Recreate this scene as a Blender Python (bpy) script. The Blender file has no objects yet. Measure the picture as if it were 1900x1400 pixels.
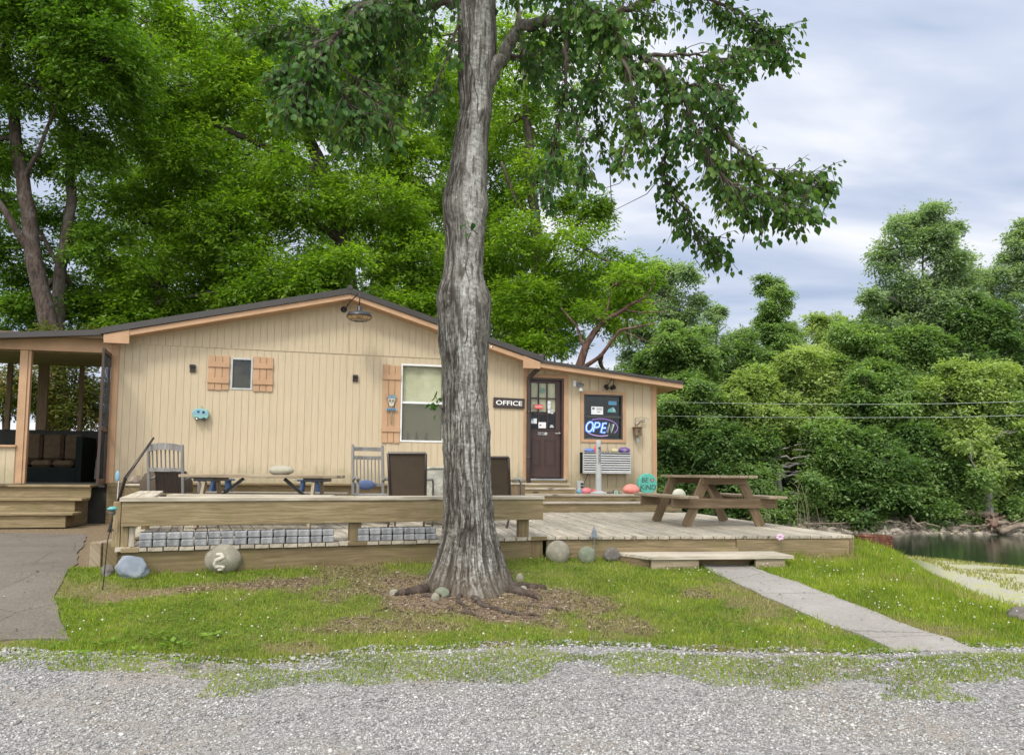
import bpy, math, random
import numpy as np
from mathutils import Matrix, Vector
random.seed(7)
R = math.radians
SC = bpy.context.scene
COL = SC.collection

# ---------------------------------------------------------------- camera
EYE = 1.45
F = 1400.0                      # focal length in photo pixels (1900 wide)
PITCH, ROLL = 4.2, -0.5
SHIFT_PX = 74.5
cam_d = bpy.data.cameras.new("camera")
cam = bpy.data.objects.new("camera", cam_d)
COL.objects.link(cam)
cam_d.sensor_fit = 'HORIZONTAL'
cam_d.sensor_width = 36.0
cam_d.lens = F / 1900 * 36
cam_d.shift_y = SHIFT_PX / 1900
cam_d.clip_start = 0.1
cam_d.clip_end = 4000
cam.location = (0, 0, EYE)
cam.rotation_euler = (R(90 + PITCH), R(ROLL), 0)
SC.camera = cam
CM = cam.rotation_euler.to_matrix()

# ---------------------------------------------------------------- world: overcast daylight sky
SUN_EL, SUN_AZ = 52.0, 200.0    # sun behind the camera, slightly to the left; azimuth clockwise from +Y
w = bpy.data.worlds.new("World")
SC.world = w
w.use_nodes = True
nt = w.node_tree
nt.nodes.clear()
def wn(t, **k):
    n = nt.nodes.new(t)
    for a, b in k.items(): setattr(n, a, b)
    return n
wout = wn('ShaderNodeOutputWorld')
wbg = wn('ShaderNodeBackground'); wbg.inputs['Strength'].default_value = 0.1
sky = wn('ShaderNodeTexSky', sky_type='NISHITA', sun_disc=False)
sky.sun_elevation = R(SUN_EL); sky.sun_rotation = R(SUN_AZ)
tc = wn('ShaderNodeTexCoord')
sep = wn('ShaderNodeSeparateXYZ')
nt.links.new(tc.outputs['Generated'], sep.inputs[0])
def wm(op, a, b=None, clamp=False):
    n = wn('ShaderNodeMath', operation=op); n.use_clamp = clamp
    for i, v in enumerate((a, b)):
        if v is None: continue
        if hasattr(v, 'links') or hasattr(v, 'is_linked'): nt.links.new(v, n.inputs[i])
        else: n.inputs[i].default_value = v
    return n.outputs[0]
zc = wm('MAXIMUM', sep.outputs['Z'], 0.0)
den = wm('ADD', zc, 0.16)
cx = wm('DIVIDE', sep.outputs['X'], den)
cy = wm('DIVIDE', sep.outputs['Y'], den)
comb = wn('ShaderNodeCombineXYZ')
nt.links.new(cx, comb.inputs[0]); nt.links.new(cy, comb.inputs[1])
mp = wn('ShaderNodeMapping'); mp.inputs['Rotation'].default_value = (0, 0, R(24))
mp.inputs['Scale'].default_value = (0.62, 1.35, 1)
nt.links.new(comb.outputs[0], mp.inputs[0])
n1 = wn('ShaderNodeTexNoise'); n1.inputs['Scale'].default_value = 1.45; n1.inputs['Detail'].default_value = 5
n1.inputs['Roughness'].default_value = 0.5; n1.inputs['Distortion'].default_value = 0.35
nt.links.new(mp.outputs[0], n1.inputs['Vector'])
cr = wn('ShaderNodeValToRGB')
e = cr.color_ramp.elements
e[0].position = 0.36; e[0].color = (0.470, 0.570, 0.760, 1)
e[1].position = 0.66; e[1].color = (1.12, 1.12, 1.13, 1)
m = cr.color_ramp.elements.new(0.5); m.color = (0.700, 0.765, 0.915, 1)
nt.links.new(n1.outputs['Fac'], cr.inputs[0])
# thin overcast is brighter overhead and towards the hidden sun
sd = Vector((math.sin(R(SUN_AZ)) * math.cos(R(SUN_EL)), math.cos(R(SUN_AZ)) * math.cos(R(SUN_EL)), math.sin(R(SUN_EL))))
dot = wn('ShaderNodeVectorMath', operation='DOT_PRODUCT'); dot.inputs[1].default_value = sd
nt.links.new(tc.outputs['Generated'], dot.inputs[0])
dsun = wm('MAXIMUM', dot.outputs['Value'], 0.0)
glow = wm('MULTIPLY', wm('POWER', dsun, 1.6), 2.1)
gain = wm('MULTIPLY', wm('ADD', wm('ADD', glow, 0.82), wm('MULTIPLY', zc, 0.15)), 10.0)
vm = wn('ShaderNodeVectorMath', operation='SCALE')
nt.links.new(cr.outputs[0], vm.inputs[0]); nt.links.new(gain, vm.inputs['Scale'])
mix = wn('ShaderNodeMix', data_type='RGBA'); mix.inputs['Factor'].default_value = 0.93
wmx = wn('ShaderNodeMix', data_type='RGBA', blend_type='MULTIPLY'); wmx.inputs[7].default_value = (1.10, 1.0, 0.84, 1)
nt.links.new(dsun, wmx.inputs[0]); nt.links.new(vm.outputs[0], wmx.inputs[6])
nt.links.new(sky.outputs[0], mix.inputs[6]); nt.links.new(wmx.outputs[2], mix.inputs[7])
nt.links.new(mix.outputs[2], wbg.inputs[0]); nt.links.new(wbg.outputs[0], wout.inputs[0])

sun_d = bpy.data.lights.new("sun", 'SUN'); sun = bpy.data.objects.new("sun", sun_d); COL.objects.link(sun)
sun_d.energy = 2.0; sun_d.angle = R(12); sun_d.color = (1.0, 0.955, 0.88)
sun.rotation_euler = (-sd).to_track_quat('-Z', 'Y').to_euler()
SC.view_settings.view_transform = 'Standard'
SC.view_settings.look = 'None'
SC.view_settings.exposure = 0.25
SC.view_settings.gamma = 1.0
SC.cycles.max_bounces = 8
SC.cycles.diffuse_bounces = 5
SC.cycles.glossy_bounces = 2
SC.cycles.transparent_max_bounces = 12
SC.cycles.transmission_bounces = 5

# ---------------------------------------------------------------- photo geometry helpers
def ray(px, py):
    d = CM @ Vector(((px - 950) / F, (700 - py + SHIFT_PX) / F, -1.0))
    return d
def atY(px, py, Y):
    d = ray(px, py); t = Y / d.y
    return Vector((0, 0, EYE)) + d * t
def atz(px, py, z):
    d = ray(px, py); t = (z - EYE) / d.z
    return Vector((0, 0, EYE)) + d * t
# the cabin's front wall: u runs along it, off = metres in front of it
WANG = R(13)
WU = Vector((math.cos(WANG), math.sin(WANG), 0)); WN = Vector((math.sin(WANG), -math.cos(WANG), 0))
W0 = Vector((0.73, 15.85, 0))
def wp(u, z, off=0.0):
    return W0 + WU * u + WN * off + Vector((0, 0, z))
def W(px, py, off=0.0):
    d = ray(px, py); o = Vector((0, 0, EYE)); p0 = W0 + WN * off
    t = (p0 - o).dot(WN) / d.dot(WN)
    p = o + d * t
    return (p - W0).dot(WU), p.z

# ---------------------------------------------------------------- numpy noise
_rs = np.random.RandomState(11)
_P = _rs.permutation(256); _P = np.concatenate([_P, _P, _P])
_V = _rs.rand(256)
def vnoise(x, y, z=0.0):
    x = np.asarray(x, float); y = np.asarray(y, float); z = np.asarray(z, float) + np.zeros_like(x)
    xi = np.floor(x).astype(int); yi = np.floor(y).astype(int); zi = np.floor(z).astype(int)
    xf = x - xi; yf = y - yi; zf = z - zi
    xf = xf * xf * (3 - 2 * xf); yf = yf * yf * (3 - 2 * yf); zf = zf * zf * (3 - 2 * zf)
    xi &= 255; yi &= 255; zi &= 255
    def h(a, b, c): return _V[_P[(_P[(_P[a & 255] + b) & 255] + c) & 255]]
    def L(a, b, t): return a + (b - a) * t
    return L(L(L(h(xi, yi, zi), h(xi + 1, yi, zi), xf), L(h(xi, yi + 1, zi), h(xi + 1, yi + 1, zi), xf), yf),
             L(L(h(xi, yi, zi + 1), h(xi + 1, yi, zi + 1), xf), L(h(xi, yi + 1, zi + 1), h(xi + 1, yi + 1, zi + 1), xf), yf), zf)
def fbm(x, y, z=0.0, o=4):
    s = 0; a = 1; t = 0
    for i in range(o):
        s = s + a * vnoise(np.asarray(x) * 2 ** i + 17.3 * i, np.asarray(y) * 2 ** i + 5.1 * i, np.asarray(z) * 2 ** i)
        t += a; a *= 0.5
    return s / t

# ---------------------------------------------------------------- materials
def newmat(name):
    m = bpy.data.materials.new(name); m.use_nodes = True
    t = m.node_tree; t.nodes.clear()
    return m, t
class NT:
    def __init__(s, t): s.t = t
    def n(s, typ, **k):
        nd = s.t.nodes.new(typ)
        for a, b in k.items(): setattr(nd, a, b)
        return nd
    def l(s, a, b): s.t.links.new(a, b)
    def put(s, v, sock):
        if hasattr(v, 'is_linked'): s.l(v, sock)
        else:
            if isinstance(v, tuple) and len(v) == 3 and sock.type == 'RGBA': v = (*v, 1)
            sock.default_value = v
    def coord(s, kind='Object', scale=(1, 1, 1), rot=(0, 0, 0), off=(0, 0, 0)):
        c = s.n('ShaderNodeTexCoord'); mp = s.n('ShaderNodeMapping')
        mp.inputs['Scale'].default_value = scale; mp.inputs['Rotation'].default_value = rot; mp.inputs['Location'].default_value = off
        if kind == 'World':
            g = s.n('ShaderNodeNewGeometry'); s.l(g.outputs['Position'], mp.inputs[0])
        else: s.l(c.outputs[kind], mp.inputs[0])
        return mp.outputs[0]
    def noise(s, vec, scale, detail=3, rough=0.5, dist=0.0):
        nd = s.n('ShaderNodeTexNoise'); s.l(vec, nd.inputs['Vector'])
        nd.inputs['Scale'].default_value = scale; nd.inputs['Detail'].default_value = detail
        nd.inputs['Roughness'].default_value = rough; nd.inputs['Distortion'].default_value = dist
        return nd.outputs['Fac']
    def vor(s, vec, scale, feature='F1', out='Distance', rnd=1.0):
        nd = s.n('ShaderNodeTexVoronoi', feature=feature); s.l(vec, nd.inputs['Vector'])
        nd.inputs['Scale'].default_value = scale; nd.inputs['Randomness'].default_value = rnd
        return nd.outputs[out]
    def ramp(s, fac, stops):
        nd = s.n('ShaderNodeValToRGB'); s.l(fac, nd.inputs[0]); el = nd.color_ramp.elements
        el[0].position = stops[0][0]; el[0].color = (*stops[0][1], 1)
        el[1].position = stops[-1][0]; el[1].color = (*stops[-1][1], 1)
        for p, c in stops[1:-1]:
            q = el.new(p); q.color = (*c, 1)
        return nd.outputs[0]
    def fr(s, fac, a, b, lo=0.0, hi=1.0):
        nd = s.n('ShaderNodeMapRange'); s.l(fac, nd.inputs[0]); nd.clamp = True
        nd.inputs[1].default_value = a; nd.inputs[2].default_value = b
        nd.inputs[3].default_value = lo; nd.inputs[4].default_value = hi
        return nd.outputs[0]
    def m(s, op, a, b=0.0):
        nd = s.n('ShaderNodeMath', operation=op); s.put(a, nd.inputs[0]); s.put(b, nd.inputs[1]); return nd.outputs[0]
    def mix(s, fac, a, b, mode='MIX'):
        nd = s.n('ShaderNodeMix', data_type='RGBA', blend_type=mode)
        s.put(fac, nd.inputs[0]); s.put(a, nd.inputs[6]); s.put(b, nd.inputs[7]); return nd.outputs[2]
    def bump(s, h, strength, dist=0.01):
        nd = s.n('ShaderNodeBump'); s.l(h, nd.inputs['Height']); nd.inputs['Strength'].default_value = strength
        nd.inputs['Distance'].default_value = dist; return nd.outputs[0]
    def bsdf(s, col, rough=0.7, spec=0.3, normal=None, metal=0.0):
        b = s.n('ShaderNodeBsdfPrincipled'); s.put(col, b.inputs['Base Color']); s.put(rough, b.inputs['Roughness'])
        b.inputs['Specular IOR Level'].default_value = spec; s.put(metal, b.inputs['Metallic'])
        if normal: s.l(normal, b.inputs['Normal'])
        return b.outputs[0]
    def out(s, sh):
        o = s.n('ShaderNodeOutputMaterial'); s.l(sh, o.inputs[0])
    def island(s):
        g = s.n('ShaderNodeNewGeometry'); return g.outputs['Random Per Island']
    def attr(s, name):
        a = s.n('ShaderNodeAttribute'); a.attribute_name = name; return a.outputs['Fac']

MAT = {}
def paint(name, c, rough=0.6, spec=0.3, metal=0.0, var=0.12, scale=6.0, bump=0.15, bscale=40, coord='Object', stretch=(1, 1, 1), dirt=None, dirtamt=0.5, splash=None):
    m, t = newmat(name); k = NT(t)
    v = k.coord(coord, stretch)
    n = k.noise(v, scale, 5, 0.6)
    c2 = tuple(x * (1 - var * 2) for x in c); c1 = tuple(min(1, x * (1 + var)) for x in c)
    col = k.mix(k.fr(n, 0.3, 0.7), c2, c1)
    if dirt:
        d = k.noise(v, scale * 2.3, 6, 0.7)
        col = k.mix(k.fr(d, 0.52, 0.72, 0, dirtamt), col, dirt)
    if splash:
        sp = k.n('ShaderNodeSeparateXYZ'); g_ = k.n('ShaderNodeNewGeometry'); k.l(g_.outputs['Position'], sp.inputs[0])
        hh = k.m('SUBTRACT', 1.0, k.fr(sp.outputs[2], 1.22, 1.75)); sn = k.noise(k.coord('World', (1, 1, .5)), 5, 6, .75)
        col = k.mix(k.m('MULTIPLY', k.fr(k.m('ADD', k.m('MULTIPLY', hh, .50), sn), .66, .92), .85), col, splash)
        up_ = k.noise(k.coord('World', (3.2, 3.2, .25)), 2.2, 5, .7); col = k.mix(k.fr(up_, .53, .70, 0, .42), col, splash)
    nb = k.noise(v, bscale, 3, 0.6)
    k.out(k.bsdf(col, rough, spec, k.bump(nb, bump, 0.004), metal))
    MAT[name] = m
    return m
def wood(name, c1, c2, cd, rough=0.75, knots=True, gs=1.0, green=None):
    m, t = newmat(name); k = NT(t)
    uv = k.coord('UV')
    isl = k.island()
    comb = k.n('ShaderNodeCombineXYZ'); sp = k.n('ShaderNodeSeparateXYZ'); k.l(uv, sp.inputs[0])
    off = k.m('MULTIPLY', isl, 37.0)
    k.l(k.m('ADD', sp.outputs[0], off), comb.inputs[0]); k.l(k.m('ADD', sp.outputs[1], k.m('MULTIPLY', isl, 11.0)), comb.inputs[1])
    mp = k.n('ShaderNodeMapping'); mp.inputs['Scale'].default_value = (1.6 * gs, 26 * gs, 1); k.l(comb.outputs[0], mp.inputs[0])
    g = k.noise(mp.outputs[0], 1.6, 5, 0.62, 0.9)
    mp2 = k.n('ShaderNodeMapping'); mp2.inputs['Scale'].default_value = (0.9, 4, 1); k.l(comb.outputs[0], mp2.inputs[0])
    big = k.noise(mp2.outputs[0], 1.3, 4, 0.6)
    col = k.mix(k.fr(g, 0.36, 0.62), c2, c1)
    col = k.mix(k.fr(big, 0.42, 0.75, 0, 0.6), col, cd)
    # each board has its own tone
    tone = k.fr(isl, 0, 1, 0.80, 1.12)
    sc = k.n('ShaderNodeVectorMath', operation='SCALE'); k.l(col, sc.inputs[0]); k.l(tone, sc.inputs['Scale']); col = sc.outputs[0]
    if green:
        gn = k.noise(comb.outputs[0], 3.1, 4, 0.65)
        col = k.mix(k.fr(gn, 0.5, 0.72, 0, 0.7), col, green)
    if knots:
        mp3 = k.n('ShaderNodeMapping'); mp3.inputs['Scale'].default_value = (1.5, 5.0, 1); k.l(comb.outputs[0], mp3.inputs[0])
        d = k.vor(mp3.outputs[0], 1.0)
        col = k.mix(k.fr(d, 0.055, 0.15, 0.85, 0.0), col, tuple(x * 0.28 for x in c2))
    fine = k.noise(mp.outputs[0], 5.0, 4, 0.7)
    hgt = k.m('ADD', g, k.m('MULTIPLY', fine, 0.6))
    k.out(k.bsdf(col, rough, 0.2, k.bump(hgt, 0.35, 0.004)))
    MAT[name] = m
    return m
def plain(name, c, rough=0.5, spec=0.5, metal=0.0, emit=None, es=1.0):
    m, t = newmat(name); k = NT(t)
    v = k.coord('Object'); n = k.noise(v, 9.0, 3)
    col = k.mix(k.fr(n, 0.3, 0.7), tuple(x * 0.86 for x in c), c)
    b = k.n('ShaderNodeBsdfPrincipled'); k.put(col, b.inputs['Base Color']); b.inputs['Roughness'].default_value = rough
    b.inputs['Specular IOR Level'].default_value = spec; b.inputs['Metallic'].default_value = metal
    if emit:
        b.inputs['Emission Color'].default_value = (*emit, 1); b.inputs['Emission Strength'].default_value = es
    k.out(b.outputs[0]); MAT[name] = m
    return m
def glassmat(name, tint=(0.94, 0.95, 0.93), refl=-0.005):
    m, t = newmat(name); k = NT(t)
    tr = k.n('ShaderNodeBsdfTransparent'); tr.inputs[0].default_value = (*tint, 1)
    gl = k.n('ShaderNodeBsdfGlossy'); gl.inputs['Roughness'].default_value = 0.03
    v = k.coord('Object'); nb = k.noise(v, 1.6, 2); k.l(k.bump(nb, 0.12, 0.05), gl.inputs['Normal'])
    fz = k.n('ShaderNodeLayerWeight'); fz.inputs[0].default_value = 0.5
    mx = k.n('ShaderNodeMixShader'); k.l(k.m('ADD', k.m('MULTIPLY', k.m('POWER', fz.outputs['Facing'], 4.0), .6), .03 + refl), mx.inputs[0])
    k.l(tr.outputs[0], mx.inputs[1]); k.l(gl.outputs[0], mx.inputs[2]); k.out(mx.outputs[0]); MAT[name] = m
    return m
def leafmat(name, cols, trans=0.45, rough=0.45, spec=0.35, nscale=0.5):
    """cols: three greens dark->light, chosen per leaf and per bough"""
    m, t = newmat(name); k = NT(t)
    isl = k.island(); v = k.coord('World'); n = k.noise(v, nscale, 3, 0.6)
    f = k.m('ADD', k.m('MULTIPLY', isl, 0.5), k.m('MULTIPLY', k.fr(n, 0.3, 0.7), 0.5))
    col = k.ramp(f, [(0.1, cols[0]), (0.5, cols[1]), (0.9, cols[2])])
    b = k.n('ShaderNodeBsdfPrincipled'); k.l(col, b.inputs['Base Color']); b.inputs['Roughness'].default_value = rough
    b.inputs['Specular IOR Level'].default_value = spec
    tl = k.n('ShaderNodeBsdfTranslucent')
    tcol = k.mix(1.0, col, (1.25, 1.35, 0.55), 'MULTIPLY'); k.l(tcol, tl.inputs[0])
    mx = k.n('ShaderNodeMixShader'); mx.inputs[0].default_value = trans
    k.l(b.outputs[0], mx.inputs[1]); k.l(tl.outputs[0], mx.inputs[2]); k.out(mx.outputs[0]); MAT[name] = m
    return m
def barkmat(name, c1, c2, cl, scale=6, lichen=0.3, bump=0.8):
    m, t = newmat(name); k = NT(t)
    v = k.coord('World', (1, 1, 0.22)); v2 = k.coord('World')
    n = k.noise(v, scale * 3, 5, 0.65, 0.6)
    l = k.noise(v2, scale * 0.7, 4, 0.7)
    col = k.mix(k.fr(n, 0.36, 0.64), c1, c2)
    col = k.mix(k.fr(l, 0.52, 0.66, 0, lichen), col, cl)
    k.out(k.bsdf(col, 0.85, 0.15, k.bump(n, bump, 0.02))); MAT[name] = m
    return m

# ---------------------------------------------------------------- mesh builder
class MB:
    def __init__(s): s.v = []; s.f = []; s.uv = []; s.mi = []; s.cur = 0
    def face(s, pts, uvs=None):
        i = len(s.v); s.v += [tuple(p) for p in pts]; s.f.append(tuple(range(i, i + len(pts))))
        s.uv.append(uvs or [(0, 0)] * len(pts)); s.mi.append(s.cur)
    def raw(s, vs, fs, uvs=None):
        i = len(s.v); s.v += [tuple(p) for p in vs]
        for q, f in enumerate(fs):
            s.f.append(tuple(i + a for a in f)); s.uv.append(uvs[q] if uvs else [(0, 0)] * len(f)); s.mi.append(s.cur)
    def prism8(s, c):
        """c: 8 corners, bottom 4 ccw then top 4 ccw; uv u along the longest edge direction"""
        c = [Vector(p) for p in c]
        ex = (c[1] - c[0]).length; ey = (c[3] - c[0]).length; ez = (c[4] - c[0]).length
        fs = [(0, 3, 2, 1), (4, 5, 6, 7), (0, 1, 5, 4), (1, 2, 6, 5), (2, 3, 7, 6), (3, 0, 4, 7)]
        ru, rv = random.random() * 5, random.random() * 5
        L = max(ex, ey, ez)
        lc = []
        for k in range(8):
            x = ex if k in (1, 2, 5, 6) else 0; y = ey if k in (2, 3, 6, 7) else 0; z = ez if k >= 4 else 0
            lc.append((x, y, z))
        ax = [ex, ey, ez].index(L)
        oth = [a for a in range(3) if a != ax]
        uvs = [[(lc[i][ax] + ru, lc[i][oth[0]] + lc[i][oth[1]] + rv) for i in f] for f in fs]
        s.raw(c, fs, uvs)
    def box(s, x0, x1, y0, y1, z0, z1, M=None):
        c = [(x0, y0, z0), (x1, y0, z0), (x1, y1, z0), (x0, y1, z0), (x0, y0, z1), (x1, y0, z1), (x1, y1, z1), (x0, y1, z1)]
        if M: c = [M @ Vector(p) for p in c]
        s.prism8(c)
    def wbox(s, u0, u1, z0, z1, o0, o1):
        """box in wall coordinates"""
        c = [wp(u0, z0, o1), wp(u1, z0, o1), wp(u1, z0, o0), wp(u0, z0, o0), wp(u0, z1, o1), wp(u1, z1, o1), wp(u1, z1, o0), wp(u0, z1, o0)]
        s.prism8(c)
    def bar(s, a, b, w, h, up=(0, 0, 1)):
        """board from a to b, w wide (sideways), h thick (along up)"""
        a = Vector(a); b = Vector(b); d = (b - a).normalized(); up = Vector(up)
        sd = d.cross(up)
        if sd.length < 1e-4: sd = d.cross(Vector((0, 1, 0)))
        sd.normalize(); up2 = sd.cross(d).normalized()
        x = sd * (w / 2); y = up2 * (h / 2)
        s.prism8([a - x - y, b - x - y, b + x - y, a + x - y, a - x + y, b - x + y, b + x + y, a + x + y])
    def tube(s, pts, rad, seg=8, caps=True, closed=False):
        pts = [Vector(p) for p in pts]; n = len(pts)
        if not hasattr(rad, '__len__'): rad = [rad] * n
        vs = []; fs = []; uvs = []
        t0 = (pts[1] - pts[0]).normalized(); ref = Vector((0, 0, 1)) if abs(t0.z) < 0.9 else Vector((1, 0, 0))
        nx = t0.cross(ref).normalized(); L = 0; Ls = []
        for i in range(n):
            if closed: t = (pts[(i + 1) % n] - pts[i - 1]).normalized()
            else: t = (pts[min(i + 1, n - 1)] - pts[max(i - 1, 0)]).normalized()
            nx = (nx - t * nx.dot(t)).normalized(); ny = t.cross(nx)
            if i: L += (pts[i] - pts[i - 1]).length
            Ls.append(L)
            for k in range(seg):
                a = 2 * math.pi * k / seg
                vs.append(pts[i] + (nx * math.cos(a) + ny * math.sin(a)) * rad[i])
        rng = n if closed else n - 1
        for i in range(rng):
            j = (i + 1) % n
            for k in range(seg):
                q = (k + 1) % seg
                fs.append((i * seg + k, i * seg + q, j * seg + q, j * seg + k))
                r0 = rad[i]
                uvs.append([(Ls[i], k * r0), (Ls[i], (k + 1) * r0), (Ls[j], (k + 1) * r0), (Ls[j], k * r0)])
        if caps and not closed:
            fs.append(tuple(range(seg))[::-1]); uvs.append([(0, 0)] * seg)
            fs.append(tuple((n - 1) * seg + k for k in range(seg))); uvs.append([(0, 0)] * seg)
        s.raw(vs, fs, uvs)
    def lathe(s, prof, M=None, seg=24, sx=1, sy=1):
        """prof: (r, z) list, around z"""
        M = M or Matrix(); vs = []; fs = []
        for r, z in prof:
            for k in range(seg):
                a = 2 * math.pi * k / seg; vs.append(M @ Vector((r * math.cos(a) * sx, r * math.sin(a) * sy, z)))
        for i in range(len(prof) - 1):
            for k in range(seg):
                q = (k + 1) % seg; fs.append((i * seg + k, i * seg + q, (i + 1) * seg + q, (i + 1) * seg + k))
        fs.append(tuple(range(seg))[::-1]); fs.append(tuple((len(prof) - 1) * seg + k for k in range(seg)))
        s.raw(vs, fs)
    def prism(s, poly, d):
        """extrude a 3-D polygon by vector d"""
        n = len(poly); a = [Vector(p) for p in poly]; d = Vector(d); b = [p + d for p in a]
        i = len(s.v); s.v += [tuple(p) for p in a + b]
        def add(f, uv): s.f.append(tuple(i + q for q in f)); s.uv.append(uv); s.mi.append(s.cur)
        e = (a[1] - a[0]).normalized(); nrm = d.normalized(); g = nrm.cross(e)
        uv = [((p - a[0]).dot(e), (p - a[0]).dot(g)) for p in a]
        add(tuple(range(n)), uv); add(tuple(range(2 * n - 1, n - 1, -1)), uv[::-1])
        for k in range(n):
            q = (k + 1) % n; L = (a[q] - a[k]).length; h = d.length
            add((k, k + n, q + n, q), [(0, 0), (0, h), (L, h), (L, 0)])
    def build(s, name, mat, parent=None, smooth=False, bevel=0.0, flipfix=True):
        me = bpy.data.meshes.new(name)
        vs = [Vector(p) for p in s.v]
        if parent is not None and parent.name in ORG:
            inv = ORG[parent.name].inverted(); vs = [inv @ p for p in vs]
        me.from_pydata([tuple(p) for p in vs], [], s.f)
        uvl = me.uv_layers.new(name='UVMap')
        flat = [c for f in s.uv for p in f for c in p]
        uvl.data.foreach_set('uv', flat)
        mats = mat if isinstance(mat, (list, tuple)) else [mat]
        for q in mats: me.materials.append(MAT[q] if isinstance(q, str) else q)
        if len(mats) > 1: me.polygons.foreach_set('material_index', s.mi)
        if flipfix:
            import bmesh
            bm = bmesh.new(); bm.from_mesh(me); bmesh.ops.recalc_face_normals(bm, faces=bm.faces[:]); bm.to_mesh(me); bm.free()
        if smooth: me.polygons.foreach_set('use_smooth', [True] * len(me.polygons))
        me.update()
        o = bpy.data.objects.new(name, me); COL.objects.link(o)
        if parent is not None:
            o.parent = parent
            ORG[o.name] = ORG.get(parent.name, Matrix())
        if bevel:
            b = o.modifiers.new('bevel', 'BEVEL'); b.width = bevel; b.segments = 1; b.limit_method = 'ANGLE'; b.angle_limit = R(40)
        return o
ORG = {}      # world matrix of the thing a part hangs under
def tag(o, label=None, cat=None, group=None, kind=None):
    if label: o['label'] = label
    if cat: o['category'] = cat
    if group: o['group'] = group
    if kind: o['kind'] = kind
    return o
def thing(name, label, cat, loc=(0, 0, 0), rz=0.0, group=None):
    o = bpy.data.objects.new(name, None); COL.objects.link(o)
    o.location = loc; o.rotation_euler = (0, 0, rz); o.empty_display_size = 0.2
    ORG[o.name] = Matrix.Translation(loc) @ Matrix.Rotation(rz, 4, 'Z')
    return tag(o, label, cat, group)
def solo(mb, name, mat, label, cat, loc, rz=0.0, group=None, **k):
    """a thing that is one mesh, given in world coordinates, with its origin put at loc"""
    M = Matrix.Translation(loc) @ Matrix.Rotation(rz, 4, 'Z'); inv = M.inverted()
    mb.v = [tuple(inv @ Vector(p)) for p in mb.v]
    o = mb.build(name, mat, None, **k)
    o.matrix_world = M; o.location = loc; o.rotation_euler = (0, 0, rz); ORG[o.name] = M
    return tag(o, label, cat, group)
def copy_tree(o, parent=None):
    c = o.copy(); COL.objects.link(c); c.parent = parent
    for ch in list(o.children): copy_tree(ch, c)
    return c
def npmesh(name, verts, faces, mat, parent=None, attrs=None, smooth=False, k=None):
    """fast mesh from numpy: verts (n,3), faces (m,k)"""
    verts = np.asarray(verts, np.float32); faces = np.asarray(faces, np.int32)
    if parent is not None and parent.name in ORG:
        inv = np.array(ORG[parent.name].inverted()); verts = verts @ inv[:3, :3].T + inv[:3, 3]
    me = bpy.data.meshes.new(name); kk = faces.shape[1]
    me.vertices.add(len(verts)); me.vertices.foreach_set('co', verts.astype(np.float32).ravel())
    me.loops.add(faces.size); me.loops.foreach_set('vertex_index', faces.ravel())
    me.polygons.add(len(faces)); me.polygons.foreach_set('loop_start', np.arange(0, faces.size, kk, dtype=np.int32))
    me.polygons.foreach_set('loop_total', np.full(len(faces), kk, np.int32))
    if smooth: me.polygons.foreach_set('use_smooth', np.ones(len(faces), bool))
    if attrs:
        for a, d in attrs.items():
            at = me.attributes.new(a, 'FLOAT', 'POINT'); at.data.foreach_set('value', np.asarray(d, np.float32))
    me.materials.append(MAT[mat] if isinstance(mat, str) else mat)
    me.update(calc_edges=True)
    o = bpy.data.objects.new(name, me); COL.objects.link(o)
    if parent is not None: o.parent = parent; ORG[o.name] = ORG.get(parent.name, Matrix())
    return o
def text_mb(s, size, M, depth=0.002, align='CENTER', shear=0.0, offset=0.0):
    cu = bpy.data.curves.new('lettering', 'FONT'); cu.body = s; cu.size = size; cu.extrude = depth; cu.align_x = align; cu.align_y = 'CENTER'
    cu.shear = shear; cu.offset = offset; cu.resolution_u = 3
    ob = bpy.data.objects.new('lettering', cu)
    me = bpy.data.meshes.new_from_object(ob)
    mb = MB(); mb.raw([M @ v.co for v in me.vertices], [tuple(p.vertices) for p in me.polygons])
    bpy.data.objects.remove(ob); bpy.data.meshes.remove(me)
    return mb
def wmat(u, z, off, roll=0.0):
    """matrix whose local x runs along the wall, y up, z out of it"""
    p = wp(u, z, off); X = WU; Y = Vector((0, 0, 1)); Z = WN
    M = Matrix(((X.x, Y.x, Z.x, p.x), (X.y, Y.y, Z.y, p.y), (X.z, Y.z, Z.z, p.z), (0, 0, 0, 1)))
    return M @ Matrix.Rotation(roll, 4, 'Z')
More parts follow.
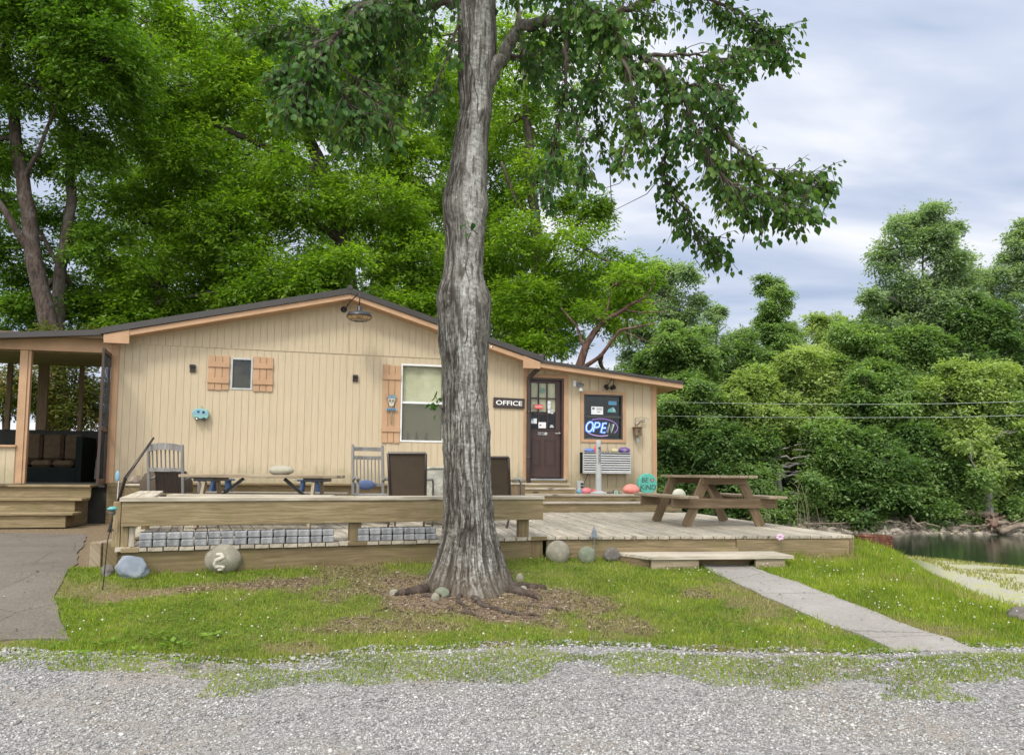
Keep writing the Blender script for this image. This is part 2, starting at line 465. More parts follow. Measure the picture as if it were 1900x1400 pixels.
def rock_mb(c, sx, sy, sz, rz=0.0, seed=0, amp=0.12, sub=3, flat=0.25, freq=1.6):
    import bmesh
    bm = bmesh.new(); bmesh.ops.create_icosphere(bm, subdivisions=sub, radius=1.0)
    P = np.array([v.co for v in bm.verts])
    n = fbm(P[:, 0] * freq + seed * 3.1, P[:, 1] * freq + seed * 1.7, P[:, 2] * freq + seed, 3) - 0.5
    P = P * (1 + amp * 2 * n)[:, None]
    d_ = np.array([(1, .3, .5), (-.6, .8, .4), (-.8, -.7, .5), (.5, -.9, .25), (.1, .2, 1), (-.3, -.9, .7), (.8, -.5, .8)]); d_ = d_ / np.linalg.norm(d_, axis=1, keepdims=True)
    for q_, di in enumerate(d_):      # a few worn facets
        lim = 1.02 - amp * (.55 + .35 * math.sin(seed * 2.3 + q_ * 1.7)); pr = P @ di; P = P - np.maximum(0, pr - lim)[:, None] * di * .85
    fn = fbm(P[:, 0] * 7 + seed, P[:, 1] * 7, P[:, 2] * 7, 2) - .5; P = P * (1 + amp * .22 * fn)[:, None]
    P[:, 2] = np.maximum(P[:, 2], -1 + flat)
    M = Matrix.Translation(Vector(c)) @ Matrix.Rotation(rz, 4, 'Z') @ Matrix.Diagonal((sx, sy, sz, 1))
    mb = MB(); mb.raw([M @ Vector(p) for p in P], [tuple(v.index for v in f.verts) for f in bm.faces]); bm.free()
    return mb
def hit(px, py):
    """where the sight line through a photo pixel meets the terrain"""
    q = atz(px, py, .3)
    for _ in range(30): q = q.lerp(atz(px, py, gzs(q.x, q.y)), .6)
    return q
def clip_poly(poly, a, b, c):
    """keep a*x+b*y<=c"""
    out = []
    for i in range(len(poly)):
        p, q = poly[i], poly[(i + 1) % len(poly)]
        dp = a * p[0] + b * p[1] - c; dq = a * q[0] + b * q[1] - c
        if dp <= 0: out.append(p)
        if dp * dq < 0:
            t = dp / (dp - dq); out.append((p[0] + (q[0] - p[0]) * t, p[1] + (q[1] - p[1]) * t))
    return out

# ---------------------------------------------------------------- the deck's plan (needed by the terrain too)
DZ = EYE - 0.74
A = atz(218, 1016, DZ); B = atz(1010, 995, DZ); C = atz(1585, 993, DZ)
AB = (B - A).normalized(); BC = (C - B).normalized()
ABn = Vector((AB.y, -AB.x, 0)); BCn = Vector((BC.y, -BC.x, 0))      # point towards the camera
# ---------------------------------------------------------------- materials used
paint('siding_paint', (0.515, 0.425, 0.292), 0.62, 0.25, splash=(0.36, 0.31, 0.20), var=0.035, scale=2.2, bump=0.25, bscale=26, coord='UV', stretch=(9, 1.1, 1), dirt=(0.50, 0.41, 0.27), dirtamt=0.3)
paint('trim_paint', (0.465, 0.292, 0.172), 0.6, 0.25, var=0.08, scale=3, bump=0.2, dirt=(0.45, 0.30, 0.2), dirtamt=0.35)
paint('roof_metal', (0.045, 0.04, 0.036), 0.42, 0.5, metal=0.0, var=0.1, scale=2, bump=0.05)
paint('door_paint', (0.050, 0.025, 0.020), 0.38, 0.5, var=0.1, scale=4, bump=0.1)
paint('brown_metal', (0.040, 0.027, 0.023), 0.35, 0.5, var=0.1, scale=4, bump=0.03)
paint('black_metal', (0.015, 0.015, 0.016), 0.35, 0.5, var=0.1, bump=0.05)
paint('white_vinyl', (0.72, 0.73, 0.72), 0.4, 0.5, var=0.05, bump=0.03, dirt=(0.45, 0.43, 0.38), dirtamt=0.4)
paint('dark_vinyl', (0.05, 0.047, 0.043), 0.4, 0.5, var=0.05, bump=0.03)
paint('grey_plastic', (0.46, 0.47, 0.46), 0.45, 0.4, var=0.06, scale=5, bump=0.05, dirt=(0.3, 0.3, 0.28), dirtamt=0.5)
paint('blinds', (0.72, 0.70, 0.50), 0.6, 0.3, var=0.05, bump=0.0)
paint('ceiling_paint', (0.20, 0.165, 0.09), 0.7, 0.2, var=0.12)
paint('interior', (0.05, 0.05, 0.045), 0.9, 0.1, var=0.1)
paint('interior_dark', (0.014, 0.02, 0.019), 0.9, 0.1, var=0.1)
paint('cushion', (0.10, 0.072, 0.046), 0.95, 0.05, var=0.15, scale=10, bump=0.3, bscale=90)
wood('wood_deck', (0.52, 0.470, 0.380), (0.31, 0.27, 0.205), (0.24, 0.205, 0.155), gs=0.8)
wood('wood_riser', (0.225, 0.172, 0.098), (0.125, 0.092, 0.048), (0.11, 0.08, 0.042), green=(0.15, 0.135, 0.05))
wood('wood_beam', (0.305, 0.240, 0.140), (0.175, 0.130, 0.072), (0.16, 0.12, 0.065), green=(0.18, 0.16, 0.065))
wood('wood_brown', (0.225, 0.165, 0.100), (0.125, 0.088, 0.052), (0.10, 0.07, 0.042))
wood('wood_table', (0.34, 0.285, 0.205), (0.21, 0.165, 0.11), (0.18, 0.135, 0.085))
wood('wood_grey', (0.27, 0.262, 0.25), (0.165, 0.158, 0.15), (0.19, 0.17, 0.14), knots=False)
glassmat('glass'); glassmat('glass_dark', (0.65, 0.70, 0.66), 0.015)
plain('white_sticker', (0.78, 0.79, 0.80), 0.5); plain('black_letter', (0.02, 0.02, 0.022), 0.5)
plain('blue_sticker', (0.12, 0.35, 0.55)); plain('red_sticker', (0.75, 0.12, 0.10)); plain('teal_sticker', (0.10, 0.36, 0.36))
plain('white_letter', (0.85, 0.85, 0.83), 0.45)
plain('chrome', (0.7, 0.7, 0.68), 0.2, 0.5, 1.0)
plain('lamp_inside', (0.62, 0.42, 0.22), 0.5)
plain('neon_blue', (0.1, 0.15, 0.8), 0.4, emit=(0.10, 0.19, 1.0), es=2.2)
plain('neon_core', (0.3, 0.4, 0.9), 0.4, emit=(0.32, 0.52, 1.0), es=2.2)
plain('neon_violet', (0.4, 0.2, 0.6), 0.4, emit=(0.36, 0.17, 0.62), es=1.5)
plain('neon_pink', (0.6, 0.4, 0.7), 0.4, emit=(0.75, 0.42, 0.82), es=1.3)
plain('neon_off', (0.75, 0.76, 0.72), 0.4)

# ---------------------------------------------------------------- terrain
def sstep(a, b, x):
    t = np.clip((np.asarray(x, float) - a) / (b - a), 0, 1); return t * t * (3 - 2 * t)
def yedge(x):
    return np.interp(x, [-30, A.x - 0.4, A.x, B.x, C.x, C.x + 2, 60], [7.35, 7.35, A.y, B.y, C.y, C.y + 0.3, C.y + 0.3])
def shore_y(x):
    return np.interp(x, [-5, 12, 13.1, 14.8, 17, 24, 40, 90], [26.3, 25.6, 24.9, 21.9, 19.5, 15, 10, 2])
def crest_x(y):
    return 4.55 + np.maximum(0, np.asarray(y, float) - 10) * 0.42 + 0.12 * np.sin(np.asarray(y, float) * 1.3)
def gz(x, y):
    x = np.asarray(x, float); y = np.asarray(y, float)
    ye = yedge(x)
    t = np.clip((ye - y) / (ye - 5.6), 0, None)
    z = np.where(t <= 1, 0.46 - 0.31 * np.clip(t, 0, 1) ** 0.8, 0.15 - 0.15 * sstep(5.6, 3.9, y))
    z = z + 0.035 * (fbm(x * 0.9, y * 0.9, 0, 3) - 0.5) * sstep(0, 0.2, t)
    # bank down to the beach on the right
    e = x - crest_x(y)
    drop = np.interp(e, [-0.6, 0, 0.5, 1.2, 2.2, 3.5, 9, 60], [0, 0.03, 0.17, 0.6, 0.97, 1.15, 1.35, 1.6])
    drop *= sstep(3.0, 5.8, y)
    z = z - drop
    land = z
    # river
    s = y - shore_y(x)
    beach = np.minimum(z, np.interp(s, [-20, -8, 0, 1.5, 4], [2, -0.80, -1.15, -1.5, -1.9]))
    farb = np.interp(y, [33.0, 35.2, 36.5, 39, 46, 70, 140, 400], [-1.9, -1.15, -0.55, 0.1, 0.9, 3.0, 9, 12]) + 0.3 * (fbm(x * 0.4, y * 0.4, 3, 3) - 0.5)
    riv = np.where(y > 31, np.maximum(farb, -1.9), beach)
    k = sstep(2.2, 5.2, x)
    riv2 = np.where(y < 12, land, riv)
    kk = k * sstep(10, 16, y)
    kk = np.maximum(kk, (e > 1.0) & (y < 16))
    zz = land * (1 - kk) + riv2 * kk
    return np.where((y > 31), np.where(x > 2.2, riv, land * (1 - k) + riv * k) if True else 0, zz)
def gzs(x, y): return float(gz(np.array([x]), np.array([y]))[0])

xs = np.concatenate([np.linspace(-160, -12, 40)[:-1], np.linspace(-12, -6, 30)[:-1], np.linspace(-6, 7.5, 200)[:-1], np.linspace(7.5, 30, 90)[:-1], np.linspace(30, 200, 50)])
ys = np.concatenate([np.linspace(-30, 2.5, 20)[:-1], np.linspace(2.5, 12.5, 160)[:-1], np.linspace(12.5, 46, 110)[:-1], np.linspace(46, 420, 40)])
GX, GY = np.meshgrid(xs, ys)
GZ = gz(GX, GY)
TREE = atz(868, 1092, 0.30)         # foot of the big tree
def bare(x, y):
    """bare soil round the big tree, along the dead strip, and standing in for shade left of the deck"""
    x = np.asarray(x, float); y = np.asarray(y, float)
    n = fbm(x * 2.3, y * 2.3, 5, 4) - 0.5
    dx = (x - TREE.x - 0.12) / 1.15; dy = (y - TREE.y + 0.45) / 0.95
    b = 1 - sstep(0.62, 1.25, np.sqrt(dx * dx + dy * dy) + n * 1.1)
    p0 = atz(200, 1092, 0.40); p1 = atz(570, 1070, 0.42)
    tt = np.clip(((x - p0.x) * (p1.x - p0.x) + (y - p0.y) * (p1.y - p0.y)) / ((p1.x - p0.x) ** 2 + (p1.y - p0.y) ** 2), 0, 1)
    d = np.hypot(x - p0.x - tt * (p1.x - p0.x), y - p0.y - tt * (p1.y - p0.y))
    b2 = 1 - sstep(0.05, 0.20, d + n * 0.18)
    shade_pit = sstep(7.55, 7.9, y) * (x < A.x + .1) * (x > -9); b2 = np.maximum(b2, shade_pit)  # soil patch put in to imitate the dark shade beside the porch steps
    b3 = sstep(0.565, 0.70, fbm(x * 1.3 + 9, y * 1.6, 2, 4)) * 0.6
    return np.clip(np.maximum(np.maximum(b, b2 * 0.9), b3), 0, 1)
def road_edge(x):
    """far edge (Y) of the gravel"""
    x = np.asarray(x, float)
    return 5.62 + 0.16 * (fbm(x * 1.1, 0 * x, 1, 4) - 0.5) * 2 - 0.28 * sstep(-1.0, -1.6, x) * sstep(-4.2, -3.6, x) + 0.1 * sstep(1.2, 3.4, x)

m, t = newmat('soil'); k = NT(t)
v = k.coord('World')
n1_ = k.noise(v, 3.0, 5, 0.65); n2_ = k.noise(v, 26, 5, 0.7)
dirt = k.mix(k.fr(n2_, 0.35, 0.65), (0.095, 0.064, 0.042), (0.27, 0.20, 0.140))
turf = k.mix(k.fr(n2_, 0.3, 0.7), (0.055, 0.085, 0.014), (0.15, 0.19, 0.035))
turf = k.mix(k.fr(n1_, 0.45, 0.7, 0, 0.6), turf, (0.20, 0.17, 0.07))
sand = k.mix(k.fr(n2_, 0.35, 0.65), (0.25, 0.24, 0.19), (0.43, 0.42, 0.35))
sand = k.mix(k.fr(n1_, 0.45, 0.6, 0, 0.75), sand, (0.36, 0.37, 0.14))
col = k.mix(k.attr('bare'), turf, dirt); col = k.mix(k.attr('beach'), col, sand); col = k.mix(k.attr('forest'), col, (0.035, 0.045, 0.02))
k.out(k.bsdf(col, 0.95, 0.1, k.bump(k.m('ADD', n2_, n1_), 0.6, 0.03))); MAT['soil'] = m
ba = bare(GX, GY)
be = np.clip(sstep(0.9, 2.0, GX - crest_x(GY)), 0, 1) * (GY < 31) * (GX > 2)
fo = np.clip(sstep(35.0, 37, GY), 0, 1)
idx = np.arange(GX.size).reshape(GX.shape)
fc = np.stack([idx[:-1, :-1], idx[:-1, 1:], idx[1:, 1:], idx[1:, :-1]], -1).reshape(-1, 4)
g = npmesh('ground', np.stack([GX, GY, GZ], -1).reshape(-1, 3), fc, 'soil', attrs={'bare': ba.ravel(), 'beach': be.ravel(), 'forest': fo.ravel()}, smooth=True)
tag(g, kind='structure')

# water
m, t = newmat('river_water'); k = NT(t)
v = k.coord('World', (0.55, 1.7, 1)); nw = k.noise(v, 2.2, 4, 0.6, 0.4); nf = k.noise(v, 9, 3, 0.6)
b = k.n('ShaderNodeBsdfPrincipled'); b.inputs['Base Color'].default_value = (0.016, 0.030, 0.016, 1); b.inputs['Roughness'].default_value = 0.05
b.inputs['Specular IOR Level'].default_value = 0.5
k.l(k.bump(k.m('ADD', nw, k.m('MULTIPLY', nf, 0.35)), 0.12, 0.04), b.inputs['Normal']); k.out(b.outputs[0]); MAT['river_water'] = m
wa = MB(); wa.face([(1.5, 8, -1.15), (300, 8, -1.15), (300, 60, -1.15), (1.5, 60, -1.15)])
tag(wa.build('water', 'river_water'), kind='structure')

# gravel road sheet
m, t = newmat('road_gravel'); k = NT(t)
v = k.coord('World')
vo = k.vor(v, 75, out='Color'); sepc = k.n('ShaderNodeSeparateColor'); k.l(vo, sepc.inputs[0])
big = k.noise(v, 0.7, 4, 0.6)
col = k.ramp(sepc.outputs[0], [(0.0, (0.14, 0.135, 0.13)), (0.5, (0.25, 0.245, 0.24)), (1.0, (0.37, 0.36, 0.345))])
tan = k.mix(0.6, col, (0.29, 0.245, 0.195)); col = k.mix(k.fr(big, 0.50, 0.62, 0, 0.9), col, tan)
dd = k.vor(v, 75)
k.out(k.bsdf(col, 0.9, 0.15, k.bump(dd, 0.9, 0.012))); MAT['road_gravel'] = m
rx = np.linspace(-14, 16, 420); tt_ = np.linspace(0, 1, 60)
RE = road_edge(rx)
RX = np.repeat(rx[None, :], 60, 0); RY = -14 + (RE[None, :] + 14) * tt_[:, None] ** 0.6
jag = 0.02 * np.sin(rx * 61) + 0.02 * np.sin(rx * 37 + 1)
RY[-1] += jag
RZ = gz(RX, RY) + 0.006
idx = np.arange(RX.size).reshape(RX.shape)
fc = np.stack([idx[:-1, :-1], idx[:-1, 1:], idx[1:, 1:], idx[1:, :-1]], -1).reshape(-1, 4)
tag(npmesh('road', np.stack([RX, RY, RZ], -1).reshape(-1, 3), fc, 'road_gravel', smooth=True), kind='structure')

# two concrete walks
m, t = newmat('old_concrete'); k = NT(t)
v = k.coord('World'); nb_ = k.noise(v, 1.4, 5, 0.7); nc_ = k.noise(v, 45, 4, 0.7); vg = k.vor(v, 90)
col = k.mix(k.fr(nb_, 0.3, 0.7), (0.175, 0.150, 0.125), (0.275, 0.245, 0.210)); col = k.mix(k.fr(nc_, 0.40, 0.65, 0, 0.55), col, (0.37, 0.345, 0.305))
col = k.mix(k.fr(k.vor(k.coord('World', (1, 2.2, 1)), 16), 0.05, 0.14, 0.75, 0), col, (0.11, 0.08, 0.05))
ck = k.n('ShaderNodeTexVoronoi', feature='DISTANCE_TO_EDGE'); k.l(k.coord('World', (1, 1, 1)), ck.inputs['Vector']); ck.inputs['Scale'].default_value = .9
wob = k.m('ADD', ck.outputs['Distance'], k.m('MULTIPLY', k.m('SUBTRACT', nc_, .5), .03)); col = k.mix(k.fr(wob, 0.0, .010, .5, 0), col, (.06, .05, .035))
k.out(k.bsdf(col, 0.9, 0.15, k.bump(k.m('ADD', nc_, vg), 0.5, 0.006))); MAT['old_concrete'] = m
m2 = m.copy(); MAT['shaded_concrete'] = m2; m2.name = 'shaded_concrete'  # concrete copy darkened for the left walk; tree shade put into its colour
for nd in m2.node_tree.nodes:
    if nd.type == 'MIX':
        for s_ in (6, 7):
            c_ = nd.inputs[s_].default_value; nd.inputs[s_].default_value = (c_[0] * .55, c_[1] * .54, c_[2] * .52, 1)
for nd in m.node_tree.nodes:
    if nd.type == 'MIX' and tuple(round(c, 3) for c in nd.inputs[6].default_value[:3]) == (.175, .15, .125):
        nd.inputs[6].default_value = (.215, .20, .185, 1); nd.inputs[7].default_value = (.31, .295, .275, 1)
def walk(name, left, right, z, mat='old_concrete', nseg=60):
    """slab between two pixel polylines lying on the terrain"""
    def samp(pl):
        P = []
        for px, py in pl:
            q = atz(px, py, z)
            for _ in range(25): q = q.lerp(atz(px, py, gzs(q.x, q.y) + .014), .6)
            P.append(q)
        L = [0]
        for a, b in zip(P[:-1], P[1:]): L.append(L[-1] + (b - a).length)
        out = []
        for q in np.linspace(0, L[-1], nseg + 1):
            i = max(0, min(len(P) - 2, int(np.searchsorted(L, q, 'right')) - 1)); tt = (q - L[i]) / max(1e-6, L[i + 1] - L[i])
            out.append(P[i].lerp(P[i + 1], min(1, tt)))
        return out
    l, r = samp(left), samp(right); K = 10
    vs = []; top = []
    for i in range(nseg + 1):
        for j in range(K + 1):
            p = l[i].lerp(r[i], j / K)
            jj = 0.012 * (fbm(p.x * 9, p.y * 9, 3, 2) - 0.5); p = p + Vector(((fbm(p.x * 2 + 5, p.y * 2, 3, 2) - .5) * .12 * (j in (0, K)), (fbm(p.x * 5 + 5, p.y * 2, 3, 3) - .5) * .3 * (i == nseg), 0))
            vs.append((p.x + jj * 2, p.y, gzs(p.x, p.y) + 0.014 + jj))
    fs = [(i * (K + 1) + j, i * (K + 1) + j + 1, (i + 1) * (K + 1) + j + 1, (i + 1) * (K + 1) + j) for i in range(nseg) for j in range(K)]
    n0 = len(vs); vs += [(x, y, zz - 0.12) for x, y, zz in vs]
    rim = [(0, j) for j in range(K + 1)] + [(i, K) for i in range(1, nseg + 1)] + [(nseg, j) for j in range(K - 1, -1, -1)] + [(i, 0) for i in range(nseg - 1, 0, -1)]
    ri = [a * (K + 1) + b for a, b in rim]
    for a, b in zip(ri, ri[1:] + ri[:1]): fs.append((a, a + n0, b + n0, b))
    mb = MB(); mb.raw(vs, fs); o = mb.build(name, mat); tag(o, kind='structure'); return [(p.x, p.y) for p in l], [(p.x, p.y) for p in r]
WALK1 = walk('path', [(-260, 985), (-340, 1060), (-420, 1196)], [(163, 990), (133, 1050), (100, 1105), (112, 1150), (122, 1186)], 0.42, 'shaded_concrete')
WALK2 = walk('path', [(1300, 1046), (1322, 1058), (1450, 1120), (1560, 1165), (1650, 1204)], [(1392, 1046), (1416, 1058), (1560, 1110), (1680, 1158), (1830, 1208)], 0.30)

# ---------------------------------------------------------------- cabin
cab = thing('cabin', 'long single-storey cream cabin with peach trim and dark metal roof', 'cabin', wp(-3.5, EYE - 0.2, 0), WANG)
def part(mb, name, mat, parent=None, **k): return mb.build(name, mat, parent or cab, **k)
def opx(x0, y0, x1, y1, off=0.0):
    """opening in wall coords from a pixel rectangle (left, top, right, bottom)"""
    xm, ym = (x0 + x1) / 2, (y0 + y1) / 2
    return (W(x0, ym, off)[0], W(x1, ym, off)[0], W(xm, y1, off)[1], W(xm, y0, off)[1])
FO = 0.35
rkL = W(187, 608, FO); rkA = W(650, 534, FO); rkR = W(1008, 661, FO)
def rake(u):
    return np.interp(u, [rkL[0], rkA[0], rkR[0]], [rkL[1], rkA[1], rkR[1]])
wgL = W(1002, 667, FO); wgR = W(1268, 707, FO)
def wing(u): return wgL[1] + (u - wgL[0]) * (wgR[1] - wgL[1]) / (wgR[0] - wgL[0])
uL = W(202, 800)[0]; uR = W(982, 800)[0]; uC = W(1217, 800)[0]
ZB = W(600, 897)[1]; ZW = W(1100, 905)[1]
win_small = opx(428, 664, 469, 723); win_main = opx(743, 676, 824, 820); win_wing = opx(1083, 732, 1155, 815)
door_o = opx(974, 701, 1046, 888)
def siding(mb, u0, u1, zb, top, opens, sp, gw=0.008, gd=0.007, seam=None):
    cuts = [u0]; u = u0 + sp * 0.6
    while u < u1 - 0.02: cuts.append(u + random.uniform(-0.004, 0.004)); u += sp
    cuts.append(u1)
    def strip(a, b, o, gseam=True):
        eds = sorted({a, b} | {q for op in opens for q in (op[0], op[1]) if a + 1e-4 < q < b - 1e-4} | ({rkA[0]} if a < rkA[0] < b else set()))
        for p, q in zip(eds[:-1], eds[1:]):
            mid = (p + q) / 2
            ivs = [(zb, None)]
            for op in opens:
                if op[0] < mid < op[1]:
                    ivs = [(zb, op[2]), (op[3], None)]
            for z0, z1 in ivs:
                if z1 is not None and z1 <= z0: continue
                ta = top(p) if z1 is None else z1; tb = top(q) if z1 is None else z1
                mb.face([wp(p, z0, o), wp(q, z0, o), wp(q, tb, o), wp(p, ta, o)], [(p, z0), (q, z0), (q, tb), (p, ta)])
    for a, b in zip(cuts[:-1], cuts[1:]):
        g0 = a + (gw if a > u0 else 0)
        strip(g0, b, 0.0)
        if a > u0:
            strip(a, g0, -gd)
            for q in (a, g0):
                if not any(op[0] < q < op[1] for op in opens):
                    mb.face([wp(q, zb, -gd), wp(q, zb, 0), wp(q, top(q), 0), wp(q, top(q), -gd)], [(q, zb), (q + gd, zb), (q + gd, top(q)), (q, top(q))])
# upper and lower panels meet at a horizontal seam
zs0, zs1 = W(240, 636)[1], W(820, 664)[1]; us0, us1 = W(240, 636)[0], W(820, 664)[0]
seam = lambda u: min(zs0 + (u - us0) * (zs1 - zs0) / (us1 - us0), rake(u) - 0.16)
mb = MB(); siding(mb, uL, uR, ZB, seam, [win_small, win_main, door_o], 0.131)
part(mb, 'wall', 'siding_paint', flipfix=False)
mb = MB()
_o = siding
mb2 = MB()
us = np.arange(uL, uR, 0.131)
for a, b in zip(us, list(us[1:]) + [uR]):
    segs = [a, rkA[0], b] if a < rkA[0] < b else [a, b]
    for p, q in zip(segs[:-1], segs[1:]):
        z0a, z0b = seam(p) - 0.015, seam(q) - 0.015; ta, tb = rake(p) - 0.14, rake(q) - 0.14
        if ta - z0a < 0.02 and tb - z0b < 0.02: continue
        ta = max(ta, z0a); tb = max(tb, z0b)
        mb.face([wp(p, z0a, .012), wp(q - .009, z0b, .012), wp(q - .009, tb, .012), wp(p, ta, .012)], [(p, z0a), (q, z0b), (q, tb), (p, ta)])
        mb.face([wp(q - .009, z0b, .004), wp(q, z0b, .004), wp(q, tb, .004), wp(q - .009, tb, .004)], [(q, z0b), (q + .009, z0b), (q + .009, tb), (q, tb)])
        mb.face([wp(q, z0b, .004), wp(q, z0b, .012), wp(q, tb, .012), wp(q, tb, .004)])
        mb.face([wp(q - .009, z0b, .004), wp(q - .009, z0b, .012), wp(q - .009, tb, .012), wp(q - .009, tb, .004)])
        mb.face([wp(p, z0a, -.002), wp(q, z0b, -.002), wp(q, z0b, .012), wp(p, z0a, .012)])
part(mb, 'gable', 'siding_paint', flipfix=False)
mb = MB(); siding(mb, uR, uC, ZW, lambda u: wing(u) - 0.12, [door_o, win_wing], 0.2, 0.013, 0.01)
part(mb, 'wing_wall', 'siding_paint', flipfix=False)
# other walls (plain board) and foundation boards
mb = MB()
DEP = 7.5
zr = ZB
mb.face([wp(uL, DZ - .5, -0.02), wp(uL, rake(uL) - .14, -0.02), wp(uL, rake(uL) - .14, -DEP), wp(uL, DZ - .5, -DEP)])
mb.face([wp(uC, DZ - .5, 0), wp(uC, wing(uC) - .12, 0), wp(uC, wing(uC) - .12, -DEP), wp(uC, DZ - .5, -DEP)])
mb.face([wp(uL, DZ - .5, -DEP), wp(uR, DZ - .5, -DEP), wp(uR, rake(uR) - .14, -DEP), wp(rkA[0], rkA[1] - .14, -DEP), wp(uL, rake(uL) - .14, -DEP)])
mb.face([wp(uR, DZ - .5, -DEP), wp(uC, DZ - .5, -DEP), wp(uC, wing(uC) - .12, -DEP), wp(uR, wing(uR) - .12, -DEP)])
part(mb, 'side_wall', 'siding_paint', flipfix=False)
mb = MB(); mb.wbox(uL + .02, uR, DZ - .6, ZB + .0, 0.0, 0.04); mb.wbox(W(345, 896)[0], uR, ZB - .03, ZB + .008, 0.042, 0.16)
part(mb, 'base_board', 'wood_riser', bevel=.004)
mb = MB(); mb.wbox(uR + .02, uC, DZ - .6, ZW, -.02, 0.015)
part(mb, 'wing_base_board', 'siding_paint')
# trims
mb = MB()
mb.wbox(uL - .01, uL + .12, ZB - .02, rake(uL + .1) - .17, 0.0, 0.022); part(mb, 'corner_trim', 'trim_paint', bevel=.003)
mb = MB(); mb.wbox(W(975, 800)[0] - .05, W(975, 800)[0] + .05, ZB, rake(uR - .1) - .2, 0.0, 0.022); part(mb, 'corner_trim', 'trim_paint', bevel=.003)
mb = MB(); mb.wbox(uC - .09, uC + .012, ZW - .02, wing(uC) - .14, 0.0, 0.022); part(mb, 'corner_trim', 'trim_paint', bevel=.003)
# main roof: two slopes with ribbed metal, fascia boards, soffit
def slope(name, ua, za, ub, zb_, o1, o0, th, mat):
    mb = MB()
    c = [wp(ua, za - th, o1), wp(ub, zb_ - th, o1), wp(ub, zb_ - th, o0), wp(ua, za - th, o0), wp(ua, za, o1), wp(ub, zb_, o1), wp(ub, zb_, o0), wp(ua, za, o0)]
    mb.prism8(c)
    n = int((o1 - o0) / 0.3)
    for i in range(n):
        o = o1 - 0.25 - i * 0.3
        mb.prism8([wp(ua, za + .002, o), wp(ub, zb_ + .002, o), wp(ub, zb_ + .002, o - .03), wp(ua, za + .002, o - .03), wp(ua, za + .02, o), wp(ub, zb_ + .02, o), wp(ub, zb_ + .02, o - .03), wp(ua, za + .02, o - .03)])
    part(mb, name, mat)
FT = FO + .03
slope('roof', rkL[0], rkL[1], rkA[0], rkA[1], FT, -DEP - .3, .115, 'roof_metal')
slope('roof', rkA[0], rkA[1], rkR[0], rkR[1], FT, -DEP - .3, .115, 'roof_metal')
mb = MB(); mb.tube([wp(rkA[0], rkA[1] + .01, FT + .01), wp(rkA[0], rkA[1] + .01, -DEP)], .05, 8); part(mb, 'ridge_cap', 'roof_metal')
slope('wing_roof', wgL[0], wgL[1], wgR[0], wgR[1], FT - .01, -DEP - .3, .055, 'roof_metal')
def fascia(ua, za, ub, zb_, h, off, th, name='fascia', mat='trim_paint'):
    mb = MB(); mb.prism8([wp(ua, za - h, off), wp(ub, zb_ - h, off), wp(ub, zb_ - h, off - th), wp(ua, za - h, off - th), wp(ua, za, off), wp(ub, zb_, off), wp(ub, zb_, off - th), wp(ua, za, off - th)])
    part(mb, name, mat, bevel=.003)
g1 = .116
fascia(rkL[0] + .05, rkL[1] - g1, rkA[0], rkA[1] - g1, .10, FO, .04); fascia(rkA[0], rkA[1] - g1, rkR[0] - .05, rkR[1] - g1, .10, FO, .04)
mb = MB(); e0 = W(240, 625, FO)[0]; mb.prism8([wp(rkL[0] + .06, rkL[1] - .27, FO + .01), wp(e0, rkL[1] - .27, FO + .01), wp(e0, rkL[1] - .27, FO - .04), wp(rkL[0] + .06, rkL[1] - .27, FO - .04), wp(rkL[0] + .06, rkL[1] - .118, FO + .01), wp(e0, rake(e0) - .118, FO + .01), wp(e0, rake(e0) - .118, FO - .04), wp(rkL[0] + .06, rkL[1] - .118, FO - .04)])
part(mb, 'fascia', 'trim_paint', bevel=.003)
mb = MB(); e0 = W(971, 660, FO)[0]; mb.prism8([wp(e0, rkR[1] - .26, FO + .01), wp(rkR[0] - .06, rkR[1] - .26, FO + .01), wp(rkR[0] - .06, rkR[1] - .26, FO - .04), wp(e0, rkR[1] - .26, FO - .04), wp(e0, rake(e0) - .118, FO + .01), wp(rkR[0] - .06, rkR[1] - .118, FO + .01), wp(rkR[0] - .06, rkR[1] - .118, FO - .04), wp(e0, rake(e0) - .118, FO - .04)])
part(mb, 'fascia', 'trim_paint', bevel=.003)
def soffit(ua, za, ub, zb_, off): 
    mb = MB(); mb.prism8([wp(ua, za - .012, off), wp(ub, zb_ - .012, off), wp(ub, zb_ - .012, 0), wp(ua, za - .012, 0), wp(ua, za, off), wp(ub, zb_, off), wp(ub, zb_, 0), wp(ua, za, 0)])
    part(mb, 'soffit', 'trim_paint')
soffit(uL + .0, rake(uL) - .20, rkA[0], rkA[1] - .20, FO - .045); soffit(rkA[0], rkA[1] - .20, uR, rake(uR) - .20, FO - .045)
g2 = .056
fascia(uR + .05, wing(uR + .05) - g2, wgR[0] - .03, wgR[1] - g2, .10, FO - .01, .035)
mb = MB(); mb.prism8([wp(uR, wing(uR) - .15, FO - .05), wp(wgR[0] - .03, wgR[1] - .15, FO - .05), wp(wgR[0] - .03, wgR[1] - .15, -DEP), wp(uR, wing(uR) - .15, -DEP), wp(uR, wing(uR) - .135, FO - .05), wp(wgR[0] - .03, wgR[1] - .135, FO - .05), wp(wgR[0] - .03, wgR[1] - .135, -DEP), wp(uR, wing(uR) - .135, -DEP)])
part(mb, 'soffit', 'trim_paint')
mb = MB(); mb.prism8([wp(wgR[0] - .03, wgR[1] - .155, FO - .01), wp(wgR[0], wgR[1] - .155, FO - .01), wp(wgR[0], wgR[1] - .155, -DEP), wp(wgR[0] - .03, wgR[1] - .155, -DEP), wp(wgR[0] - .03, wgR[1] - .057, FO - .01), wp(wgR[0], wgR[1] - .057, FO - .01), wp(wgR[0], wgR[1] - .057, -DEP), wp(wgR[0] - .03, wgR[1] - .057, -DEP)])
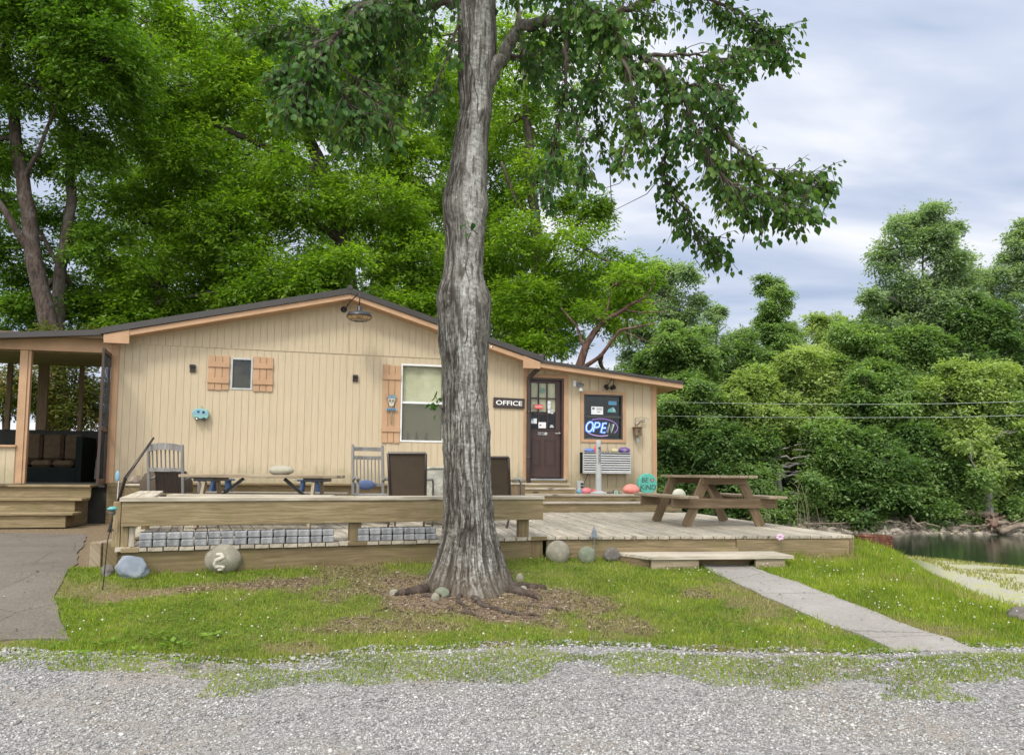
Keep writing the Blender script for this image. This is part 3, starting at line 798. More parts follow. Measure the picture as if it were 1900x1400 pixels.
part(mb, 'eave_board', 'trim_paint', bevel=.003)
# downspout
mb = MB(); z0 = rkR[1] - .06; u0 = rkR[0] - .03; up = W(981, 800, .07)[0]
pts = [wp(u0, z0, .30), wp(u0, z0 - .10, .29), wp(u0 - .05, z0 - .19, .24), wp(up + .08, z0 - .26, .15), wp(up, z0 - .36, .08), wp(up, z0 - .5, .075), wp(up, 1.6, .075), wp(up, DZ + .12, .085)]
mb.tube(pts, .048, 12); mb.box(-.07, .07, -.07, .07, -.06, .06, Matrix.Translation(wp(u0, z0 + .05, .30)) @ Matrix.Rotation(WANG, 4, 'Z'))
for z in (1.75, 2.7): mb.tube([wp(up, z, .075), wp(up, z + .04, .075)], .053, 12)
dsp = part(mb, 'downspout', 'brown_metal', smooth=True)
mb = MB(); mb.tube([wp(up, DZ + .02, .085), wp(up, DZ + .2, .085)], .062, 12); mb.build('drain_collar', 'black_metal', dsp)

# ---- windows
m, t = newmat('insect_mesh'); k = NT(t); tr = k.n('ShaderNodeBsdfTransparent'); df = k.n('ShaderNodeBsdfDiffuse'); df.inputs[0].default_value = (.17, .17, .14, 1); mx = k.n('ShaderNodeMixShader'); mx.inputs[0].default_value = .42; k.l(tr.outputs[0], mx.inputs[1]); k.l(df.outputs[0], mx.inputs[2]); k.out(mx.outputs[0]); MAT['insect_mesh'] = m
m, t = newmat('screen_mesh'); k = NT(t)
tr = k.n('ShaderNodeBsdfTransparent'); df = k.n('ShaderNodeBsdfDiffuse'); df.inputs[0].default_value = (0.05, 0.06, 0.058, 1); mx = k.n('ShaderNodeMixShader'); mx.inputs[0].default_value = 0.55
k.l(tr.outputs[0], mx.inputs[1]); k.l(df.outputs[0], mx.inputs[2]); k.out(mx.outputs[0]); MAT['screen_mesh'] = m
def window(o, frame_mat, glass, back, rail=None, blinds=None, fw=.035, inset=.045, name='window', casing=None):
    u0, u1, z0, z1 = o
    mb = MB()
    for (a, b, c, d) in ((u0, u0 + fw, z0, z1), (u1 - fw, u1, z0, z1), (u0 + fw, u1 - fw, z0, z0 + fw), (u0 + fw, u1 - fw, z1 - fw, z1)):
        mb.wbox(a, b, c, d, -inset - .03, .012)
    if rail is not None: mb.wbox(u0 + fw, u1 - fw, rail - .022, rail + .022, -inset - .028, -inset + .03)
    f = part(mb, name, frame_mat, bevel=.003)
    mb = MB(); mb.wbox(u0 + fw - .002, u1 - fw + .002, z0 + fw - .002, z1 - fw + .002, -inset - .012, -inset - .008); mb.build('pane', glass, f)
    if blinds:
        mb = MB(); z = z0 + fw + .01 if blinds == True else blinds
        while z < z1 - fw:
            mb.prism8([wp(u0 + fw + .01, z, -inset - .055), wp(u1 - fw - .01, z, -inset - .055), wp(u1 - fw - .01, z + .0155, -inset - .062), wp(u0 + fw + .01, z + .0155, -inset - .062),
                       wp(u0 + fw + .01, z + .002, -inset - .054), wp(u1 - fw - .01, z + .002, -inset - .054), wp(u1 - fw - .01, z + .017, -inset - .061), wp(u0 + fw + .01, z + .017, -inset - .061)]); z += .0215
        mb.build('blind', 'blinds', f)
    mb = MB(); d = -inset - .6
    mb.wbox(u0 - .3, u1 + .3, z0 - .3, z1 + .3, d - .02, d)
    for (a, b, c, e) in ((u0 - .32, u0 - .3, z0 - .3, z1 + .3), (u1 + .3, u1 + .32, z0 - .3, z1 + .3), (u0 - .3, u1 + .3, z0 - .32, z0 - .3), (u0 - .3, u1 + .3, z1 + .3, z1 + .32)): mb.wbox(a, b, c, e, d, -.03)
    mb.build('room_behind', back, f)
    return f
window(win_small, 'grey_plastic', 'glass_dark', 'interior_dark')
wm_ = window(win_main, 'white_vinyl', 'glass', 'interior_dark', rail=W(780, 747)[1], blinds=True)
for q in (758, 774, 792):
    mb = MB(); uu = W(q, 808)[0]; mb.lathe([(.018, 0), (.03, .02), (.03, .08), (.012, .1), (.016, .15), (.02, .17)], Matrix.Translation(wp(uu, win_main[2] + .036, -.075)), 10); mb.build('sill_bottle', 'dark_vinyl', wm_, smooth=True)

mb = MB(); mb.wbox(win_main[0] + .03, win_main[1] - .03, win_main[2] + .03, W(780, 747)[1] - .024, -.030, -.028); mb.build('insect_screen', 'insect_mesh', wm_)
ww = window(win_wing, 'dark_vinyl', 'glass_dark', 'interior_dark', rail=W(1118, 773)[1], fw=.03)
# casing of the wing window and door
def frame_mb(o, w_, off0, off1, bottom=True, ext=0.0):
    u0, u1, z0, z1 = o; mb = MB()
    mb.wbox(u0 - w_, u0, z0 - (w_ if bottom else 0), z1, off0, off1); mb.wbox(u1, u1 + w_, z0 - (w_ if bottom else 0), z1, off0, off1)
    mb.wbox(u0 - w_, u1 + w_, z1, z1 + w_, off0, off1 + .002)
    if bottom: mb.wbox(u0, u1, z0 - w_, z0, off0, off1)
    return mb
part(frame_mb(win_wing, .068, -.01, .022), 'window_casing', 'trim_paint', bevel=.003)
mb = MB(); cw = .09
mb.wbox(door_o[1], door_o[1] + cw, door_o[2] - .02, door_o[3], -.01, .022); mb.wbox(door_o[0] - .02, door_o[1] + cw, door_o[3], door_o[3] + .07, -.01, .024)
part(mb, 'door_casing', 'trim_paint', bevel=.003)
mb = MB(); mb.wbox(door_o[1] - .045, door_o[1] - .001, door_o[2], door_o[3] - .001, -.16, -.005); mb.wbox(door_o[0], door_o[1] - .045, door_o[3] - .04, door_o[3] - .001, -.16, -.006)
mb.wbox(door_o[0] - .02, door_o[0], door_o[2], door_o[3], -.16, .012)
part(mb, 'door_jamb', 'door_paint')
# ---- shutters
def shutter(px0, px1, py0, py1, tilt=0.0, rails=(0.2, 0.8)):
    u0, u1, z0, z1 = opx(px0, py0, px1, py1)
    mb = MB(); w_ = (u1 - u0) / 3
    for i in range(3):
        mb.wbox(u0 + i * w_ + .004, u0 + (i + 1) * w_ - .004, z0 + random.uniform(-.006, .006), z1 + random.uniform(-.008, .008), .004, .026)
    for r in rails:
        zc_ = z0 + (z1 - z0) * r; mb.wbox(u0, u1, zc_ - .05, zc_ + .05, .027, .046)
    Mx = Matrix.Translation(wp((u0 + u1) / 2, (z0 + z1) / 2, 0)) @ Matrix.Rotation(tilt, 4, WN) @ Matrix.Translation(-wp((u0 + u1) / 2, (z0 + z1) / 2, 0))
    mb.v = [tuple(Mx @ Vector(p)) for p in mb.v]
    return part(mb, 'shutter', 'trim_paint', bevel=.003)
shutter(386, 426, 660, 723, R(-0.3), (.27, .74)); shutter(470, 507, 663, 726, R(.2), (.27, .74)); shutter(709, 743, 677, 821, R(-.3), (.17, .84)); shutter(826, 860, 680, 823, 0, (.17, .84))
# ---- door
u0, u1, z0, z1 = door_o; u0 += .005; u1 -= .046; z0 += .03; z1 -= .042
DO = -.075
door = thing('door', None, None)   # placeholder so that the leaf can carry sub-parts
bpy.data.objects.remove(door)
def dpx(x0, y0, x1, y1): return opx(x0, y0, x1, y1, DO)
lite = dpx(983.5, 710, 1031, 796)
mb = MB()
mb.wbox(u0, lite[0], z0, z1, DO - .045, DO); mb.wbox(lite[1], u1, z0, z1, DO - .045, DO)
mb.wbox(lite[0], lite[1], z0, lite[2], DO - .045, DO); mb.wbox(lite[0], lite[1], lite[3], z1, DO - .045, DO)
lw = lite[1] - lite[0]; lh = lite[3] - lite[2]
for i in (1, 2): mb.wbox(lite[0] + lw * i / 3 - .012, lite[0] + lw * i / 3 + .012, lite[2], lite[3], DO - .04, DO + .006)
for i in (1, 2):
    for j in range(3):
        mb.wbox(lite[0] + lw * j / 3 + (.0125 if j else 0), lite[0] + lw * (j + 1) / 3 - (.0125 if j < 2 else 0), lite[2] + lh * i / 3 - .012, lite[2] + lh * i / 3 + .012, DO - .04, DO + .0055)
mb.wbox(lite[0] - .03, lite[1] + .03, lite[2] - .03, lite[2], DO, DO + .012)
pz0, pz1 = z0 + .22, lite[2] - .22
for a, b in ((u0 + .12, (u0 + u1) / 2 - .045), ((u0 + u1) / 2 + .045, u1 - .12)):
    for (c, d, e_, f_) in ((a, a + .018, pz0, pz1), (b - .018, b, pz0, pz1), (a + .018, b - .018, pz0, pz0 + .018), (a + .018, b - .018, pz1 - .018, pz1)):
        mb.wbox(c, d, e_, f_, DO, DO + .008)
    mb.wbox(a + .04, b - .04, pz0 + .04, pz1 - .04, DO, DO + .006)
dl = part(mb, 'door', 'door_paint', bevel=.003)
mb = MB(); mb.wbox(lite[0], lite[1], lite[2], lite[3], DO - .024, DO - .02); mb.build('pane', 'glass', dl)
mb = MB(); z = lite[2] + lh * .38
while z < lite[3]:
    mb.wbox(lite[0], lite[1], z, z + .016, DO - .05, DO - .045); z += .0185
mb.build('blind', 'blinds', dl)
mb = MB(); mb.wbox(lite[0] - .3, lite[1] + .3, z0, z1, DO - .7, DO - .68); mb.wbox(lite[0] - .3, lite[1] + .3, z1, z1 + .02, DO - .7, DO - .05); mb.build('room_behind', 'interior_dark', dl)
mb = MB(); hu, hz = W(1040, 804, DO); hu -= .03
mb.lathe([(.03, 0), (.03, .01), (.014, .015), (.014, .045), (.02, .05), (.02, .06)], wmat(hu, hz, DO + .001), 14)
mb.tube([wp(hu, hz, DO + .055), wp(hu - .05, hz - .004, DO + .06), wp(hu - .11, hz, DO + .055)], [.011, .009, .008], 8)
mb.build('handle', 'chrome', dl, smooth=True)
def sticker(px0, py0, px1, py1, mat, parent, name='sticker', off=DO + .007, text=None, tmat='black_letter', ts=None, rows=None, th=.0015):
    a, b, c, d = opx(px0, py0, px1, py1, off)
    mb = MB(); mb.wbox(a, b, c, d, off, off + th)
    s_ = mb.build(name, mat, parent)
    if rows:
        tm = MB(); H_ = (d - c) / len(rows)
        for i, tx in enumerate(rows):
            q = text_mb(tx, ts or H_ * .95, wmat((a + b) / 2, d - H_ * (i + .5), off + th + .0005), .0004); tm.raw(q.v, q.f)
        tm.build('lettering', tmat, parent)
    return s_
sticker(996, 800.5, 1016, 807.5, 'black_letter', dl, rows=['Thank You For', 'NOT Smoking'], tmat='white_letter', ts=.033)
mb = MB(); cu_, cz_ = W(1012.8, 804, DO)
mb.lathe([(.032, 0), (.032, .0012)], wmat(cu_, cz_, DO + .009), 20); mb.build('sticker', 'white_letter', dl)
mb = MB(); mb.tube([wp(cu_ + math.cos(a) * .024, cz_ + math.sin(a) * .024, DO + .011) for a in np.linspace(0, 2 * math.pi, 16, False)], .0035, 4, closed=True); mb.tube([wp(cu_ - .016, cz_ + .016, DO + .011), wp(cu_ + .016, cz_ - .016, DO + .011)], .003, 4); mb.build('lettering', 'black_letter', dl)
sticker(991.5, 750, 1008, 758, 'red_sticker', dl, rows=['CLOSED'], tmat='white_letter', ts=.05)
sticker(1016, 743.5, 1021.5, 758.5, 'white_sticker', dl); sticker(1017.5, 749.5, 1020, 750.5, 'black_letter', dl, off=DO + .009)
sticker(1016.5, 760, 1021, 766, 'white_sticker', dl); sticker(1022, 760, 1026.5, 767, 'white_sticker', dl); sticker(1023.2, 762, 1025.3, 765, 'black_letter', dl, off=DO + .009)
sticker(984.5, 776, 996, 785.5, 'white_sticker', dl); sticker(985.5, 776, 990, 779.5, 'blue_sticker', dl, off=DO + .009)
sticker(999, 783, 1013, 794, 'white_sticker', dl); sticker(1001, 787.5, 1004.5, 789.5, 'black_letter', dl, off=DO + .009)
mb = MB(); q0, q1 = W(1006.8, 724, DO); mb.tube([wp(q0 + math.cos(a) * .05, q1 + math.sin(a) * .05, DO + .009) for a in np.linspace(0, 2 * math.pi, 20, False)], .008, 5, closed=True)
mb.lathe([(.022, 0), (.022, .002)], wmat(q0, q1, DO + .008), 7); mb.build('sticker', 'teal_sticker', dl)
mb = MB(); q0, q1 = W(1023.5, 790.5, DO)
mb.prism([wp(q0 - .05, q1 - .03, DO + .007), wp(q0 + .05, q1 - .03, DO + .007), wp(q0 + .03, q1 + .02, DO + .007), wp(q0, q1 + .035, DO + .007), wp(q0 - .035, q1 + .02, DO + .007)], WN * .0015); mb.build('sticker', 'grey_plastic', dl)
mb = MB(); mb.wbox(door_o[0], door_o[1] + .04, door_o[2] - .03, door_o[2] + .01, -.12, .06); part(mb, 'threshold', 'chrome', bevel=.004)
# stickers and neon in the wing window
so = -.045 - .006
sticker(1097, 754, 1119, 768.5, 'white_sticker', ww, off=so); sticker(1107, 756, 1117, 761, 'grey_plastic', ww, off=so + .002); sticker(1099, 756, 1103, 759, 'black_letter', ww, off=so + .002); sticker(1108, 763.5, 1114, 764.5, 'black_letter', ww, off=so + .002)
mb = MB(); q0, q1 = W(1135, 760, so)
mb.prism([wp(q0 + a, q1 + b, so) for a, b in ((-.10, -.05), (.10, -.055), (.085, .0), (.05, .05), (.02, .062), (-.03, .03), (-.07, .02))], WN * .0015); mb.build('sticker', 'teal_sticker', ww)
mb = MB(); mb.prism([wp(q0 + a, q1 + b, so + .002) for a, b in ((.02, -.02), (.08, -.03), (.06, .02), (.03, .045))], WN * .001); mb.build('sticker', 'grey_plastic', ww)
sticker(1129, 744, 1144, 751, 'blue_sticker', ww, off=so)
def npt(px, py, off=-.085): u, z = W(px, py, off); return wp(u, z, off)
neon = thing('neon_sign', 'lit blue OPEN sign with violet oval inside the right-hand window', 'sign', npt(1115, 793), WANG)
def letter(strokes, mat, rad=.022):
    mb = MB()
    for st in strokes: mb.tube([npt(x, y) for x, y in st], rad, 8)
    return mb
Ostr = [[(1094 + 6.2 * math.cos(a) + 1.6 * math.sin(a), 791.5 - 9 * math.sin(a)) for a in np.linspace(0, 2 * math.pi, 22)]]
Pstr = [[(1100.5, 800.5), (1105, 783.8), (1110, 783.8), (1113, 786), (1112, 790.5), (1108.5, 792.6), (1104, 792.6)]]
Estr = [[(1125.5, 785), (1119, 785), (1115, 802), (1122.5, 802)], [(1117.5, 793.5), (1124, 793.5)]]
Nstr = [[(1126.5, 802.5), (1130.5, 786.5), (1133.5, 802.5), (1138, 786.5)]]
for s_ in (Ostr, Pstr, Estr):
    l_ = letter(s_, 'neon_blue', .030).build('letter', 'neon_blue', neon, smooth=True)
    mb = MB()
    for st in s_: mb.tube([npt(x, y, -.056) for x, y in st], .007, 6)
    mb.build('tube', 'neon_core', l_, smooth=True)
letter(Nstr, 'neon_off', .034).build('letter', 'neon_off', neon, smooth=True)
ov = lambda a0, a1: [[(1115 + 31 * math.cos(a) + 1.5 * math.sin(a), 792.5 - 16 * math.sin(a) + 1.5 * math.cos(a)) for a in np.linspace(R(a0), R(a1), 26)]]
letter(ov(-35, 125), 0, .011).build('oval_tube', 'neon_violet', neon, smooth=True); letter(ov(168, 298), 0, .011).build('oval_tube', 'neon_pink', neon, smooth=True)
mb = MB(); mb.tube([npt(1092, 806, -.15), npt(1138, 806, -.15)], .012, 6); mb.tube([npt(1105, 775, -.15), npt(1105, 806, -.15)], .006, 6); mb.tube([npt(1128, 775, -.15), npt(1128, 806, -.15)], .006, 6); mb.build('bracket', 'black_metal', neon)
# ---- screened porch
pr = lambda x, y, off=0.0: W(x, y, off)
PF = W(80, 897)[1]                       # porch floor level
pu0 = uL - 4.4; pdep = 3.4
zt = W(100, 640)[1]
mb = MB(); ra = W(-20, 617, .3); rb = W(190, 611, .3); sl = (rb[1] - ra[1]) / (rb[0] - ra[0]); zp = lambda u: rb[1] + (u - rb[0]) * sl
mb.prism8([wp(pu0, zp(pu0) - .1, .32), wp(uL + .02, zp(uL) - .1, .32), wp(uL + .02, zp(uL) - .1 + .25, -pdep - .3), wp(pu0, zp(pu0) - .1 + .25, -pdep - .3), wp(pu0, zp(pu0), .32), wp(uL + .02, zp(uL), .32), wp(uL + .02, zp(uL) + .25, -pdep - .3), wp(pu0, zp(pu0) + .25, -pdep - .3)])
part(mb, 'porch_roof', 'roof_metal')
mb = MB(); mb.wbox(pu0, uL - .02, zp(uL) - .17, zp(uL) - .11, .24, .28); part(mb, 'fascia', 'wood_brown')
bz0 = W(100, 651)[1]; bz1 = zp(uL) - .115
mb = MB(); mb.wbox(pu0, uL - .005, bz0, bz1, -.06, .03); part(mb, 'porch_beam', 'trim_paint', bevel=.003)
def ppost(px, py, w_, off=0.0, z1=bz0 - .001, z0=None, mat='trim_paint'):
    u = W(px, py, off)[0]; mb = MB(); mb.wbox(u - w_ / 2, u + w_ / 2, z0 if z0 is not None else PF, z1, off - .09, off); part(mb, 'porch_post', mat, bevel=.003)
ppost(38, 780, .13); ppost(48.5, 780, .055, -.02)
u_h = W(29, 860)[0]
mb = MB(); siding(mb, pu0, u_h - .0, PF - .3, lambda u: W(10, 829)[1], [], .2); part(mb, 'porch_half_wall', 'siding_paint', flipfix=False)
mb = MB(); mb.wbox(pu0, u_h, W(10, 829)[1], W(10, 829)[1] + .04, -.1, .05); part(mb, 'porch_rail', 'trim_paint', bevel=.003)
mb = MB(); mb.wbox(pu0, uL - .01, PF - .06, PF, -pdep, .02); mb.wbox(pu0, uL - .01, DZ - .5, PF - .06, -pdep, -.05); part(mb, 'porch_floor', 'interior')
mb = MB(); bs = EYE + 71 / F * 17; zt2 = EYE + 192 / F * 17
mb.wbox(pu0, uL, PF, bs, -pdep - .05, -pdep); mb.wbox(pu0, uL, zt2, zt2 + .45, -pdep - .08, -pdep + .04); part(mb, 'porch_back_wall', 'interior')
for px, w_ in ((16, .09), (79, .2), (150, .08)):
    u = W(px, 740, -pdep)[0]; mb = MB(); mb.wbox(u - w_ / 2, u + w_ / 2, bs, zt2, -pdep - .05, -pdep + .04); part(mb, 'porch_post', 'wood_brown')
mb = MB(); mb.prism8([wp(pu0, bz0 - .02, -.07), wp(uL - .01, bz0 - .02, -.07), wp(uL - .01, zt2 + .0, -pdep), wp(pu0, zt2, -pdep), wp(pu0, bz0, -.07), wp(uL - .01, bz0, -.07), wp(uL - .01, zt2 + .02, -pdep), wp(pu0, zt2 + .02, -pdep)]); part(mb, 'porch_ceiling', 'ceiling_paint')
# open screen door, hinged at the house corner
mb = MB(); hg = wp(uL - .03, 0, .02); dr = (WN * .99 + WU * .13).normalized(); dz0, dz1 = PF + .0, bz0 - .02; dw = .82
def dbar(t0, t1, z0_, z1_, mb): 
    a = hg + dr * t0; b = hg + dr * t1; n_ = WU * .018
    mb.prism8([a - n_ + Vector((0, 0, z0_)), b - n_ + Vector((0, 0, z0_)), b + n_ + Vector((0, 0, z0_)), a + n_ + Vector((0, 0, z0_)), a - n_ + Vector((0, 0, z1_)), b - n_ + Vector((0, 0, z1_)), b + n_ + Vector((0, 0, z1_)), a + n_ + Vector((0, 0, z1_))])
dbar(0, .07, dz0, dz1, mb); dbar(dw - .07, dw, dz0, dz1, mb); dbar(.07, dw - .07, dz1 - .07, dz1, mb); dbar(.07, dw - .07, dz0, dz0 + .1, mb); dbar(.07, dw - .07, dz0 + .95, dz0 + 1.03, mb)
sd_ = part(mb, 'screen_door', 'door_paint')
mb = MB(); N = 14
for i in range(N):
    for j in range(24):
        q = []
        for a, b in ((i, j), (i + 1, j), (i + 1, j + 1), (i, j + 1)):
            tt = .07 + (dw - .14) * a / N; zz = dz0 + .1 + (dz1 - dz0 - .17) * b / 24; sag = .10 * math.sin(a / N * math.pi) * max(0, 1 - b / 12) + .02 * math.sin(a * 1.9 + b)
            q.append(hg + dr * tt + WU * -sag + Vector((0, 0, zz)))
        mb.face(q)
mb.build('screen', 'screen_mesh', sd_, flipfix=False)
mb = MB(); mb.tube([hg + dr * (dw - .03) + WU * .02 + Vector((0, 0, dz0 + .93)), hg + dr * (dw - .03) + WU * .06 + Vector((0, 0, dz0 + .97)), hg + dr * (dw - .03) + WU * .06 + Vector((0, 0, dz0 + 1.07)), hg + dr * (dw - .03) + WU * .02 + Vector((0, 0, dz0 + 1.11))], .008, 6); mb.build('handle', 'black_metal', sd_)
# porch steps
stp = thing('porch_steps', 'olive-brown wooden steps climbing to the screened porch', 'steps', wp(W(90, 897)[0], gzs(-8, 11), .9), WANG)
tops = [PF - .01, PF - .235, PF - .46]; gl = gzs(-8, 11) + .02
ua, ub = W(0, 920, .3)[0] - .05, W(172, 905, .3)[0]
for i, z in enumerate(tops):
    o1 = .42 + .42 * i + .03; mb = MB(); mb.wbox(ua - .06 * i, ub - .0 * i, z - .04, z, .42 * i, o1); mb.build('tread', 'wood_beam', stp, bevel=.004)
    nz = tops[i + 1] if i < 2 else gl; mb = MB(); mb.wbox(ua + .05, ub - .12 * (i > 0), nz, z - .041, o1 - .09, o1 - .05); mb.build('riser', 'wood_beam', stp, bevel=.003)
for uu in (ua + .03, ub - .16): mb = MB(); mb.wbox(uu, uu + .04, gl, tops[2] - .042, .1, 1.2); mb.wbox(uu, uu + .04, tops[2] - .04, tops[1] - .042, .1, .79); mb.wbox(uu, uu + .04, tops[1] - .04, tops[0] - .042, .1, .37); mb.build('stringer', 'wood_riser', stp)
# ---------------------------------------------------------------- decks
Lb = -ABn; Rb = -BCn                                  # directions running back from each front edge
wl0 = wp(0, 0, .02)
def hitwall(p, d, off=.045):
    q = wp(0, 0, off); t = (q - p).dot(WN) / d.dot(WN); return p + d * t
J = A + AB * ((atz(850, 1000, DZ) - A).dot(AB))
deck = thing('wooden_deck', 'low weathered plank deck in front of the cabin, front skirt boards', 'deck', (B.x, B.y, DZ - .3), 0)
def planks(name, poly, d, bw, gap=.011, th=.036, mat='wood_deck', over=0.0, parent=None, z=None):
    """boards running along d, clipped to a polygon"""
    z = DZ if z is None else z
    d = Vector(d).normalized(); s_ = Vector((d.y, -d.x, 0))
    us_ = [p.dot(s_) for p in poly]; u = min(us_) ; mb = MB()
    while u < max(us_):
        w_ = bw
        pl = [(p.x, p.y) for p in poly]
        pl = clip_poly(pl, s_.x, s_.y, u + w_ - gap); pl = clip_poly(pl, -s_.x, -s_.y, -u) if pl else pl
        if len(pl) >= 3:
            n = len(pl); dz_ = random.uniform(-.0025, .0025); r1, r2 = random.random() * 9, random.random() * 9
            vs = [(x, y, z + dz_) for x, y in pl] + [(x, y, z + dz_ - th) for x, y in pl]
            uv = [(x * d.x + y * d.y + r1, x * s_.x + y * s_.y + r2) for x, y in pl]
            fs = [tuple(range(n)), tuple(range(2 * n - 1, n - 1, -1))]; uvs = [uv, uv[::-1]]
            for q in range(n):
                r = (q + 1) % n; fs.append((q, q + n, r + n, r)); uvs.append([uv[q], (uv[q][0], uv[q][1] + th), (uv[r][0], uv[r][1] + th), uv[r]])
            mb.raw(vs, fs, uvs)
        u += bw
    return mb.build(name, mat, parent or deck, bevel=.003)
Lw = hitwall(A, Lb); Jw = hitwall(J, Rb); Bw = hitwall(B, Rb); Cb = atz(1270, 950.5, DZ); Cb2 = C + Rb * (Cb - C).dot(Rb)
Cw = C + Rb * (hitwall(C, Rb, -3.2) - C).length
f0 = ABn * .03
planks('deck_boards', [A + f0 - AB * .02, J + f0, Jw, Lw], Lb, .14)
planks('deck_boards', [J + f0, B + f0, B, Bw, Jw], Rb, .14)
planks('deck_boards', [B + BCn * .0, C, Cw, hitwall(B, Rb, -3.2)] if False else [B, C, Cb2, Bw], Rb, .14)
def skirt(p, q, z0, z1, th=.04, back=0.0, name='skirt_board', mat='wood_riser'):
    d = (q - p).normalized(); n_ = Vector((d.y, -d.x, 0)); p = p - n_ * back; q = q - n_ * back
    mb = MB(); mb.prism8([p.to_2d().to_3d() + Vector((0, 0, z0)), q.to_2d().to_3d() + Vector((0, 0, z0)), q.to_2d().to_3d() - n_ * th + Vector((0, 0, z0)), p.to_2d().to_3d() - n_ * th + Vector((0, 0, z0)),
                           p.to_2d().to_3d() + Vector((0, 0, z1)), q.to_2d().to_3d() + Vector((0, 0, z1)), q.to_2d().to_3d() - n_ * th + Vector((0, 0, z1)), p.to_2d().to_3d() - n_ * th + Vector((0, 0, z1))])
    return mb.build(name, mat, deck, bevel=.003)
zt_ = DZ - .04
skirt(A, B - AB * .16, zt_ - .235, zt_, mat='wood_riser')
skirt(B - AB * .158, B - AB * .02, zt_ - .26, zt_ - .001, th=.09, mat='wood_riser')
skirt(B + BC * .03, C - BC * 1.55, zt_ - .245, zt_, mat='wood_beam', back=.03)
skirt(C - BC * 1.548, C, zt_ - .215, zt_, mat='wood_beam', back=.012)
skirt(C - BC * .02, C - BC * .02 + Rb * 5.5, zt_ - .22, zt_, mat='wood_brown')
skirt(Lw + Vector((0, 0, 0)), A, zt_ - .24, zt_, mat='wood_riser')
q0 = atz(1142, 1018, DZ - .15); q0 = B + BC * (q0 - B).dot(BC)
mb = MB(); e1 = C - BC * 1.56; n_ = BCn
mb.prism8([q0 + n_ * .0 + Vector((0, 0, -.215)), e1 + Vector((0, 0, -.215)), e1 + n_ * .06 + Vector((0, 0, -.215)), q0 + n_ * .06 + Vector((0, 0, -.215)), q0 + Vector((0, 0, -.135)), e1 + Vector((0, 0, -.135)), e1 + n_ * .06 + Vector((0, 0, -.135)), q0 + n_ * .06 + Vector((0, 0, -.135))]); mb.build('ledge_board', 'wood_beam', deck, bevel=.003)

# platform, long tread and door steps along the wall
zpl = EYE - (921 - 883) / F * 14.95 ; ztr = EYE - (936 - 884) / F * 14.6
st = thing('entrance_steps', 'pale wooden steps rising from the deck to the brown office door', 'steps', wp(.9, DZ, .9), WANG)
def tread(u0, u1, o0, o1, z, name='tread', n=2, mat='wood_deck'):
    mb = MB(); w_ = (o1 - o0) / n
    for i in range(n): mb.wbox(u0, u1, z - .038, z, o0 + i * w_ + .003, o0 + (i + 1) * w_ - .003)
    return mb.build(name, mat, st, bevel=.003)
def riser(u0, u1, z0, z1, off, mat='wood_beam'):
    mb = MB(); mb.wbox(u0, u1, z0, z1, off - .04, off); return mb.build('riser', mat, st, bevel=.003)
uP0 = W(905, 921, 1.0)[0]; uP1 = W(1197, 922, 1.0)[0]; uT1 = W(1268, 938, 1.3)[0]
tread(uP0, uP1, .02, 1.0, zpl, n=6); riser(uP0 + .03, uP1 - .02, ztr + .0, zpl - .039, .97)
tread(uP0, uT1, 1.003, 1.32, ztr, n=2); tread(uP1 + .01, uT1, .02, 1.0, ztr - .002, n=6); riser(uP0 + .03, uT1 - .02, DZ + .003, ztr - .039, 1.28)
mb = MB(); mb.wbox(uT1 - .06, uT1 - .02, DZ, ztr - .04, .02, 1.24); mb.build('riser', 'wood_beam', st)
uD0 = W(960, 905, .4)[0]; uD1 = W(1058, 897, .3)[0]; uD2 = W(1069, 905, .55)[0]
zs1_ = W(1000, 904.5, .55)[1]; zs2_ = W(1000, 896, .3)[1]
tread(uD0, uD2, .30, .56, zs1_, n=2); riser(uD0, uD2 - .02, zpl, zs1_ - .039, .54)
tread(uD0, uD1, .02, .32, zs2_, n=2); riser(uD0, uD1 - .02, zs1_, zs2_ - .039, .30)
mb = MB(); mb.wbox(uD0 - .02, W(1050, 895)[0], zs2_, door_o[2] - .03, .0, .10); mb.build('riser', 'wood_riser', st)

# front step by the path
fs_ = thing('wooden_step', 'broad pale two-plank step in front of the deck, above the path', 'step', ((q0 + n_ * .3).x, (q0 + n_ * .3).y, DZ - .35), 0)
sl_ = q0 - BC * .02; L_ = (atz(1478, 1030, DZ - .17) - sl_).dot(BC)
zS = EYE - (1031 - 883.5) / F * (sl_.y - .35)
P0 = sl_ + n_ * .062; P1 = P0 + BC * (L_ * 1.005); P2 = P1 + n_ * .50; P3 = atz(1202, 1031, zS) ; P3 = sl_ + n_ * .562 + BC * ((P3 - sl_).dot(BC))
P3b = P0 + n_ * .12
mb = MB()
def polyboard(poly, z, th, d):
    d = Vector(d).normalized(); s_ = Vector((d.y, -d.x, 0)); n = len(poly); r1 = random.random() * 9
    vs = [(p.x, p.y, z) for p in poly] + [(p.x, p.y, z - th) for p in poly]; uv = [(p.dot(d) + r1, p.dot(s_)) for p in poly]
    fs = [tuple(range(n)), tuple(range(2 * n - 1, n - 1, -1))]; uvs = [uv, uv[::-1]]
    for q in range(n):
        r = (q + 1) % n; fs.append((q, q + n, r + n, r)); uvs.append([uv[q], (uv[q][0], uv[q][1] + th), (uv[r][0], uv[r][1] + th), uv[r]])
    mb.raw(vs, fs, uvs)
w3 = .165
for i in range(3):
    a0 = i * (w3 + .004); a1 = a0 + w3
    def le(t): # left end slants towards the front right, as built
        return (P3 - P0).dot(BC) * (t / .5)
    polyboard([P0 + n_ * a0 + BC * le(a0), P0 + n_ * a1 + BC * le(a1), P1 + n_ * a1, P1 + n_ * a0], zS, .038, BC)
mb.build('tread', 'wood_deck', fs_, bevel=.003)
zg = zS - .20
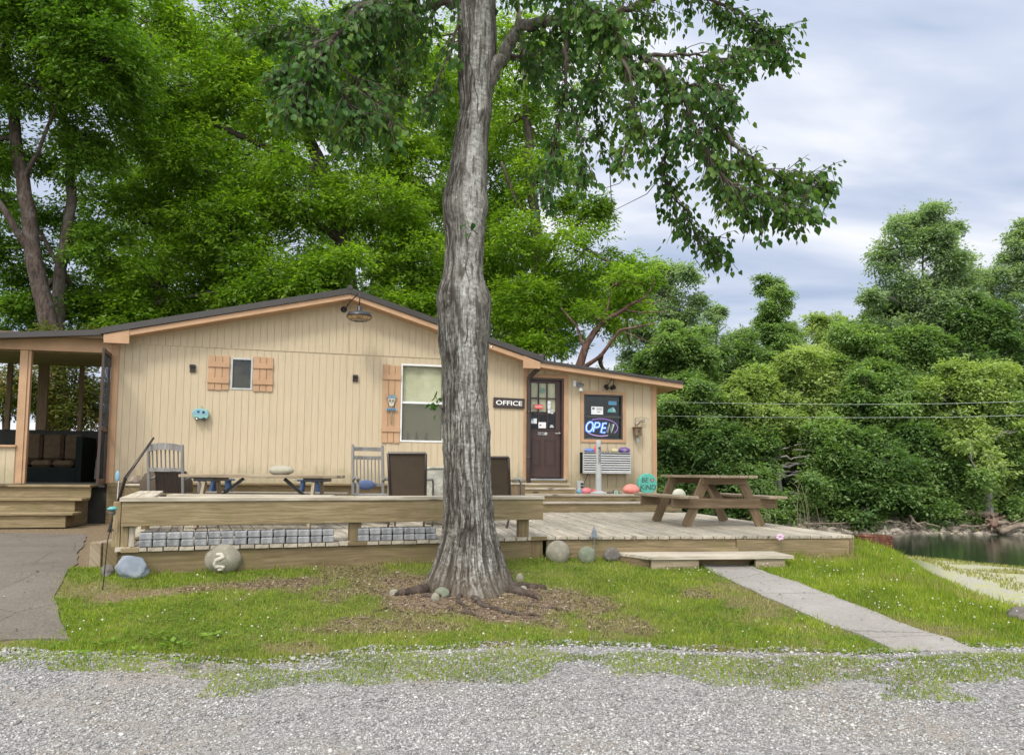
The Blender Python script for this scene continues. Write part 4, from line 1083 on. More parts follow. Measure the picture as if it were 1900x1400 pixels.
def sbox(t0, t1, b0, b1, z0, z1, name, mat, M_=None):
    p = P0 + BC * t0; q = P0 + BC * t1; mb = MB()
    mb.prism8([p + n_ * b1 + Vector((0, 0, z0 - DZ)), q + n_ * b1 + Vector((0, 0, z0 - DZ)), q + n_ * b0 + Vector((0, 0, z0 - DZ)), p + n_ * b0 + Vector((0, 0, z0 - DZ)), p + n_ * b1 + Vector((0, 0, z1 - DZ)), q + n_ * b1 + Vector((0, 0, z1 - DZ)), q + n_ * b0 + Vector((0, 0, z1 - DZ)), p + n_ * b0 + Vector((0, 0, z1 - DZ))])
    return mb.build(name, mat, fs_, bevel=.003)
tA = (P3 - P0).dot(BC) + .03; tE = L_ - .09
tB = (atz(1305, 1050, zS - .1) - P0).dot(BC); tC = (atz(1416, 1050, zS - .1) - P0).dot(BC)
zz1 = zS - .039
sbox(tA, tB, .44, .48, zz1 - .155, zz1, 'riser', 'wood_table'); sbox(tC, tE, .44, .48, zz1 - .155, zz1, 'riser', 'wood_table'); sbox(tB, tC, .28, .32, zz1 - .17, zz1 - .03, 'riser', 'wood_riser'); sbox(tB - .001, tC + .001, .36, .40, zz1 - .03, zz1 - .001, 'riser', 'wood_riser')
p = P0 + n_ * .02; q = P0 + BC * tA + n_ * .44
mb = MB(); mb.bar(p + Vector((0, 0, zz1 - .085 - DZ)), q + Vector((0, 0, zz1 - .085 - DZ)), .04, .16); mb.build('riser', 'wood_brown', fs_)
mb = MB(); mb.bar(P1 - BC * .1 + n_ * .02 + Vector((0, 0, zz1 - .085 - DZ)), P1 - BC * .1 + n_ * .44 + Vector((0, 0, zz1 - .085 - DZ)), .04, .15); mb.build('riser', 'wood_table', fs_)

# ---------------------------------------------------------------- long fixed bench with apron beam
bench = thing('deck_bench', 'long low wooden bench with deep olive-brown front board along the deck edge', 'bench', (A.x, A.y, DZ), math.atan2(AB.y, AB.x))
zb1 = DZ + .475; zb0 = zb1 - .04
LB = (B - A).length
def bb(t0, t1, b0, b1, z0, z1, name, mat, par=bench, bev=.004):
    """box in bench coordinates: t along AB, b metres back from the edge"""
    mb = MB(); f = lambda t_, b_, z_: Vector(((A + AB * t_ - ABn * b_).x, (A + AB * t_ - ABn * b_).y, z_))
    mb.prism8([f(t0, b0, z0), f(t1, b0, z0), f(t1, b1, z0), f(t0, b1, z0), f(t0, b0, z1), f(t1, b0, z1), f(t1, b1, z1), f(t0, b1, z1)])
    return mb.build(name, mat, par, bevel=bev) if name else mb
def ontop(px, py): return (atz(px, py, zb1) - A).dot(AB)
tR = LB - .015; tL = .02
bb(tL - .02, tR + .01, -.015, .13, zb0, zb1, 'seat_plank', 'wood_deck'); bb(tL + .30, tR, .136, .28, zb0, zb1, 'seat_plank', 'wood_deck')
bb(tL, tR, .0, .038, zb0 - .235, zb0 - .001, 'front_board', 'wood_beam')
def tat(px, py, z): return (atz(px, py, z) - A).dot(AB)
for (x0, x1) in ((224, 237), (238, 250.5), (640, 662), (985, 1006)):
    t0, t1 = tat(x0, 1000, DZ), tat(x1, 1000, DZ); bb(t0, t1, .045, .135, DZ, zb0 - .001, 'post', 'wood_beam' if x0 < 300 else 'wood_riser')
bb(tat(251, 1000, DZ), tat(261, 1000, DZ), .05, .09, DZ, zb0 - .24, 'post', 'wood_deck')
bb(.03, tat(262, 1010, DZ), -.035, -.005, DZ - .045, DZ + .0, 'foot_plate', 'wood_beam'); bb(tat(634, 1000, DZ), tat(672, 1000, DZ), -.033, -.008, DZ - .04, DZ + .003, 'foot_plate', 'wood_riser'); bb(tat(980, 995, DZ), tat(1013, 995, DZ), -.034, -.006, DZ - .04, DZ + .006, 'foot_plate', 'wood_riser')
# return bench along the left edge
rb = thing('deck_bench', 'short wooden bench running back along the left side of the deck', 'bench', (A.x, A.y + 1, DZ), math.atan2(AB.y, AB.x))
bb(0.0, .13, .14, 2.6, zb0, zb1, 'seat_plank', 'wood_deck', rb); bb(.136, .28, .14, 2.6, zb0, zb1, 'seat_plank', 'wood_deck', rb)
bb(0.0, .038, .15, 2.6, zb0 - .2, zb0 - .001, 'side_board', 'wood_riser', rb); bb(.05, .14, 2.4, 2.5, DZ, zb0, 'post', 'wood_riser', rb)
# ---------------------------------------------------------------- grey pavers on the deck edge
m, t = newmat('paver_concrete'); k = NT(t)
oi = k.n('ShaderNodeObjectInfo'); v = k.coord('Object'); n_1 = k.noise(v, 14, 5, 0.7); n_2 = k.noise(v, 60, 3, 0.6)
col = k.mix(oi.outputs['Random'], (0.165, 0.170, 0.178), (0.27, 0.275, 0.285)); col = k.mix(k.fr(n_1, 0.45, 0.7, 0, 0.5), col, (0.52, 0.52, 0.52))
k.out(k.bsdf(col, 0.9, 0.15, k.bump(n_2, 0.6, 0.004))); MAT['paver_concrete'] = m
PW, PH, PD = .1235, .066, .20
mb = MB(); mb.box(-PW / 2 + .005, PW / 2 - .005, -PD / 2, PD / 2, 0, PH)
rng = random.Random(3); first = None
def paver(t_, row, nm, lab, grp):
    global first
    pos = A + AB * t_ - ABn * (.075 + rng.uniform(-.012, .012)); pos.z = DZ + .002 + row * (PH + .003)
    rz_ = math.atan2(AB.y, AB.x) + rng.uniform(-.035, .035)
    if first is None:
        o = mb.build('paver_block', 'paver_concrete', None, bevel=.008); first = o
    else:
        o = first.copy(); COL.objects.link(o)
    o.location = pos; o.rotation_euler = (0, 0, rz_); tag(o, lab, 'paver', grp)
def stack(px0, n, side):
    t0 = tat(px0, 1005, DZ) + PW / 2
    ordn = ['first', 'second', 'third', 'fourth', 'fifth', 'sixth', 'seventh', 'eighth', 'ninth', 'tenth', 'eleventh', 'twelfth', 'thirteenth', 'fourteenth', 'fifteenth']
    for row in (0, 1):
        for i in range(n):
            where = 'leftmost' if i == 0 else 'rightmost' if i == n - 1 else ordn[i] + ' from left'
            paver(t0 + i * PW, row, None, f'grey concrete block, {where}, {"upper" if row else "lower"} row, {side} stack under bench', 'grey pavers stacked under the bench')
stack(264, 15, 'longer'); stack(666, 7, 'shorter')

# ---------------------------------------------------------------- picnic tables
def picnic(px_label, label, loc, rz, L, H, topw, mats, style='A'):
    t_ = thing('picnic_table', label, 'picnic table', loc, rz)
    M = ORG[t_.name]
    def P(*a): return M @ Vector(a)
    n = 5; w_ = topw / n
    for i in range(n):
        mb = MB(); y0 = -topw / 2 + i * w_
        mb.box(-L / 2 + random.uniform(-.008, .008), L / 2 + random.uniform(-.008, .008), y0 + .003, y0 + w_ - .003, H - .038, H, M); mb.build('top_plank', mats[0], t_, bevel=.005)
    for s_ in (-1, 1):
        for j in range(2):
            y0 = s_ * (topw / 2 + .17) + (j - (0 if s_ > 0 else 2)) * .143 * 1 + (0 if s_ > 0 else .0)
            mb = MB(); mb.box(-L / 2 + random.uniform(-.01, .01), L / 2, y0, y0 + .138, .405, .443, M); mb.build('seat_plank', mats[0], t_, bevel=.005)
    fx = L / 2 - .30; span = topw / 2 + .17 + .28
    for sx in (-1, 1):
        mb = MB(); mb.box(sx * fx - .02, sx * fx + .02, -span, span, .265, .404, M); mb.build('cross_beam', mats[1], t_, bevel=.004)
        mb = MB(); mb.box(sx * fx - .02, sx * fx + .02, -topw / 2 + .02, topw / 2 - .02, H - .13, H - .039, M); mb.build('cleat', mats[1], t_, bevel=.004)
        for s_ in (-1, 1):
            mb = MB(); x_ = sx * (fx - .042)
            mb.bar(P(x_, s_ * (topw / 2 - .09), H - .04), P(x_, s_ * (topw / 2 + .22), 0), .14, .04, up=M.to_3x3() @ Vector((1, 0, 0)))
            mb.build('leg', mats[1], t_, bevel=.004)
        mb = MB(); mb.bar(P(sx * (fx - .06), 0, .34), P(sx * (fx - .62), 0, H - .05), .09, .038, up=(0, 0, 1)); mb.build('brace', mats[1], t_, bevel=.003)
    return t_
# right-hand table, its near end towards the lower right
c1 = atz(1354, 978, DZ); c2 = atz(1272, 965.5, DZ)
ax = (c1 - c2); ax.z = 0; rzr = math.atan2(ax.y, ax.x)
mid = (c1 + c2) / 2
picnic(None, 'weathered A-frame picnic table on the open right part of the deck', (mid.x, mid.y, DZ), rzr, 1.83, .735, .72, ('wood_table', 'wood_brown'))
# left-hand table, on crossed legs
pl0 = atY(492, 880, 10.2)
def table_left():
    loc = (pl0.x, pl0.y, DZ); rz = R(4); Lt = 2.02; H = .69
    t_ = thing('picnic_table', 'long grey-brown picnic table carrying a flat stone, beside the grey rocker', 'picnic table', loc, rz); M = ORG[t_.name]
    def P(*a): return M @ Vector(a)
    for i in range(5):
        mb = MB(); y0 = -.36 + i * .144; mb.box(-Lt / 2, Lt / 2 + (.03 if i == 2 else 0), y0 + .003, y0 + .141, H - .04, H, M); mb.build('top_plank', 'wood_table', t_, bevel=.005)
    for s_ in (-1, 1):
        mb = MB(); mb.box(-Lt / 2, Lt / 2, s_ * .60 - .13, s_ * .60 + .13, .40, .44, M); mb.build('seat_plank', 'wood_deck', t_, bevel=.005)
    for sx in (-1, 1):
        x_ = sx * .70
        mb = MB(); mb.box(x_ - .02, x_ + .02, -.72, .72, .26, .398, M); mb.build('cross_beam', 'wood_brown', t_, bevel=.004)
        mb = MB(); mb.box(x_ - .13, x_ + .13, -.33, .33, H - .09, H - .041, M); mb.build('cleat', 'black_metal', t_, bevel=.004)
        for s_ in (-1, 1):
            mb = MB(); mb.bar(P(x_, s_ * .27, H - .09), P(x_, s_ * .55, 0), .09, .04, up=M.to_3x3() @ Vector((1, 0, 0))); mb.build('leg', 'wood_table', t_, bevel=.004)
        mb = MB(); mb.bar(P(x_ + (.02 if sx < 0 else -.02), -.05, .30), P(x_ - sx * .43, -.05, H - .055), .07, .038); mb.build('brace', 'black_metal', t_, bevel=.003)
table_left()
# ---------------------------------------------------------------- foliage
leafmat('leaf_bright', [(0.060, 0.125, 0.010), (0.160, 0.280, 0.022), (0.340, 0.480, 0.055)], 0.58, nscale=0.45)
leafmat('leaf_mid', [(0.055, 0.125, 0.015), (0.13, 0.25, 0.026), (0.26, 0.39, 0.045)], 0.45, nscale=0.5)
leafmat('leaf_fore', [(0.03, 0.085, 0.02), (0.06, 0.14, 0.028), (0.15, 0.235, 0.036)], 0.42, rough=0.5, spec=0.25, nscale=1.2)
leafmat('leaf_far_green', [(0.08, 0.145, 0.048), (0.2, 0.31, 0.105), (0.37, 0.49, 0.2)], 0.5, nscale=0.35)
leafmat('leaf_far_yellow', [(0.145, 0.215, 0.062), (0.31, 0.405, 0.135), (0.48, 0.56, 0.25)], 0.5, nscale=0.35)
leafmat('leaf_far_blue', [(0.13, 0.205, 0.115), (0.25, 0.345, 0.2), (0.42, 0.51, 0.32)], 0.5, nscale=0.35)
leafmat('leaf_far_dark', [(0.06, 0.12, 0.042), (0.135, 0.23, 0.075), (0.24, 0.355, 0.125)], 0.5, nscale=0.4)
leafmat('leaf_russet', [(0.052, 0.0975, 0.0156), (0.143, 0.169, 0.039), (0.299, 0.195, 0.065)], 0.4, nscale=1.5)
barkmat('bark_dark', (0.055, 0.042, 0.033), (0.12, 0.098, 0.080), (0.20, 0.20, 0.17), 5, 0.3)
barkmat('bark_brown', (0.10, 0.062, 0.045), (0.24, 0.165, 0.125), (0.28, 0.24, 0.2), 5, 0.4)
barkmat('bark_trunk', (0.035, 0.026, 0.021), (0.105, 0.080, 0.065), (0.17, 0.155, 0.14), 5, 0.4)
barkmat('bark_dead', (0.045, 0.028, 0.022), (0.15, 0.085, 0.065), (0.26, 0.22, 0.19), 5, 0.4)
barkmat('bark_grey', (0.12, 0.11, 0.10), (0.26, 0.25, 0.23), (0.34, 0.34, 0.31), 5, 0.4)
RS = np.random.RandomState(5)
def unit(v): return v / np.maximum(1e-9, np.linalg.norm(v, axis=-1, keepdims=True))
def leaf_quads(P, axis, nrm, L, Wd, fold=0.0):
    """one rhombic leaf per row of P"""
    axis = unit(axis); side = unit(np.cross(axis, nrm)); n = np.cross(side, axis)
    L = L[:, None]; Wd = Wd[:, None]
    v = np.stack([P, P + axis * L * .42 + side * Wd * .5 + n * L * fold, P + axis * L, P + axis * L * .42 - side * Wd * .5 + n * L * fold], 1)
    m_ = len(P); return v.reshape(-1, 3), np.arange(4 * m_).reshape(m_, 4)
def heart_leaves(P, axis, nrm, L):
    axis = unit(axis); side = unit(np.cross(axis, nrm)); n = np.cross(side, axis); L = L[:, None]
    def q(a, b, c): return P + axis * L * a + side * L * b + n * L * c
    V = np.stack([q(0, 0, 0), q(-.06, .27, .10), q(.36, .40, .12), q(1.0, 0, -.06), q(.36, -.40, .12), q(-.06, -.27, .10)], 1)
    m_ = len(P); b = np.arange(m_)[:, None] * 6
    f = np.concatenate([b + np.array([[0, 1, 2, 3]]), b + np.array([[0, 3, 4, 5]])], 0)
    return V.reshape(-1, 3), f
def crown_pts(blobs, nclump, nspray, thr=0.36, freq=0.55, rs=RS, csize=0.34, flat=0.6):
    """spray centres and outward directions, grouped in clumps through each ellipsoid"""
    out = []; dirs = []; clumps = []
    for (c, r, wgt) in blobs:
        c = np.array(c); r = np.array(r); k = max(3, int(nclump * wgt))
        d = unit(rs.normal(size=(k, 3))); rad = rs.uniform(0.35, 1.0, k) ** 0.6
        cc = c + d * rad[:, None] * r * 0.86
        keep = vnoise(cc[:, 0] * freq + 3, cc[:, 1] * freq, cc[:, 2] * freq) > thr - 0.12
        cc = cc[keep]
        for q in cc:
            cr_ = r.mean() * csize * rs.uniform(.7, 1.35)
            n = int(nspray * rs.uniform(.7, 1.3))
            dd = unit(rs.normal(size=(n, 3))); rr = rs.rand(n) ** 0.45
            p = q + dd * rr[:, None] * cr_ * np.array([1, 1, flat])
            out.append(p); o_ = unit(p - c) * .6 + dd * .5; o_[:, 2] *= .45; o_[:, 2] -= .12; dirs.append(unit(o_))
        clumps.append((c, cc))
    P = np.concatenate(out); D = np.concatenate(dirs)
    return P, D, clumps
def spray_leaves(P, D, per, length, L, Wd, rs=RS, tilt=.55, droop=.25):
    n = len(P); t = rs.rand(n, per, 1); side = unit(np.cross(D, [0, 0, 1.0]) + 1e-6)
    s = (rs.rand(n, per, 1) - .5) * (1.05 - t) * length * .9
    jit = rs.normal(size=(n, per, 3)) * length * .10
    p = P[:, None] + D[:, None] * (t - .3) * length + side[:, None] * s + jit
    p[..., 2] -= (t[..., 0] ** 2) * length * droop
    ax = D[:, None] * .8 + side[:, None] * np.sign(s) * .75 + rs.normal(size=(n, per, 3)) * .35; ax[..., 2] -= .3
    nr = np.array([0, 0, 1.0]) + rs.normal(size=(n, per, 3)) * tilt
    m_ = n * per
    return leaf_quads(p.reshape(m_, 3), ax.reshape(m_, 3), nr.reshape(m_, 3), L * rs.uniform(.5, 1.4, m_), Wd * rs.uniform(.7, 1.2, m_), .03)
def wig(a, b, n, amp, rs=RS):
    a = np.array(a, float); b = np.array(b, float); L = np.linalg.norm(b - a)
    pts = [a + (b - a) * i / n for i in range(n + 1)]
    off = np.zeros(3)
    for i in range(1, n): off = off * .6 + rs.normal(size=3) * amp * L; pts[i] = pts[i] + off * math.sin(math.pi * i / n)
    return pts
def limbs_mb(mb, clumps, forks, r0, per=7, rs=RS):
    """limbs from the nearest fork point to each blob, twigs on to its clumps"""
    forks = [np.array(f[:3]) for f in forks]
    for c, cc in clumps:
        low = [f for f in forks if f[2] < c[2] + .3] or forks
        f = min(low, key=lambda q: np.linalg.norm(q - c))
        p = wig(f, c, 6, .05, rs); mb.tube(p, list(np.linspace(r0, r0 * .4, 7)), 6, caps=False)
        if len(cc) == 0: continue
        for q in cc[rs.permutation(len(cc))[:per]]:
            s_ = p[rs.randint(3, 7)]; w2 = wig(s_, q, 4, .07, rs); mb.tube(w2, list(np.linspace(r0 * .38, r0 * .1, 5)), 5, caps=False)
            for _ in range(2):
                e_ = q + rs.normal(size=3) * np.linalg.norm(q - c) * .35
                mb.tube(wig(w2[rs.randint(2, 5)], e_, 3, .08, rs), list(np.linspace(r0 * .15, r0 * .04, 4)), 4, caps=False)
def blob(px, py, D, rpx, rpy, rd=None, w_=1.0):
    c = atY(px, py, D); rx = rpx / F * D; rz = rpy / F * D
    return ((c.x, c.y, c.z), (rx, rd or (rx + rz) / 2, rz), w_)
def tree(name, label, cat, trunks, blobs, leaf, bark, group, nclump=26, nspray=34, per=12, L=.13, Wd=.06, slen=.42, thr=.36, r0=.08, base=None, twigs=7, freq=.55, csize=.40, tilt=.6, droop=.25, seed=1, flat=.78):
    rs = np.random.RandomState(seed)
    b0 = base or trunks[0][0][0]
    t_ = thing(name, label, cat, (b0[0], b0[1], gzs(b0[0], b0[1])), 0, group)
    P, Dr, clumps = crown_pts(blobs, nclump, nspray, thr, freq, rs, csize, flat)
    keep = vnoise(P[:, 0] * 1.1 + 7, P[:, 1] * 1.1, P[:, 2] * 1.3) > thr - .12
    P, Dr = P[keep], Dr[keep]
    V, Fc = spray_leaves(P, Dr, per, slen, L, Wd, rs, tilt, droop)
    mb = MB(); forks = []
    for pts, rad in trunks:
        n = len(pts); fine = []; fr_ = []
        for i in range(n - 1):
            for q in range(5):
                tt = q / 5; a = np.array(pts[i]); b = np.array(pts[i + 1]); fine.append(a + (b - a) * tt + rs.normal(size=3) * .012 * rad[0] * 6 * (i + q > 0)); fr_.append(rad[i] + (rad[i + 1] - rad[i]) * tt)
        fine.append(np.array(pts[-1])); fr_.append(rad[-1]); mb.tube(fine, fr_, 12); forks += fine[len(fine) // 3:]
    limbs_mb(mb, clumps, forks, r0, twigs, rs)
    mb.build('trunk', bark, t_, smooth=True, flipfix=False)
    npmesh('crown', V, Fc, leaf, t_)
    return t_, len(Fc)
NL = 0
def pz(px, py, D): p = atY(px, py, D); return (p.x, p.y, p.z)
G1 = 'trees behind the cabin'
# 1 tall pair of trunks at the left edge
q = tree('tree', 'tall tree with brown leaning trunk at the left edge, behind the porch', 'tree',
     [([pz(100, 900, 19.5), pz(95, 620, 19.5), pz(62, 480, 19.5), pz(42, 330, 19.5), pz(22, 210, 19.6), pz(8, 60, 19.8), pz(0, -60, 20)], [.26, .23, .20, .165, .13, .10, .06]),
      ([pz(58, 470, 19.5), pz(20, 410, 19.2), pz(-30, 330, 19)], [.11, .09, .06]), ([pz(44, 330, 19.5), pz(70, 285, 19.4), pz(110, 180, 19.2)], [.07, .05, .03])],
     [blob(10, 60, 19, 130, 110, 2, 1.3), blob(130, 30, 18.5, 120, 80, 1.8, 1.2), blob(-30, 260, 19.5, 90, 60, 1.5, .7), blob(60, 150, 19, 90, 60, 1.4, .9), blob(200, 110, 18.5, 90, 70, 1.5, .8), blob(90, -10, 18.5, 150, 60, 2, 1)], 'leaf_mid', 'bark_trunk', G1, nclump=34, nspray=34, seed=2, thr=.34)
q = tree('tree', 'slender dark-trunked tree right of the brown leaning trunk, behind the porch', 'tree',
     [([pz(125, 900, 20.5), pz(106, 620, 20.5), pz(112, 500, 20.5), pz(133, 370, 20.5), pz(128, 250, 20.5), pz(100, 150, 20.6), pz(95, 20, 20.8)], [.19, .17, .15, .13, .11, .09, .05]),
      ([pz(112, 500, 20.5), pz(75, 430, 20.8), pz(50, 400, 21)], [.07, .05, .04])],
     [blob(30, 460, 21, 90, 60, 1.3, .7), blob(150, 300, 20.5, 70, 45, 1.2, .5), blob(175, 450, 21, 60, 50, 1.2, .5), blob(190, 170, 20, 90, 70, 1.5, .9), blob(20, 590, 21, 80, 50, 1.3, .7), blob(165, 570, 21.5, 55, 45, 1, .5), blob(90, 640, 21, 110, 30, 1.2, .7), blob(110, 410, 21.5, 60, 40, 1.2, .5), blob(10, 360, 21.5, 60, 50, 1.2, .5), blob(90, 530, 22, 60, 50, 1.2, .6), blob(200, 250, 21, 70, 60, 1.4, .7)], 'leaf_mid', 'bark_dark', G1, nclump=26, nspray=32, seed=3, thr=.36)
# 2 the big bright tree over the roof
q = tree('tree', 'broad bright-green tree with dark limbs over the left half of the cabin roof', 'tree',
     [([pz(655, 900, 24), pz(650, 560, 24), pz(635, 430, 24), pz(600, 310, 24), pz(540, 200, 24), pz(470, 60, 24)], [.34, .30, .26, .22, .16, .10]),
      ([pz(610, 330, 24), pz(520, 285, 23.4), pz(420, 240, 22.8), pz(300, 175, 22.4)], [.15, .12, .09, .05]), ([pz(640, 450, 24), pz(560, 400, 23), pz(460, 400, 22.2), pz(380, 440, 21.8)], [.13, .10, .07, .04]),
      ([pz(645, 520, 24), pz(520, 500, 23), pz(400, 540, 22.2), pz(300, 560, 22)], [.12, .09, .06, .04]), ([pz(560, 230, 24), pz(500, 110, 23.4), pz(450, 70, 23)], [.12, .08, .05])],
     [blob(300, 520, 22.5, 125, 75, 2, 1), blob(430, 430, 22.5, 120, 85, 2, 1.1), blob(560, 350, 23, 110, 85, 2, 1), blob(370, 300, 22.5, 120, 85, 2, 1.1), blob(520, 530, 22, 120, 70, 1.8, 1), blob(650, 500, 22.5, 90, 70, 1.8, .9),
      blob(250, 400, 23, 90, 70, 1.6, .8), blob(320, 160, 22.5, 130, 80, 2, 1), blob(500, 180, 23, 120, 80, 2, 1), blob(440, 50, 23, 150, 70, 2, 1), blob(240, 590, 22, 100, 50, 1.5, .9), blob(270, 40, 23, 120, 80, 2, .9)], 'leaf_bright', 'bark_dark', G1, nclump=30, nspray=36, seed=4, thr=.37, slen=.5, L=.155, Wd=.066)
q = tree('tree', 'bright yellow-green tree straight behind the roof ridge, left of the pale trunk', 'tree',
     [([pz(770, 900, 25), pz(765, 560, 25), pz(750, 430, 25), pz(735, 250, 25), pz(720, 80, 25)], [.30, .27, .23, .17, .1]), ([pz(752, 440, 25), pz(690, 400, 24.4), pz(620, 330, 24)], [.12, .09, .05])],
     [blob(700, 380, 23.5, 90, 60, 1.6, .9), blob(770, 480, 24, 90, 70, 1.6, .9), blob(680, 250, 24, 100, 75, 1.8, .9), blob(790, 330, 25, 80, 70, 1.6, .7), blob(740, 570, 23.5, 100, 45, 1.5, .9), blob(640, 90, 24.5, 120, 90, 2, 1), blob(780, 150, 25, 90, 90, 2, .8), blob(860, 60, 26, 120, 80, 2, .8)], 'leaf_bright', 'bark_dark', G1, nclump=28, nspray=34, seed=5, thr=.38, slen=.5, L=.155, Wd=.066)
q = tree('tree', 'open airy tree right of the pale trunk, sky showing through its crown', 'tree',
     [([pz(985, 900, 25), pz(990, 620, 25), pz(1000, 480, 25), pz(985, 330, 25), pz(975, 160, 25), pz(960, 0, 25)], [.26, .23, .20, .16, .11, .07]),
      ([pz(998, 500, 25), pz(1040, 430, 24.4), pz(1100, 470, 24), pz(1160, 500, 23.8)], [.11, .09, .06, .04]), ([pz(990, 400, 25), pz(960, 380, 24.6), pz(930, 300, 24.2)], [.09, .07, .04])],
     [blob(960, 210, 25, 80, 70, 1.6, .7), blob(1010, 330, 25, 85, 60, 1.5, .7), blob(1060, 110, 25.5, 110, 80, 2, .9), blob(950, 450, 24.5, 75, 70, 1.5, .8), blob(1080, 470, 24, 95, 55, 1.5, .9), blob(1165, 495, 24, 50, 42, 1.2, .6),
      blob(980, 570, 24, 95, 50, 1.5, .9), blob(1090, 390, 24.5, 55, 40, 1.1, .5), blob(1130, 575, 23.5, 70, 35, 1.1, .6), blob(1020, 630, 23.5, 80, 40, 1.2, .8), blob(960, 60, 26, 80, 80, 1.5, .5), blob(1170, 640, 23.5, 60, 35, 1.1, .6)], 'leaf_bright', 'bark_dark', G1, nclump=26, nspray=30, seed=6, thr=.42, slen=.5, L=.14, Wd=.062)
q = tree('tree', 'green tree filling the gap beyond the pale trunk, low over the roof', 'tree',
     [([pz(860, 900, 29), pz(865, 560, 29), pz(880, 380, 29), pz(890, 150, 29)], [.28, .24, .18, .08])],
     [blob(880, 560, 28, 110, 60, 2, 1), blob(930, 470, 28.5, 90, 70, 2, .9), blob(850, 420, 28.5, 90, 80, 2, .9), blob(910, 330, 29, 90, 70, 2, .8), blob(880, 200, 29, 90, 80, 2, .8), blob(1020, 600, 28, 90, 45, 2, .8), blob(1000, 250, 29, 80, 60, 2, .6), blob(1060, 540, 28, 70, 50, 1.5, .7)], 'leaf_mid', 'bark_dark', G1, nclump=28, nspray=34, seed=15, thr=.38, slen=.5, L=.18, Wd=.07)
q = tree('tree', 'dense green tree at the back left, behind the bright broad one', 'tree',
     [([pz(400, 900, 30), pz(395, 560, 30), pz(380, 380, 30), pz(380, 150, 30)], [.30, .26, .2, .1])],
     [blob(330, 560, 29, 130, 60, 2, 1), blob(480, 540, 29, 130, 60, 2, 1), blob(400, 420, 30, 130, 80, 2, 1), blob(560, 440, 30, 110, 90, 2, 1), blob(350, 280, 30, 130, 90, 2, 1), blob(500, 280, 30, 120, 90, 2, 1), blob(400, 130, 30, 130, 90, 2, .9), blob(590, 120, 30, 120, 100, 2, .9), blob(220, 480, 30, 60, 60, 2, .5), blob(620, 560, 29, 110, 50, 2, .9)], 'leaf_mid', 'bark_dark', G1, nclump=26, nspray=32, seed=16, thr=.38, slen=.5, L=.18, Wd=.07)
# the bare brown limbs right of the ridge
q = tree('dead_tree', 'bare brown broken tree leaning right above the wing roof', 'dead tree',
     [([pz(1060, 900, 21.5), pz(1075, 680, 21.5), pz(1092, 630, 21.5), pz(1118, 598, 21.5), pz(1160, 572, 21.3), pz(1200, 548, 21)], [.15, .125, .10, .075, .05, .02]),
      ([pz(1077, 685, 21.5), pz(1115, 660, 21.2), pz(1150, 612, 21), pz(1215, 600, 20.8)], [.07, .055, .04, .015]), ([pz(1085, 650, 21.5), pz(1070, 605, 21.6), pz(1040, 570, 21.7)], [.05, .035, .015]), ([pz(1160, 575, 21.3), pz(1190, 580, 21.2), pz(1240, 578, 21)], [.03, .02, .008]),
      ([pz(1100, 620, 21.5), pz(1128, 570, 21.4), pz(1135, 530, 21.4)], [.035, .025, .01]), ([pz(1150, 612, 21), pz(1180, 625, 20.9), pz(1225, 640, 20.8)], [.02, .015, .006]), ([pz(1200, 548, 21), pz(1215, 525, 21), pz(1212, 505, 21)], [.018, .012, .005]), ([pz(1180, 560, 21.1), pz(1215, 562, 21), pz(1245, 550, 21)], [.018, .012, .005])],
     [blob(1120, 700, 22, 50, 25, .8, .25), blob(1165, 520, 21.6, 60, 30, .9, .7), blob(1100, 590, 22, 45, 30, .8, .5)], 'leaf_bright', 'bark_dead', None, nclump=14, nspray=20, seed=7, thr=.3)
q = tree('tree', 'pale green tree filling the sky gaps far behind the cabin, left', 'tree', [([pz(300, 900, 36), pz(300, 400, 36), pz(300, 200, 36)], [.28, .2, .08])],
     [blob(x, y, 35 + (x % 3), 95, 75, 2.2, .8) for x, y in ((200, 330), (230, 560), (300, 460), (320, 230), (420, 340), (430, 560), (520, 240), (540, 600), (300, 60), (450, 110))], 'leaf_far_green', 'bark_dark', G1, nclump=22, nspray=28, seed=17, thr=.34, slen=.6, L=.2, Wd=.1)
q = tree('tree', 'pale green tree filling the sky gaps far behind the cabin ridge', 'tree', [([pz(720, 900, 36), pz(720, 400, 36), pz(720, 200, 36)], [.28, .2, .08])],
     [blob(x, y, 35 + (x % 3), 95, 80, 2.2, .8) for x, y in ((620, 330), (640, 560), (700, 440), (760, 300), (790, 560), (800, 420), (600, 180), (740, 150), (930, 580), (900, 420), (1010, 540), (890, 250))], 'leaf_far_green', 'bark_dark', G1, nclump=22, nspray=28, seed=18, thr=.34, slen=.6, L=.2, Wd=.1)
# russet shrub behind the screened porch
q = tree('shrub', 'tall shrub with reddish new leaves seen through the screened porch', 'shrub',
     [([pz(120, 900, 19), pz(125, 800, 19), pz(100, 700, 19)], [.05, .04, .02]), ([pz(128, 880, 19), pz(150, 790, 19), pz(175, 700, 19)], [.04, .03, .02]), ([pz(60, 880, 19), pz(70, 780, 19), pz(50, 690, 19)], [.04, .03, .02]), ([pz(10, 880, 19), pz(5, 760, 19), pz(20, 690, 19)], [.04, .03, .02])],
     [blob(100, 720, 19, 80, 60, 1, 1.2), blob(160, 760, 19.3, 60, 60, 1, .9), blob(20, 720, 19, 70, 50, 1, .9), blob(120, 640, 19, 90, 30, .8, .7)], 'leaf_russet', 'bark_dark', None, nclump=22, nspray=26, seed=8, thr=.33, L=.11, Wd=.045, slen=.35)

